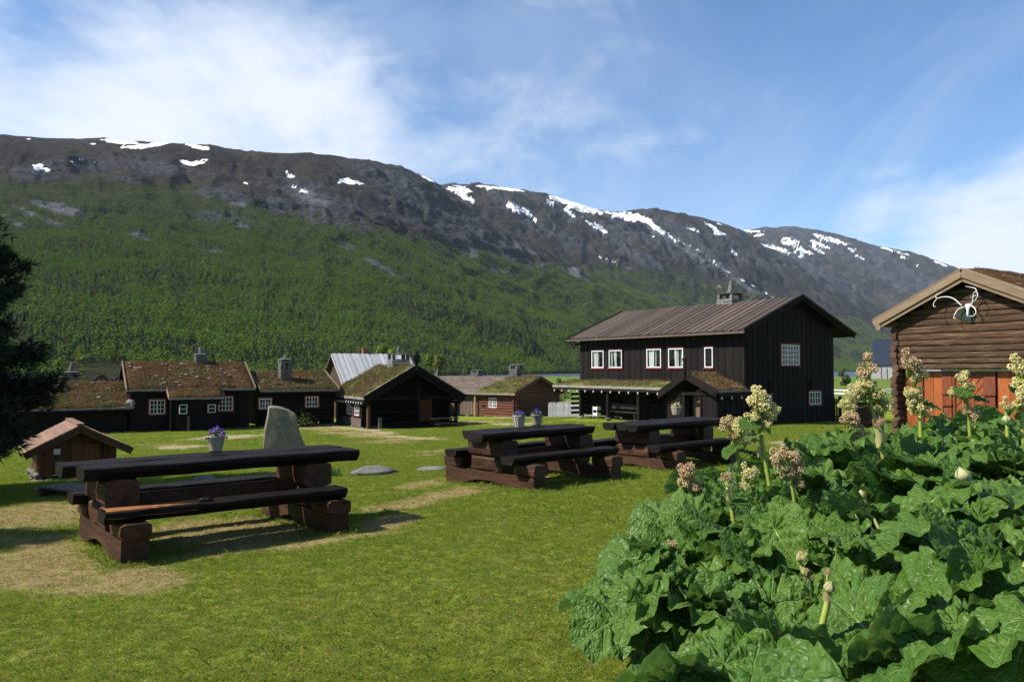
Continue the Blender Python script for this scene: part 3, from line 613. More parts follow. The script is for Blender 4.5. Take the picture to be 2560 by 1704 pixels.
def wood_points(T, n, dens_pow, ymax, smin=0.0):
    X, Y, Z = T['X'], T['Y'], T['Z']; nu, ns = X.shape
    i = NR.uniform(0, nu-1.001, n); j = NR.uniform(0, ns-16, n); i0 = i.astype(int); j0 = j.astype(int); fi = i-i0; fj = j-j0
    def bl(A): return (A[i0, j0]*(1-fj)+A[i0, j0+1]*fj)*(1-fi) + (A[i0+1, j0]*(1-fj)+A[i0+1, j0+1]*fj)*fi
    x, y, z = bl(X), bl(Y), bl(Z)
    area = np.abs((X[i0+1, j0]-X[i0, j0])*(Y[i0, j0+1]-Y[i0, j0]))       # ground area of the cell
    wt = area*np.clip(700/np.maximum(y, 300), 0, 2)**dens_pow
    keep = bl(T['wood'])*(1-np.clip(bl(T['scree'])*1.2, 0, 0.9))*(1-0.7*np.clip(bl(T['rock']), 0, 1))*(1-np.clip(bl(T['snow'])*3, 0, 1))
    up = np.clip((bl(T['py'])/V2S - 400)/160, 0.25, 1)
    clump = np.clip(0.75+fbm(x/38, y/38, 3, 55.0)*0.9, 0.15, 1.2)
    inv = (bl(T['px']) > -260) & (bl(T['px']) < 2820) & (y < ymax)
    mead = ~((y < 420) & (np.abs(bl(T['px'])-270) < 60) & (bl(T['py']) > 905))
    p = wt*keep*up*clump*inv*mead; p = p/np.percentile(p[p > 0], 97)
    k = NR.uniform(0, 1, n) < p
    return x[k], y[k], z[k], bl(T['py'])[k]
pos = []; sc = []; ix = []
for T, n, ymax in ((T1, 760000, 3200), (T2, 430000, 5600)):
    x, y, z, py = wood_points(T, n, 0.8, ymax)
    pos.append(np.stack([x, y, z], -1)); s_ = NR.uniform(0.45, 1.0, len(x))*np.clip(1.12-(z/900), 0.5, 1.1)
    con = sstep(0.06, 0.4, fbm(x/130, y/130, 4, 91.0) + np.clip((60-z)/170, -0.3, 0.22))
    k = np.where(NR.uniform(0, 1, len(x)) < con*0.5, 6+NR.randint(0, 3, len(x)), NR.randint(0, 6, len(x)))
    sc.append(s_*np.where(T is T2, 1.65, 1.0)); ix.append(k)
pos = np.concatenate(pos); print('trees', len(pos))
scatter('forest', pos, np.concatenate(sc), np.concatenate(ix), protos, tilt=0.05)

# the air: far slopes fade a little towards blue
hz = bpy.data.materials.new('air'); hz.use_nodes = True; t = NT(hz.node_tree); t.n.clear()
pv = t.new('ShaderNodeVolumePrincipled'); pv.inputs['Color'].default_value = (0.72, 0.85, 1.0, 1); pv.inputs['Density'].default_value = 2.1e-5; pv.inputs['Anisotropy'].default_value = 0.1
o = t.new('ShaderNodeOutputMaterial'); t.link(pv.outputs[0], o.inputs['Volume'])
hb = MB(); hb.box(-17500, 17500, -17500, 17500, -12, 1800); stuff(hb.build('haze', hz))

# ------------------------------------------------------------------ building helpers (local frames: x across, y along, z up)
class Plane:
    """a wall plane: origin, right vector, up = z, outward normal"""
    def __init__(s, o, r, n): s.o = Vector(o); s.r = Vector(r); s.n = Vector(n)
    def p(s, a, z, out): return s.o + s.r*a + Vector((0, 0, z)) + s.n*out
    def box(s, mb, a0, a1, z0, z1, o0, o1, z1b=None):
        """z1b: top height at a1 when the top is cut on the slope"""
        zb = z1 if z1b is None else z1b
        P = [s.p(a0, z0, o1), s.p(a1, z0, o1), s.p(a1, z0, o0), s.p(a0, z0, o0), s.p(a0, z1, o1), s.p(a1, zb, o1), s.p(a1, zb, o0), s.p(a0, z1, o0)]
        return mb.hexa(P)
def boards(parent, P, a0, a1, z0f, z1f, mat, pitch=0.24, holes=(), name='board', thick=0.03, gap=0.012):
    """vertical board-on-board cladding: every board an object"""
    n = max(1, round((a1-a0)/pitch)); w = (a1-a0)/n
    for k in range(n):
        b0 = a0+k*w; b1 = b0+w; alt = k % 2; o1 = thick+(0.022 if alt else 0.0)+R.uniform(-0.003, 0.003)
        x0 = b0+(-0.018 if alt else gap*0.5); x1 = b1-(-0.018 if alt else gap*0.5)
        segs = [(z0f, None)]
        mid = (b0+b1)/2; spans = []
        lo = z0f; cuts = sorted([(h[2], h[3]) for h in holes if x1 > h[0]+0.01 and x0 < h[1]-0.01])
        for (c0, c1) in cuts: spans.append((lo, c0)); lo = c1
        spans.append((lo, None))
        for (s0, s1) in spans:
            mb = MB()
            if s1 is None:
                t0, t1 = z1f(x0), z1f(x1)
                if min(t0, t1)-s0 < 0.03: continue
                P.box(mb, x0, x1, s0+R.uniform(-0.015, 0.0), t0, 0, o1, t1)
            else: P.box(mb, x0, x1, s0+R.uniform(-0.015, 0.0), s1, 0, o1)
            mb.build(name, mat, parent)
def window(parent, P, a0, a1, z0, z1, cols, rows, casing='red_trim', curtain=None, out=0.05, deep=0.0, sash=1, name='window', cas_all=True, fr=0.055, bar=0.028, wm='white'):
    """a white window: frame with its bars; casing, panes and curtain are its sub-parts"""
    w = a1-a0; h = z1-z0; mb = MB()
    f = fr
    P.box(mb, a0, a0+f, z0, z1, out-0.05, out+0.02); P.box(mb, a1-f, a1, z0, z1, out-0.05, out+0.02)
    P.box(mb, a0+f, a1-f, z0, z0+f, out-0.05, out+0.02); P.box(mb, a0+f, a1-f, z1-f, z1, out-0.05, out+0.02)
    iw = (w-2*f); ih = h-2*f
    for k in range(1, cols):
        bw = bar*(1.7 if (sash > 1 and k % (cols//sash) == 0) else 1)
        x = a0+f+iw*k/cols; P.box(mb, x-bw/2, x+bw/2, z0+f, z1-f, out-0.02, out+0.012)
    for k in range(1, rows):
        z = z0+f+ih*k/rows; P.box(mb, a0+f, a1-f, z-bar/2, z+bar/2, out-0.018, out+0.009)
    wo = mb.build(name, M[wm], parent)
    for i in range(cols):
        for j in range(rows):
            g = MB(); x0 = a0+f+iw*i/cols+bar/2; x1 = a0+f+iw*(i+1)/cols-bar/2; y0 = z0+f+ih*j/rows+bar/2; y1 = z0+f+ih*(j+1)/rows-bar/2
            P.box(g, x0, x1, y0, y1, out-0.010, out-0.004); g.build('pane', M['glass'], wo)
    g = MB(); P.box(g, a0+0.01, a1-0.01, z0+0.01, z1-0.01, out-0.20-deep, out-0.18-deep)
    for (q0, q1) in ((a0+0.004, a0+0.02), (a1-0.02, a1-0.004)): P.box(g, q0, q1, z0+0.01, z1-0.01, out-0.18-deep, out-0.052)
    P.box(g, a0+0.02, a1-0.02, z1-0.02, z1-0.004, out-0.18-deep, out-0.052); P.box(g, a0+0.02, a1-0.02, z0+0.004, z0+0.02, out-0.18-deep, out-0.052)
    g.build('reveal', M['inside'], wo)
    if casing:
        cw = 0.09; rails = [(a0-cw, a1+cw, z0-0.085, z0-0.004, 0.05, 'casing_sill'), (a0-cw, a1+cw, z1+0.004, z1+0.10, 0.03, 'casing_head')]
        if cas_all: rails += [(a0-cw, a0-0.004, z0-0.004, z1+0.004, 0.012, 'casing_side'), (a1+0.004, a1+cw, z0-0.004, z1+0.004, 0.012, 'casing_side')]
        for (q0, q1, q2, q3, qo, nm) in rails:
            c = MB(); P.box(c, q0, q1, q2, q3, out-0.055, out+qo); c.build(nm, M[casing], wo)
    if curtain:
        for (c0, c1, lean) in curtain:
            c = MB(); n = 9; vs = []; fs = []
            for i in range(n):
                t_ = i/(n-1); x = a0+f+iw*(c0+(c1-c0)*t_)
                dp = out-0.09+0.014*(1 if i % 2 else -1)
                vs += [P.p(x, z1-f, dp), P.p(x+lean*iw*(0.5+0.5*t_), z0+f*0.6, dp)]
            for i in range(n-1): fs.append((2*i, 2*i+1, 2*i+3, 2*i+2))
            c.add(vs, fs); c.build('curtain', M['curtain'], wo)
    return wo
def log_bar(parent, a, b, rw, rh, mat, name='log', jit=0.012, seg=8, n=10, up=(0, 0, 1), sq=False):
    a = Vector(a); b = Vector(b); d = (b-a).normalized(); x = d.cross(Vector(up)).normalized(); z = x.cross(d)
    prof = [(rw*math.copysign(abs(math.cos(t))**(0.7 if not sq else (sq if sq is not True else .38)), math.cos(t)), rh*math.copysign(abs(math.sin(t))**(0.8 if not sq else (sq if sq is not True else .38)), math.sin(t))) for t in [2*PI*k/n for k in range(n)]]
    mb = MB(); mb.sweep([a+(b-a)*(i/seg) for i in range(seg+1)], x, z, prof, jit)
    return mb.build(name, mat, parent, smooth=False)
def chimney(parent, x, y, z0, w, d, zt, cap_gap=0.28, finial=0.55, mat='slate', seed=1, lean=0.0):
    """stacked-slate chimney; its cap slab and the stone standing on it are sub-parts"""
    rr = random.Random(seed); mb = MB(); z = z0
    while z < zt-0.02:
        h = rr.uniform(0.09, 0.19)
        ex = rr.uniform(-0.02, 0.02)
        for sx in (-1, 1):                                   # stones round the shaft
            k = rr.uniform(-0.2, 0.2)*w
            mb.box(x+min(k, sx*(w/2+ex+rr.uniform(-.03, .03))), x+max(k, sx*(w/2+ex)), y-d/2-rr.uniform(-.02, 0.045), y-0.005, z, z+h-rr.uniform(.012, .035))
            k = rr.uniform(-0.2, 0.2)*w
            mb.box(x+min(k, sx*(w/2-ex)), x+max(k, sx*(w/2-ex)), y+0.005, y+d/2+rr.uniform(0, 0.035), z, z+h-0.02)
        z += h
    c = mb.build('chimney', M[mat], parent)
    if cap_gap:
        for sx in (-1, 1):
            for sy in (-1, 1):
                p = MB(); p.box(x+sx*(w/2-0.11)-0.10, x+sx*(w/2-0.11)+0.10, y+sy*(d/2-0.11)-0.10, y+sy*(d/2-0.11)+0.10, zt-0.01, zt+cap_gap); p.build('corner_stone', M[mat], c)
        s = MB(); s.blob((x, y, zt+cap_gap+0.035), (w*0.68, d*0.68, 0.055), seed, 12, 0.1); s.build('cap_slab', M['stone'], c)
        zt = zt+cap_gap+0.07
    if finial:
        s = MB(); n = 7; pts = []
        for i in range(n):
            t_ = i/(n-1); pts.append((x+lean*t_+rr.uniform(-0.02, 0.02), y, zt-0.03+finial*t_))
        s.tube(pts, [0.16, 0.17, 0.14, 0.13, 0.12, 0.10, 0.04], 7); s.build('finial_stone', M['stone'], c)
    return c
def sod(parent, quad, thick, mat, tuft_mats, ntuft, blade=(0.06, 0.16), nu=26, nv=14, seed=0, name='sod', rough=0.06, tuft_name='sod_grass', bias=0.0, edge_in=0.0):
    """a turf slab on the roof slope given by four corners (low-left, low-right, top-right, top-left), with tufts on it"""
    q = [Vector(p) for p in quad]; nrm = (q[1]-q[0]).cross(q[3]-q[0]).normalized()
    if nrm.z < 0: nrm = -nrm
    def P(u, v): return (q[0]*(1-u)+q[1]*u)*(1-v)+(q[3]*(1-u)+q[2]*u)*v
    def H(u, v, p):
        e = min(u, 1-u, v if v < 0.5 else 1.0)*14
        return thick*min(1, 0.55+e*0.5)+rough*(mnoise.noise(p*1.1+Vector((seed, 0, 0)))*0.9+mnoise.noise(p*3.3)*0.5)
    mb = MB(); vs = []; fs = []
    for j in range(nv+1):
        for i in range(nu+1):
            p = P(i/nu, j/nv); vs.append(p+nrm*H(i/nu, j/nv, p))
    W_ = nu+1
    for j in range(nv):
        for i in range(nu): fs.append((j*W_+i, j*W_+i+1, (j+1)*W_+i+1, (j+1)*W_+i))
    b = len(vs); per = [(i, 0) for i in range(nu+1)]+[(nu, j) for j in range(1, nv+1)]+[(i, nv) for i in range(nu-1, -1, -1)]+[(0, j) for j in range(nv-1, 0, -1)]
    for (i, j) in per: vs.append(P(i/nu, j/nv)+nrm*0.004)
    for k in range(len(per)):
        k2 = (k+1) % len(per); a_ = per[k][1]*W_+per[k][0]; b_ = per[k2][1]*W_+per[k2][0]; fs.append((a_, b+k, b+k2, b_))
    mb.add(vs, fs); so = mb.build(name, mat, parent, smooth=True)
    rr = random.Random(seed+5); tb = [MB() for _ in tuft_mats]
    for k in range(ntuft):
        u, v = rr.random(), rr.random(); p = P(u, v); nz = mnoise.noise(p*0.7+Vector((seed*2.0, 3, 1)))+bias
        if rr.random() > 0.55+nz*0.9: continue
        wch = 0 if (len(tuft_mats) == 1 or rr.random() < 0.5+1.2*mnoise.noise(p*0.5+Vector((9, seed, 0)))) else 1
        base = p+nrm*(H(u, v, p)-0.015)
        for _ in range(4):
            h = rr.uniform(*blade); d = Vector((rr.gauss(0, 0.35), rr.gauss(0, 0.35), 1)).normalized(); w = Vector((rr.gauss(0, 1), rr.gauss(0, 1), 0)).normalized()*rr.uniform(0.006, 0.016)
            o = base+Vector((rr.gauss(0, 0.05), rr.gauss(0, 0.05), 0)); tb[wch].add([o-w, o+w, o+d*h+Vector((rr.gauss(0, 0.03), rr.gauss(0, 0.03), -0.2*h*abs(d.x)))], [(0, 1, 2)])
    for t_, m_ in zip(tb, tuft_mats):
        if t_.v: stuff(t_.build(tuft_name, m_, so))
    return so
def slab(parent, quad, t, mat, name='roof'):
    """solid slab under a slope: quad is the top face"""
    q = [Vector(p) for p in quad]; n = (q[1]-q[0]).cross(q[3]-q[0]).normalized()
    if n.z < 0: n = -n
    mb = MB(); mb.hexa([p-n*t for p in q]+q); return mb.build(name, mat, parent)
def bar(parent, a, b, w, h, mat, name, bev=0.0, up=(0, 0, 1), jit=0.0, seg=1):
    mb = MB(); mb.beam(a, b, w, h, up, bev, jit, seg); return mb.build(name, M[mat] if isinstance(mat, str) else mat, parent)
def stones(parent, pts, r, name='foundation_stone', mat='stone', flat=0.7):
    for k, p in enumerate(pts):
        mb = MB(); mb.blob(p, (r*R.uniform(0.8, 1.4), r*R.uniform(0.8, 1.3), r*flat*R.uniform(0.8, 1.2)), k+R.randint(0, 99), 9, 0.35); mb.build(name, M[mat], parent)
def tufts(name, parent, pts, h, mat, blades=9):
    mb = MB()
    for p in pts:
        for _ in range(blades):
            d = Vector((R.gauss(0, 0.4), R.gauss(0, 0.4), 1)).normalized()*h*R.uniform(0.5, 1.2); w = Vector((R.gauss(0, 1), R.gauss(0, 1), 0)).normalized()*h*0.05
            o = Vector(p)+Vector((R.gauss(0, h*0.25), R.gauss(0, h*0.25), 0)); mb.add([o-w, o+w, o+d*0.6+w*0.7, o+d], [(0, 1, 2), (0, 2, 3)])
    return mb.build(name, mat, parent)
def bulbs(name, label, pts, group=None):
    t = thing(name, label, 'string lights', pts[0], 0, group); o = Vector(pts[0])
    w = MB(); w.tube([Vector(p)-o for p in pts], 0.008, 4); w.build('cable', M['iron'], t)
    me = None
    for p in pts:
        if me is None:
            b = MB(); b.lathe([(0.001, 0.01), (0.02, 0.0), (0.024, -0.03), (0.048, -0.07), (0.052, -0.10), (0.035, -0.14), (0.002, -0.152)], 8); me = b.mesh('bulb', M['bulb'], True)
        link_mesh('bulb', me, t, Vector(p)-o)
    return t

# ------------------------------------------------------------------ the big black two-storey house
def main_house():
    rot = PI/2-0.976; ox, oy, g = 12.233, 41.022, -1.35
    t = thing('wooden_house', 'big black two-storey timber house with a brown plank roof and white windows', 'house', (ox, oy, g), rot)
    Wd, L, wr, zr = 7.79, 13.6, 4.19, 7.08
    def roofz(x): return zr-(abs(x-wr))*((zr-5.09)/(wr+0.63) if x < wr else (zr-5.09)/(9.12-wr))
    front = Plane((0, 0, 0), (0, 1, 0), (-1, 0, 0)); gab = Plane((0, 0, 0), (1, 0, 0), (0, -1, 0))
    core = MB()                                            # the wall behind the boards
    pr = [(0.12, 0.1), (Wd-0.02, 0.1), (Wd-0.02, roofz(Wd)-0.25), (wr, zr-0.27), (0.12, roofz(0.1)-0.25)]
    ys = [0.22, L]; vs = [(x, y, z) for y in ys for x, z in pr]; n = 5
    core.add(vs, [tuple(range(n)), tuple(range(2*n-1, n-1, -1))]+[(k, n+k, n+(k+1) % n, (k+1) % n) for k in range(n)])
    core.build('wall', M['tar_v'], t)
    fw = [(11.21, 12.40), (9.47, 10.68), (6.06, 7.26), (4.30, 5.46), (2.11, 2.70)]
    holes = [(a, b, 3.11, 4.22) for a, b in fw]
    cur = [[(0.02, 0.34, 0.05), (0.42, 0.52, 0.04)], [(0.24, 0.5, 0.12), (0.0, 0.16, 0.05)], [(0.02, 0.42, 0.03), (0.5, 0.62, 0.0)], [(0.3, 0.62, 0.05), (0.84, 1.0, -0.08)], None]
    # the front plane runs along +y, so local 0..1 across a window is left..right reversed in view
    boards(t, front, 0.0, L, 2.25, lambda a: 4.98, M['tar_v'], 0.25, holes)
    bar(t, (-0.075, 0, 2.25), (-0.075, L, 2.25), 0.05, 0.10, 'tar_y', 'sill_beam')
    for (a, b), c in zip(fw, cur):
        window(t, front, a, b, 3.11, 4.22, 2 if b-a > 0.8 else 1, 1, 'red_trim', [(1-c1, 1-c0, -l) for (c0, c1, l) in c] if c else None, out=0.06, cas_all=False)
    gh = [(2.98, 4.54, 3.24, 4.35), (1.08, 2.06, 0.98, 1.62), (5.41, 6.45, 1.03, 1.74)]
    boards(t, gab, 0.0, Wd, 2.42, lambda a: roofz(a)-0.22, M['tar_v'], 0.21, gh)
    boards(t, gab, 0.0, Wd, 0.05, lambda a: 2.38, M['tar_v'], 0.21, gh)
    bar(t, (0.0, -0.07, 2.40), (Wd, -0.07, 2.40), 0.03, 0.05, 'tar_x', 'drip_rail')
    window(t, gab, *[gh[0][0], gh[0][1], gh[0][2], gh[0][3]], 6, 4, 'red_trim', None, 0.06, sash=3, fr=0.05, bar=0.03)
    window(t, gab, 1.08, 2.06, 0.98, 1.62, 4, 2, 'red_trim', None, 0.06, sash=2, fr=0.045, bar=0.03)
    window(t, gab, 5.41, 6.45, 1.03, 1.74, 4, 2, 'red_trim', None, 0.06, sash=2, fr=0.045, bar=0.03)
    # lower front wall and its two dim windows under the pent roof
    boards(t, front, 3.9, L, 0.05, lambda a: 2.2, M['tar_v'], 0.3, [(6.2, 7.1, 0.9, 1.5), (9.6, 10.6, 0.9, 1.5)])
    window(t, front, 6.2, 7.1, 0.9, 1.5, 4, 2, None, None, 0.05, sash=2, wm='tar_y')
    window(t, front, 9.6, 10.6, 0.9, 1.5, 4, 2, None, None, 0.05, sash=2, wm='tar_y')
    stones(t, [(Wd*k/14+R.uniform(-.1, .1), 0.02, -0.08) for k in range(15)], 0.17, mat='dark_stone')
    stones(t, [(0.05, L*k/10, -0.06) for k in range(11)], 0.17, mat='dark_stone')
    # roof: rafters' underside, planks laid alternately, barge boards
    y0, y1 = -0.55, L+0.55
    for sgn in (0, 1):
        xe = -0.63 if sgn == 0 else 9.12; ze = 5.09
        d = Vector((xe-wr, 0, ze-zr)); nn = Vector((-d.z, 0, d.x)).normalized(); nn = nn if nn.z > 0 else -nn
        slab(t, [(xe, y0+0.08, ze-0.10), (xe, y1-0.08, ze-0.10), (wr, y1-0.08, zr-0.10), (wr, y0+0.08, zr-0.10)], 0.10, M['tar_y'], 'roof')
        n = 58
        for k in range(n):
            if sgn and k % 2: continue
            w = (y1-y0)/n; yc = y0+w*(k+0.5); up = 0.035 if k % 2 else 0.0; hw = w*(0.56 if not sgn else 1.0)+R.uniform(-0.01, 0.01)
            ov = R.uniform(-0.02, 0.06)
            a = Vector((wr-(0.02 if sgn == 0 else -0.02), yc, zr-0.06+up)); b = Vector((xe, yc, ze-0.06+up))+d.normalized()*ov
            bar(t, a, b, hw*2, 0.034, 'roof_plank', 'roof_plank', up=nn)
        for (yy, nm) in ((y0, 'barge_board'), (y1, 'barge_board')):
            bar(t, Vector((wr, yy, zr-0.13)), Vector((xe, yy, ze-0.13)), 0.05, 0.30, 'tar_x', nm, up=nn)
            bar(t, Vector((wr, yy+(0.05 if yy > 0 else -0.05), zr-0.02)), Vector((xe, yy+(0.05 if yy > 0 else -0.05), ze-0.02)), 0.055, 0.16, 'tar_x', 'cover_board', up=nn)
    bar(t, (-0.66, y0, 4.93), (-0.66, y1+0.1, 4.93), 0.06, 0.12, 'roof_plank', 'eave_board')
    bar(t, (0.0, L+0.02, 4.72), (0.0, L+0.95, 4.72), 0.16, 0.16, 'tar_y', 'roof_beam', bev=0.03)
    bar(t, (-0.45, L+0.02, 4.86), (-0.45, L+1.0, 4.86), 0.12, 0.14, 'tar_y', 'roof_beam', bev=0.03)
    chimney(t, wr+0.1, 4.55, 6.5, 1.05, 1.15, 7.22, 0.30, 0.85, seed=3, lean=0.1)
    # sod pent roof along the front
    xe, ze, zt = -1.6, 1.86, 2.2
    ya, yb = 3.7, 14.6
    slab(t, [(xe, ya, ze), (xe, yb, ze), (-0.06, yb, zt), (-0.06, ya, zt)], 0.09, M['tar_y'], 'pent_roof')
    sod(t, [(xe+0.06, ya, ze), (xe+0.06, yb, ze), (-0.08, yb, zt), (-0.08, ya, zt)], 0.13, M['sod_green'], [M['roof_grass_dry'], M['roof_grass']], 2600, (0.08, 0.2), 40, 6, 3)
    bar(t, (xe, ya, ze+0.05), (xe, yb, ze+0.05), 0.06, 0.14, 'birch_bark', 'bark_edge', jit=0.008, seg=30)
    bar(t, (xe+0.02, ya, ze-0.10), (xe+0.02, yb, ze-0.10), 0.08, 0.13, 'tar_y', 'eave_board')
    for yy in (11.95, 9.3, 6.6): bar(t, (xe+0.25, yy, 0.0), (xe+0.25, yy, ze-0.1), 0.2, 0.2, 'tar_v', 'post', bev=0.03, up=(0, 1, 0))
    for k in range(5): bar(t, (xe+0.2, 12.9, 0.2+0.3*k), (-0.05, 12.9, 0.2+0.3*k), 0.07, 0.16, 'tar_x', 'side_board')
    stones(t, [(xe+0.25, 11.95, -.03), (xe+0.25, 9.3, -.03), (xe+0.25, 6.6, -.03)], 0.16, mat='dark_stone')
    # porch with its own gabled sod roof
    xf, yr, zp = -2.5, 1.80, 2.72
    yl, zl, yq, zq = 3.81, 1.66, -0.35, 1.83
    for (ye, zz, nm) in ((yl, zl, 'l'), (yq, zq, 'r')):
        d = Vector((0, ye-yr, zz-zp)); nn = Vector((0, -d.z, d.y)).normalized(); nn = nn if nn.z > 0 else -nn
        xb = -0.06
        slab(t, [(xf, ye, zz), (xb, ye, zz), (xb, yr, zp), (xf, yr, zp)], 0.08, M['tar_x'], 'porch_roof')
        sod(t, [(xf+0.1, ye+(0.06 if ye < yr else -0.06), zz), (xb-0.02, ye+(0.06 if ye < yr else -0.06), zz), (xb-0.02, yr, zp), (xf+0.1, yr, zp)], 0.14, M['sod_brown'], [M['roof_grass_dry']], 900, (0.06, 0.16), 16, 14, 8 if nm == 'l' else 9, bias=0.25)
        bar(t, (xf-0.03, yr, zp+0.03), (xf-0.03, ye, zz+0.03), 0.06, 0.26, 'tar_y', 'barge_board', up=nn)
        bar(t, (xf-0.075, yr, zp-0.14), (xf-0.075, ye+0.2*(1 if ye < yr else -1), zz-0.08), 0.045, 0.15, 'tar_y', 'carved_board', up=nn)
        for k in range(3):                                # scalloped ends of the barge board
            e = Vector((xf-0.075, ye, zz-0.12))-d.normalized()*(0.12+0.17*k); mb = MB(); mb.tube([e+Vector((-0.02, 0, -0.08)), e+Vector((0.03, 0, -0.08))], 0.075, 10); mb.build('carved_lobe', M['tar_y'], t)
        bar(t, (xf, ye, zz+0.05), (0.2 if ye < yr else xb, ye, zz+0.08), 0.05, 0.13, 'birch_bark', 'bark_edge', jit=0.008, seg=10)
        bar(t, (xf+0.05, ye, zz-0.12), (0.1 if ye < yr else xb, ye, zz-0.12), 0.07, 0.16, 'tar_x', 'eave_board')
    mb = MB(); mb.beam((xf-0.1, yr, zp-0.3), (xf-0.1, yr, zp+0.45), 0.12, 0.09, (0, 1, 0))
    for z_, r_ in ((zp+0.5, 0.10), (zp+0.66, 0.08), (zp+0.8, 0.12), (zp+0.3, 0.1), (zp-0.1, 0.1)): mb.tube([(xf-0.15, yr, z_), (xf-0.05, yr, z_)], r_, 8)
    mb.build('ridge_finial', M['tar_v'], t)
    side = Plane((0, 0.02, 0), (1, 0, 0), (0, -1, 0))
    boards(t, side, -2.15, -0.06, 0.05, lambda a: 1.78, M['tar_v'], 0.21)
    pf = Plane((-2.15, 0, 0), (0, 1, 0), (-1, 0, 0))
    boards(t, pf, 0.02, 0.95, 0.05, lambda a: min(1.8+a*0.35, 2.3), M['tar_v'], 0.22)
    boards(t, pf, 2.25, 3.5, 0.05, lambda a: 1.7, M['tar_v'], 0.24)
    bar(t, (-2.2, 0.1, 1.75), (-2.2, 3.5, 1.68), 0.12, 0.16, 'tar_y', 'porch_beam', bev=0.02)
    bar(t, (-2.2, 1.02, 0), (-2.2, 1.02, 1.7), 0.13, 0.13, 'tar_v', 'porch_post', bev=0.02, up=(0, 1, 0)); bar(t, (-2.2, 2.2, 0), (-2.2, 2.2, 1.7), 0.13, 0.13, 'tar_v', 'porch_post', bev=0.02, up=(0, 1, 0))
    dr = MB(); dr.box(-1.62, -1.56, 1.1, 2.1, 0.12, 1.66); do = dr.build('door', M['old_door'], t)
    h = MB(); h.tube([(-1.66, 1.2, 0.85), (-1.70, 1.2, 0.9), (-1.70, 1.2, 1.0), (-1.66, 1.2, 1.05)], 0.012, 6); h.build('handle', M['iron'], do)
    for k in range(4): bar(do, (-1.632, 1.12+0.25*k+0.105, 0.13), (-1.632, 1.12+0.25*k+0.105, 1.65), 0.235, 0.02, 'old_door', 'plank', up=(0, 1, 0) if False else (1, 0, 0))
    # pent-roof ridge flashing board seen above the porch
    bar(t, (-0.1, -0.2, 1.95), (-0.1, 1.7, 2.93), 0.05, 0.08, 'tar_y', 'flashing_board'); bar(t, (-0.1, 1.7, 2.93), (-0.1, 3.6, 2.1), 0.05, 0.08, 'tar_y', 'flashing_board')
    Mx = Matrix.Translation((ox, oy, g)) @ Matrix.Rotation(rot, 4, 'Z')
    bulbs('string_lights', 'row of white bulbs under the long sod eave of the big black house', [Mx @ Vector((xe-0.05, ya+0.25+(yb-ya-0.5)*k/13, ze-0.16)) for k in range(14)], 'strings of white bulbs along eaves')
    bulbs('string_lights', 'short row of white bulbs on the right eave of the black porch', [Mx @ Vector((xf+0.25+0.75*k, yq-0.05, zq-0.2)) for k in range(4)], 'strings of white bulbs along eaves')
    # firewood and a white crate by the left post
    f = thing('crate', 'small white crate in the shade by the left post of the black house', 'crate', Mx @ Vector((-1.0, 11.0, 0)), rot)
    for z_ in (0.05, 0.42): bar(f, (0, 0, z_+0.12), (0.02, -0.42, z_+0.12), 0.3, 0.18, 'white', 'box_board', bev=0.01)
    bar(f, (-0.16, -0.02, 0), (-0.16, -0.02, 0.7), 0.03, 0.03, 'white', 'upright', up=(0, 1, 0)); bar(f, (-0.16, -0.40, 0), (-0.16, -0.40, 0.7), 0.03, 0.03, 'white', 'upright', up=(0, 1, 0))
    b = thing('bench', 'dark bench standing against the front wall of the black house', 'bench', Mx @ Vector((-0.9, 8.4, 0)), rot)
    bar(b, (0, -1.3, 0.42), (0, 1.3, 0.42), 0.35, 0.06, 'black', 'seat')
    bar(b, (0.2, -1.3, 0.75), (0.2, 1.3, 0.75), 0.04, 0.3, 'black', 'backrest')
    for yy in (-1.1, 1.1): bar(b, (0, yy, 0), (0, yy, 0.39), 0.1, 0.3, 'black', 'leg', up=(1, 0, 0))
main_house()

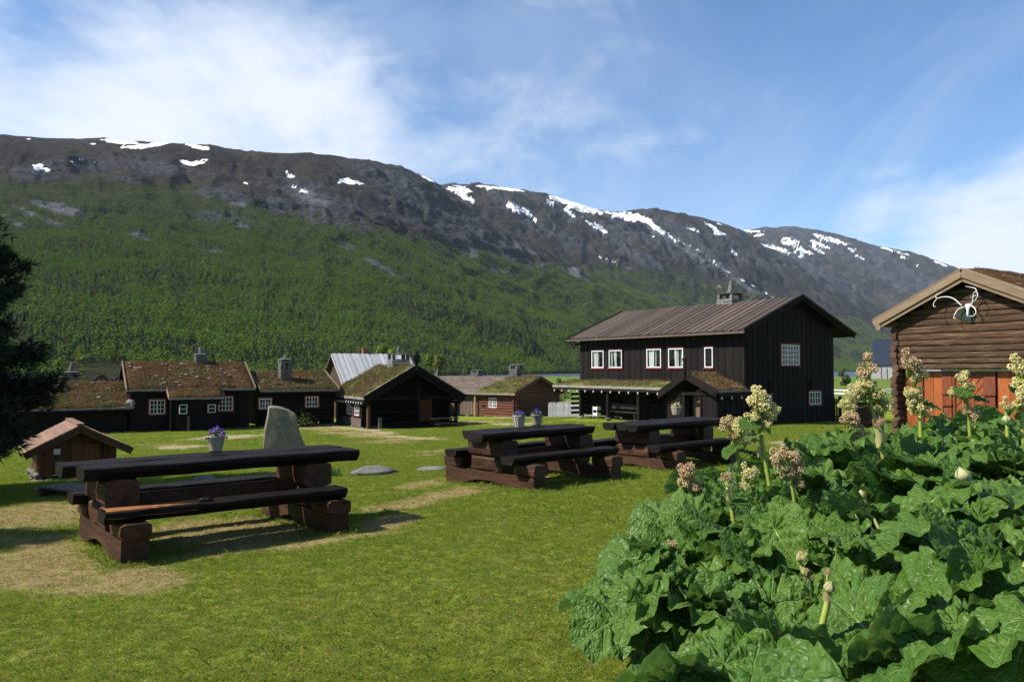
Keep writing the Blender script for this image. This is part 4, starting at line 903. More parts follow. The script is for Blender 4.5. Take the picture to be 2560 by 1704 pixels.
# ------------------------------------------------------------------ the old storehouse with antlers on its gable
def storehouse():
    rot = math.atan2(-0.873, 0.488); g = -0.85; ox, oy = 14.3, 29.0
    t = thing('storehouse', 'weathered brown log storehouse with an orange plank ground floor and pale barge boards', 'storehouse', (ox, oy, g), rot)
    dz = 0.10                                              # local heights were read from a base 0.1 m higher
    Wd, L = 5.25, 6.5; xa = 2.66; zb, zw, za = 2.39+dz, 4.20+dz, 5.33+dz
    def top(x): return za-abs(x-xa)*(za-zw)/(xa-0.0)
    z = zb; k = 0
    while z < za-0.12:
        h = R.uniform(0.195, 0.27); zc = z+h/2
        if zc < zw: x0, x1 = 0.1+R.uniform(-.03, .03), Wd-0.1
        else:
            hw = (za-zc)/((za-zw)/xa); x0, x1 = xa-hw+0.03, xa+hw-0.03
        if x1-x0 > 0.3:
            o = log_bar(t, (x0, 0.02+R.uniform(-.015, .015), zc), (x1, 0.02+R.uniform(-.015, .015), zc+R.uniform(-.015, .015)), 0.13, h*0.5, M['old_log'], jit=0.009, seg=16, n=14, sq=0.62)
        z += h*0.97; k += 1
    core = MB(); pr = [(0.14, zb+.02), (Wd-0.14, zb+.02), (Wd-0.14, zw-.1), (xa, za-.12), (0.14, zw-.1)]
    vs = [(x, y, zz) for y in (0.08, L) for x, zz in pr]; n = 5
    core.add(vs, [tuple(range(n)), tuple(range(2*n-1, n-1, -1))]+[(q, n+q, n+(q+1) % n, (q+1) % n) for q in range(n)]); core.build('wall', M['old_log_y'], t)
    z = 0.15                                               # side-wall log ends crossing at the corner
    while z < zw:
        h = R.uniform(0.2, 0.27)
        for x in (0.03, Wd-0.03):
            y0 = -0.20+R.uniform(-.05, .05)
            log_bar(t, (x+R.uniform(-.03, .03), y0, z+h/2), (x, 0.9 if z < zb else L*0.5, z+h/2), 0.13, h*0.5, M['old_log_y'], name='log_end' if False else 'log', jit=0.014, seg=4, n=9)
        z += h*0.97
    # ground floor: posts, planks, chequered door
    P = Plane((0, 0.25, 0), (1, 0, 0), (0, -1, 0)); zl = zb-0.06
    core = MB(); core.box(0.15, Wd-0.15, 0.29, 2.2, 0.05, zl); core.build('lower_wall', M['orange_dark'], t)
    def planks(a, b, n, mat='orange_v', z0=0.08):
        for q in range(n):
            w = (b-a)/n; mb = MB(); P.box(mb, a+w*q+0.006, a+w*(q+1)-0.006, z0, zl-R.uniform(0, 0.01), 0, 0.035+R.uniform(-.006, .006)); mb.build('plank', M[mat], t)
    planks(0.16, 0.84, 2); planks(0.92, 1.60, 2); planks(3.50, 4.28, 2); planks(4.36, 5.1, 2)
    for a in (0.88, 4.32): bar(t, (a, 0.20, 0.05), (a, 0.20, zl), 0.07, 0.1, 'orange_dark', 'post', up=(0, 1, 0))
    for a0, a1 in ((1.61, 1.96), (3.10, 3.45)):            # stepped, carved pilasters beside the door
        mb = MB()
        for (z0, z1, wd, o1) in ((0.1, 0.35, 1, .10), (0.35, 0.8, .86, .07), (0.8, 0.86, 1.1, .13), (0.86, 1.22, .82, .06), (1.22, 1.28, 1.1, .13), (1.28, 1.62, .86, .07), (1.62, 1.68, 1.1, .13), (1.68, zl, 1.0, .08)):
            c = (a0+a1)/2; hw = (a1-a0)/2*wd; P.box(mb, c-hw, c+hw, z0+0.002, z1-0.002, 0.0, o1)
        po = mb.build('pilaster', M['orange_dark'], t)
        c = (a0+a1)/2; mb = MB()                            # its carved star
        for q in range(4):
            an = PI*q/4; dx, dz_ = math.cos(an)*0.13, math.sin(an)*0.13
            mb.beam(P.p(c-dx, 1.04+dz_*-1, 0.066), P.p(c+dx, 1.04+dz_, 0.066), 0.02, 0.02)
        mb.build('carving', M['orange_v'], po)
    fr = MB(); P.box(fr, 1.97, 2.06, 0.1, zl, 0, 0.06); P.box(fr, 3.02, 3.09, 0.1, zl, 0, 0.06); P.box(fr, 2.06, 3.02, zl-0.1, zl, 0, 0.06); fr.build('door_frame', M['orange_dark'], t)
    do = MB(); P.box(do, 2.07, 3.01, 0.12, zl-0.11, -0.03, -0.005); d = do.build('door', M['orange_dark'], t)
    for q in range(5):
        mb = MB(); P.box(mb, 2.075+0.187*q, 2.075+0.187*q+0.18, 0.13, zl-0.12, -0.005, 0.012+R.uniform(-.003, .003)); mb.build('plank', M['orange_v'], d)
    mb = MB()                                               # diamond lattice of thin battens
    def clip(a, b):
        (x0, z0), (x1, z1) = a, b; lo, hi = 0.0, 1.0
        for p, q0, mn, mx_ in ((x0, x1-x0, 2.08, 3.0), (z0, z1-z0, 0.14, zl-0.13)):
            if abs(q0) < 1e-9: continue
            u0, u1 = sorted(((mn-p)/q0, (mx_-p)/q0)); lo = max(lo, u0); hi = min(hi, u1)
        return lo, hi
    for sg in (-1, 1):
        for q in range(-9, 14):
            a = (2.07-1.5, 0.3*q-1.5*sg*1.15); b = (2.07+2.5, 0.3*q+2.5*sg*1.15); lo, hi = clip(a, b)
            if hi-lo > 0.01:
                p0 = (a[0]+(b[0]-a[0])*lo, a[1]+(b[1]-a[1])*lo); p1 = (a[0]+(b[0]-a[0])*hi, a[1]+(b[1]-a[1])*hi)
                mb.beam(P.p(p0[0], p0[1], 0.021+0.002*sg), P.p(p1[0], p1[1], 0.021+0.002*sg), 0.014, 0.012, up=(0, 1, 0))
    mb.build('lattice', M['orange_dark'], d)
    # roof
    slope = 0.457; y0, y1 = -0.52, L+0.3; zr = 5.70+dz
    for sg in (-1, 1):
        ext = 3.36; xe = 2.8+sg*ext; ze = zr-slope*ext
        nn = Vector((sg*slope, 0, 1)).normalized()
        slab(t, [(xe, y0+0.06, ze-0.08), (xe, y1, ze-0.08), (2.8, y1, zr-0.08), (2.8, y0+0.06, zr-0.08)], 0.10, M['old_log_y'], 'roof')
        sod(t, [(xe, y0+0.2, ze-0.08), (xe, y1, ze-0.08), (2.8, y1, zr-0.08), (2.8, y0+0.2, zr-0.08)], 0.26, M['sod_brown'], [M['roof_grass_dry']], 700, (0.05, 0.14), 20, 14, 15+sg, bias=0.1)
        bar(t, Vector((2.8, y0, zr-0.06)), Vector((xe, y0, ze-0.06)), 0.06, 0.24, 'grey_board', 'barge_board', up=nn)
        bar(t, Vector((2.8, y0+0.13, zr+0.10)), Vector((xe, y0+0.13, ze+0.10)), 0.34, 0.045, 'grey_board', 'cover_board', up=nn)
        bar(t, Vector((2.8, y0+0.055, zr-0.24)), Vector((2.8+sg*(ext-0.12), y0+0.055, zr-0.24-slope*(ext-0.12))), 0.045, 0.17, 'grey_board', 'inner_board', up=nn)
        mb = MB(); e = Vector((2.8+sg*(ext-0.2), y0, zr-0.3-slope*(ext-0.2))); mb.tube([e+Vector((0, -0.025, 0)), e+Vector((0, 0.025, 0))], 0.11, 12); mb.build('carved_lobe', M['grey_board'], t)
    Mx = Matrix.Translation((ox, oy, g)) @ Matrix.Rotation(rot, 4, 'Z')
    # reindeer antlers on a green plaque
    a = thing('antlers', 'bleached reindeer antlers hanging on a dark green board under the gable peak', 'antlers', Mx @ Vector((2.75, -0.13, 4.4+dz)), rot)
    def tub(name, pts, r, yb):
        pp = []
        for q, (x, z_) in enumerate(pts): pp.append((x-2.75, yb[q] if isinstance(yb, list) else yb, z_-4.4))
        # smooth the curve
        out = []
        for q in range(len(pp)-1):
            p0 = Vector(pp[max(q-1, 0)]); p1 = Vector(pp[q]); p2 = Vector(pp[q+1]); p3 = Vector(pp[min(q+2, len(pp)-1)])
            for s_ in range(4):
                u_ = s_/4; out.append(0.5*((2*p1)+(p2-p0)*u_+(2*p0-5*p1+4*p2-p3)*u_*u_+(3*p1-p0-3*p2+p3)*u_**3))
        out.append(Vector(pp[-1])); n_ = len(out)
        mb = MB(); mb.tube(out, [r*(1-0.72*q/n_) for q in range(n_)], 7); return mb.build(name, M['antler'], a, smooth=True)
    ramp = lambda n_, y_a, y_b: [y_a+(y_b-y_a)*q/(n_-1) for q in range(n_)]
    o1 = tub('beam', [(2.64, 4.55), (2.43, 4.79), (2.24, 4.89), (2.03, 4.9), (1.9, 4.85), (1.82, 4.73), (1.83, 4.61), (1.94, 4.55)], 0.024, ramp(8, -0.12, -0.5))
    tub('tine', [(1.9, 4.85), (1.87, 4.95), (1.95, 5.03), (2.08, 5.05)], 0.02, -0.36); 
    tub('beam', [(2.96, 4.53), (3.03, 4.66), (3.09, 4.85), (3.16, 4.97), (3.27, 4.96), (3.33, 4.83), (3.26, 4.69), (3.1, 4.58)], 0.024, ramp(8, -0.12, -0.5))
    tub('tine', [(3.27, 4.97), (3.22, 5.09), (3.08, 5.14), (2.89, 5.2)], 0.02, -0.33)
    tub('tine', [(3.3, 4.86), (3.2, 4.82), (3.1, 4.79)], 0.014, -0.42)
    tub('brow_tine', [(2.70, 4.51), (2.54, 4.45), (2.47, 4.31), (2.44, 4.16), (2.56, 4.13)], 0.024, ramp(5, -0.12, -0.34))
    tub('brow_tine', [(2.97, 4.53), (3.1, 4.44), (3.17, 4.3), (3.12, 4.19), (2.98, 4.17)], 0.024, ramp(5, -0.12, -0.34))
    mb = MB(); mb.blob((0.09, -0.11, 0.14), (0.12, 0.07, 0.085), 4, 12, 0.12); mb.tube([(0.09, -0.13, 0.10), (0.12, -0.17, -0.02), (0.11, -0.19, -0.13), (0.11, -0.19, -0.25)], [0.065, 0.045, 0.035, 0.024], 8); mb.build('skull', M['antler'], a, smooth=True)
    mb = MB(); mb.add([(-0.36, -0.02, -0.20), (0.10, -0.02, -0.44), (0.20, -0.02, -0.42), (0.26, -0.02, -0.2), (0.2, -0.02, 0.12), (-0.3, -0.02, 0.12), (-0.36, 0.0, -0.20), (0.10, 0.0, -0.44), (0.20, 0.0, -0.42), (0.26, 0.0, -0.2), (0.2, 0.0, 0.12), (-0.3, 0.0, 0.12)],
        [(0, 1, 2, 3, 4, 5), (11, 10, 9, 8, 7, 6)]+[(q, q+6, (q+1) % 6+6, (q+1) % 6) for q in range(6)]); mb.build('plaque', M['plaque'], a)
storehouse()

# ------------------------------------------------------------------ the long dark house with three sod roofs
def long_house():
    rot = 0.55; ox, oy = -22.34, 45.29; g = -2.0
    t = thing('long_house', 'long dark log house with three brown sod roofs and two stone chimneys', 'house', (ox, oy, g), rot)
    E_ = lambda rel: rel+CZ-g                               # heights measured from eye level
    P = Plane((0, 0.5, 0), (1, 0, 0), (0, -1, 0))
    secs = [(-6.5, 0.35, E_(-2.24), E_(-0.80), 3.2), (0.0, 7.3, E_(-1.23), E_(0.40), 3.01), (7.6, 12.75, E_(-1.37), E_(-0.2), 3.0)]
    for si, (x0, x1, ze, zr, dr) in enumerate(secs):
        core = MB(); core.box(x0+0.25, x1-0.25, 0.62, 2*dr-0.5, 0.05, ze-0.05); core.build('wall', M['tar_x'], t)
        gt = MB()                                           # gable triangles
        for xx in (x0+0.26, x1-0.36):
            vs = [(xx, 0.62, ze-0.05), (xx, 2*dr-0.5, ze-0.05), (xx, dr, zr-0.15), (xx+0.1, 0.62, ze-0.05), (xx+0.1, 2*dr-0.5, ze-0.05), (xx+0.1, dr, zr-0.15)]
            gt.add(vs, [(0, 1, 2), (5, 4, 3), (0, 3, 4, 1), (1, 4, 5, 2), (2, 5, 3, 0)])
        gt.build('gable', M['tar_v'], t)
        slope = (zr-ze)/dr
        for back in (0, 1):
            q = [(x0, 0, ze), (x1, 0, ze), (x1, dr, zr), (x0, dr, zr)] if not back else [(x0, 2*dr, ze), (x1, 2*dr, ze), (x1, dr, zr), (x0, dr, zr)]
            q2 = [Vector(p)-Vector((0, 0, 0.02)) for p in q]
            slab(t, q2, 0.09, M['tar_x'], 'roof')
            if back and si == 0: pass
            qs = [Vector(p)+Vector((0.05 if k in (0, 3) else -0.05, 0.05*(1 if not back else -1) if k < 2 else 0, -0.02)) for k, p in enumerate(q)]
            sod(t, qs, 0.17, M['sod_brown'], [M['roof_grass_dry'], M['roof_grass']] , 4200 if not back else 500, (0.06, 0.2), 34, 16, 20+si*3+back, bias=(0.15 if si == 0 else 0.0), rough=0.07)
        bar(t, (x0, -0.01, ze+0.03), (x1, -0.01, ze+0.03), 0.06, 0.12, 'birch_bark', 'bark_edge', jit=0.012, seg=24)
        bar(t, (x0, 0.02, ze-0.11), (x1, 0.02, ze-0.11), 0.07, 0.10, 'tar_x', 'eave_board')
        nn = Vector((0, -slope, 1)).normalized()
        for xx in ((x0, x1) if si else (x0,)):
            bar(t, (xx, 0, ze+0.06), (xx, dr, zr+0.06), 0.06, 0.22, 'grey_board' if si else 'tar_y', 'barge_board', up=nn, jit=0.006, seg=6)
            bar(t, (xx, 2*dr, ze+0.06), (xx, dr, zr+0.06), 0.06, 0.22, 'tar_y', 'barge_board', up=(0, slope, 1))
        # wall courses: boards on the left and middle part, logs on the right
        if si < 2: boards(t, P, x0+0.25, x1-0.25, 0.05, lambda a, z_=ze: z_+0.1, M['tar_v'], 0.3, [(1.28, 2.12, E_(-2.62), E_(-1.80)), (5.17, 6.02, E_(-2.53), E_(-1.68))] if si else [])
        else:
            z = 0.2
            while z < ze-0.02:
                log_bar(t, (x0+0.2, 0.55, z), (x1-0.2, 0.55, z), 0.12, 0.115, M['tar_x'], jit=0.008, seg=6, n=8); z += 0.222
        stones(t, [(x0+0.3+(x1-x0-0.6)*k/12+R.uniform(-.12, .12), 0.5, -0.06) for k in range(13)], 0.17, mat='dark_stone')
    # the front lean-to of the middle part: roof carried down over the entrance
    slope = (secs[1][3]-secs[1][2])/secs[1][4]
    xa, xb = 2.15, 5.25; ya = -0.98; za = secs[1][2]+slope*ya+0.05
    slab(t, [(xa, ya, za), (xb, ya, za), (xb, 0.1, secs[1][2]-0.03), (xa, 0.1, secs[1][2]-0.03)], 0.08, M['tar_x'], 'lean_to_roof')
    sod(t, [(xa+.04, ya+.05, za), (xb-.04, ya+.05, za), (xb-.04, 0.12, secs[1][2]), (xa+.04, 0.12, secs[1][2])], 0.16, M['sod_brown'], [M['roof_grass_dry'], M['roof_grass']], 600, (0.06, 0.16), 18, 7, 41)
    bar(t, (xa, ya, za+0.02), (xb, ya, za+0.02), 0.06, 0.12, 'birch_bark', 'bark_edge', jit=0.01, seg=12)
    bar(t, (xa, ya, za+0.06), (xa, 0.1, secs[1][2]+0.06), 0.05, 0.2, 'grey_board', 'barge_board', up=(0, -slope, 1)); bar(t, (xb, ya, za+0.06), (xb, 0.1, secs[1][2]+0.06), 0.05, 0.2, 'tar_y', 'barge_board', up=(0, -slope, 1))
    P2 = Plane((0, -0.62, 0), (1, 0, 0), (0, -1, 0))
    boards(t, P2, 2.6, 5.0, 0.05, lambda a: za-0.0, M['tar_v'], 0.3, [(2.76, 3.19, E_(-2.6), E_(-2.05)), (4.35, 4.80, E_(-2.57), E_(-2.08))])
    core = MB(); core.box(2.64, 4.96, -0.4, 0.6, 0.05, za+0.05); core.build('lean_to_wall', M['tar_v'], t)
    window(t, P2, 2.76, 3.19, E_(-2.6), E_(-2.05), 1, 2, None, None, 0.05, fr=0.035); window(t, P2, 4.35, 4.80, E_(-2.57), E_(-2.08), 1, 2, None, None, 0.05, fr=0.035)
    bar(t, (2.3, -0.85, 0.05), (2.3, -0.85, za-0.05), 0.14, 0.14, 'tar_v', 'post', bev=0.02, up=(0, 1, 0))
    bar(t, (3.2, -1.1, 0.0), (3.2, -1.1, 0.9), 0.12, 0.12, 'dark_post', 'post', bev=0.02, up=(0, 1, 0))
    window(t, P, 1.28, 2.12, E_(-2.62), E_(-1.80), 4, 3, 'red_trim', None, 0.06, sash=2, fr=0.045, bar=0.03)
    window(t, P, 5.17, 6.02, E_(-2.53), E_(-1.68), 4, 3, 'red_trim', None, 0.06, sash=2, fr=0.045, bar=0.03)
    P3 = Plane((0, 0.45, 0), (1, 0, 0), (0, -1, 0))
    window(t, P3, 7.62, 8.38, E_(-2.46), E_(-1.83), 4, 2, 'red_trim', None, 0.09, sash=2, fr=0.045, bar=0.03)
    window(t, P3, 10.6, 11.42, E_(-2.42), E_(-1.78), 4, 2, 'red_trim', None, 0.09, sash=2, fr=0.045, bar=0.03)
    chimney(t, 4.55, 3.02, E_(0.0), 0.68, 0.62, E_(0.98), 0.0, 0.52, seed=11, lean=-0.05)
    chimney(t, 9.55, 1.55, E_(-1.1), 0.72, 0.66, E_(0.68), 0.0, 0.36, seed=12)
    chimney(t, -2.7, 4.6, E_(-1.3), 0.85, 0.75, E_(-0.30), 0.12, 0.6, seed=13, lean=0.1)
    for (cx, cy, cz) in ((4.55, 3.02, E_(1.0)), (9.55, 1.55, E_(0.70))):
        s = MB(); s.blob((cx, cy, cz), (0.46, 0.42, 0.05), 5, 12, 0.1); s.build('chimney_slab', M['slate'], t)
    s = MB(); s.blob((0.25, 0.35, E_(-2.0)), (0.28, 0.25, 0.3), 7, 9, 0.4); s.build('roof_stone', M['birch_bark'], t)
    for si, cnt in ((0, 26), (1, 80), (2, 34)):             # pale lichen and dry moss clumps on the turf
        x0, x1, ze_, zr_, dr_ = secs[si]; sl_ = (zr_-ze_)/dr_
        for k in range(cnt):
            u_ = R.uniform(x0+.4, x1-.4) if si != 1 else min(max(R.gauss(3.6, 1.7), .4), 6.9); v_ = R.uniform(0.2, dr_-.25); s = MB(); q_ = R.uniform(.05, .13)
            s.blob((u_, v_, ze_+sl_*v_+0.17), (q_*R.uniform(.8, 1.6), q_, .05), k+si*100, 7, 0.5); s.build('lichen_clump', M['roof_moss'] if R.random() < .6 else M['dry_moss'], t)
    Mx = Matrix.Translation((ox, oy, g)) @ Matrix.Rotation(rot, 4, 'Z')
    p = Mx @ Vector((10.2, -0.35, 0)); b = MB()
    leaf_quads(b, [(R.gauss(0, 0.32), R.gauss(0, 0.25), 0.12+abs(R.gauss(0, 0.32))) for _ in range(420)], 0.075, 0.6)
    st = MB(); 
    for k in range(7): st.tube([(0, 0, -0.05), (R.gauss(0, .2), R.gauss(0, .2), 0.6)], [0.012, 0.004], 4)
    h = thing('bush', 'small bright green bush against the wall of the long dark house', 'bush', p); b.build('foliage', M['bush'], h); st.build('stem', M['bark'], h)
M['dry_moss'] = pmat('dry_roof_moss_clump', (0.05, 0.03, 0.012), (0.11, 0.075, 0.03), None, 12, (1, 1, 1), 0.95, 0.5, 0.02, 0.3)
M['roof_moss'] = pmat('grey_lichen', (0.13, 0.11, 0.08), (0.26, 0.235, 0.195), None, 9, (1, 1, 1), 0.95, 0.3, 0.01, 0.25)
long_house()

# ------------------------------------------------------------------ the hut with green sod roof and a finial
def hut():
    rot = 0.51; ox, oy, g = -6.15, 50.14, -2.21
    t = thing('sod_roofed_hut', 'dark timber hut with a green grass roof and a carved finial on its gable', 'hut', (ox, oy, g), rot)
    a, L = 3.46, 7.66; ze, zr = 2.0, 3.97; sl = (zr-ze)/a
    for sg in (-1, 1):
        q = [(sg*a, 0, ze), (sg*a, L, ze), (0, L, zr), (0, 0, zr)]; nn = Vector((sg*sl, 0, 1)).normalized()
        slab(t, q, 0.1, M['tar_y'], 'roof')
        sod(t, [(sg*(a-.05), .08, ze), (sg*(a-.05), L-.08, ze), (0, L-.08, zr), (0, .08, zr)], 0.2, M['sod_green'], [M['roof_grass'], M['roof_grass_dry']], 5200 if sg < 0 else 900, (0.1, 0.3), 34, 22, 31+sg, rough=0.12, bias=0.25)
        bar(t, (0, -0.02, zr+0.04), (sg*a, -0.02, ze+0.04), 0.07, 0.30, 'tar_x', 'barge_board', up=nn)
        bar(t, (0, -0.03, zr+0.22), (sg*a, -0.03, ze+0.22), 0.10, 0.05, 'birch_bark', 'bark_edge', up=nn, jit=0.012, seg=14)
        bar(t, (0, 0.03, zr-0.26), (sg*(a-0.1), 0.03, ze-0.2), 0.05, 0.22, 'tar_x', 'inner_board', up=nn)
        bar(t, (sg*a, 0, ze+0.05), (sg*a, L, ze+0.05), 0.06, 0.14, 'birch_bark', 'bark_edge', jit=0.012, seg=22)
        bar(t, (sg*(a-0.02), 0, ze-0.12), (sg*(a-0.02), L, ze-0.12), 0.08, 0.16, 'tar_y', 'eave_board')
        bar(t, (sg*(a-0.35), 0.0, ze-0.3), (sg*(a-0.35), L, ze-0.3), 0.2, 0.2, 'tar_y', 'wall_plate', bev=0.04)
    x0, x1 = -3.0, 3.0
    core = MB(); core.box(x0+.1, x1-.1, 1.7, L-.4, 0.2, ze+.1); core.build('wall', M['tar_y'], t)
    gp = MB(); gp.add([(x0+.1, 1.7, ze+.05), (x1-.1, 1.7, ze+.05), (0, 1.7, zr-.12), (x0+.1, L-.4, ze+.05), (x1-.1, L-.4, ze+.05), (0, L-.4, zr-.12)], [(0, 1, 2), (5, 4, 3), (0, 3, 4, 1), (1, 4, 5, 2), (2, 5, 3, 0)]); gp.build('gable', M['tar_v'], t)
    PL_ = Plane((x0, 0, 0), (0, 1, 0), (-1, 0, 0))
    z = 0.42
    for k in range(8):                                      # left wall logs, broken by the two windows
        segs = [(1.5, 7.2)] if (z < 0.8 or z > 1.75) else [(1.5, 2.05), (3.05, 3.75), (4.75, 7.2)]
        for (y0, y1) in segs: log_bar(t, (x0, y0, z), (x0, y1, z), 0.12, 0.115, M['tar_y'], jit=0.008, seg=5, n=8)
        z += 0.222
    z = 0.42
    for k in range(8): log_bar(t, (x0, 1.7, z), (x1, 1.7, z), 0.12, 0.115, M['tar_x'], jit=0.008, seg=5, n=8); log_bar(t, (x1, 1.5, z), (x1, L-.3, z), 0.12, 0.115, M['tar_y'], jit=0.008, seg=5, n=8); z += 0.222
    window(t, PL_, 2.08, 3.02, 0.88, 1.72, 3, 3, 'red_trim', None, 0.08, fr=0.05, bar=0.035); window(t, PL_, 3.78, 4.72, 0.88, 1.72, 3, 3, 'red_trim', None, 0.08, fr=0.05, bar=0.035)
    mb = MB(); PL_.box(mb, 1.5, 6.9, 0.18, 0.72, 0.13, 0.17); mb.build('skirt_board', M['grey_tar'], t)
    for yy in (0.45, 3.4): bar(t, (x0-.02, yy, 0.0), (x0-.02, yy, ze-.3), 0.2, 0.2, 'old_log_y', 'post', bev=0.03, up=(0, 1, 0))
    bar(t, (x1+.02, 0.45, 0.0), (x1+.02, 0.45, ze-.3), 0.2, 0.2, 'tar_v', 'post', bev=0.03, up=(0, 1, 0)); bar(t, (0.35, 0.4, 0.2), (0.35, 0.4, ze+.9), 0.16, 0.16, 'tar_v', 'post', bev=0.03, up=(0, 1, 0))
    bar(t, (-2.35, 0.2, 0.0), (-2.35, 0.2, 0.85), 0.24, 0.2, 'dark_post', 'post', bev=0.04, up=(0, 1, 0))
    bar(t, (x0, 0.45, ze+.02), (x1, 0.45, ze+.02), 0.18, 0.22, 'tar_x', 'tie_beam', bev=0.03)
    bar(t, (-2.2, 0.45, 0.32), (0.3, 0.45, 0.42), 0.1, 0.28, 'tar_x', 'front_rail'); bar(t, (0.4, 0.45, 0.36), (x1, 0.45, 0.36), 0.1, 0.28, 'tar_x', 'front_rail')
    fl = MB(); fl.box(x0+.1, x1-.1, 0.3, 1.6, 0.1, 0.2); fl.build('porch_floor', M['tar_x'], t)
    d = MB(); d.box(0.75, 1.75, 1.52, 1.58, 0.25, 1.85); do = d.build('door', M['red_log'], t); h = MB(); h.tube([(0.85, 1.5, 1.0), (0.85, 1.46, 1.05), (0.85, 1.5, 1.12)], 0.012, 6); h.build('handle', M['iron'], do)
    stones(t, [(x0, .45, .02), (x0, 1.6, .05), (x0, 3.4, .08), (x0, 5.2, .08), (x0, 6.9, .1), (x1, .45, .05), (-1.6, .5, .02), (-.6, .5, .02), (.6, .5, .02), (1.7, .5, .02)], 0.22)
    mb = MB(); mb.beam((0, -0.04, zr-0.2), (0, -0.04, zr+0.45), 0.13, 0.1, (0, 1, 0))
    for z_, r_ in ((.42, .17), (.62, .2), (.82, .14), (.98, .1), (.25, .12)): mb.tube([(0, -0.09, zr+z_), (0, 0.01, zr+z_)], r_, 10)
    for sg in (-1, 1):
        for z_ in (.5, .72): mb.tube([(sg*.17, -0.09, zr+z_), (sg*.17, 0.0, zr+z_)], .09, 8)
    mb.build('ridge_finial', M['black'], t)
    chimney(t, 0.2, 3.7, zr-0.5, 1.25, 1.05, zr+0.55, 0.36, 0.55, seed=21, lean=0.02)
    Mx = Matrix.Translation((ox, oy, g)) @ Matrix.Rotation(rot, 4, 'Z')
    bulbs('string_lights', 'row of small white bulbs under the left eave of the grass-roofed hut', [Mx @ Vector((-a-0.05, 0.4+k*0.52, ze-0.18)) for k in range(14)], 'strings of white bulbs along eaves')
    p = thing('picnic_table', 'low dark picnic table with slanted legs in the shade before the hut', 'table', Mx @ Vector((1.55, -1.0, 0)), rot)
    bar(p, (-0.9, 0, 0.74), (0.9, 0, 0.74), 0.7, 0.05, 'black', 'top')
    for sy in (-1, 1): bar(p, (-0.9, sy*0.65, 0.44), (0.9, sy*0.65, 0.44), 0.26, 0.05, 'black', 'seat')
    for sx in (-0.6, 0.6):
        for sy in (-1, 1): bar(p, (sx, sy*0.25, 0.72), (sx, sy*0.6, 0.0), 0.09, 0.05, 'black', 'leg')
        bar(p, (sx+.05, -0.7, 0.40), (sx+.05, 0.7, 0.40), 0.05, 0.09, 'black', 'crossbar')
M['grey_tar'] = pmat('greyed_tar_board', (0.07, 0.052, 0.043), (0.13, 0.10, 0.085), None, 2.5, ALY, 0.75, 0.4, 0.01, 0.1)
hut()

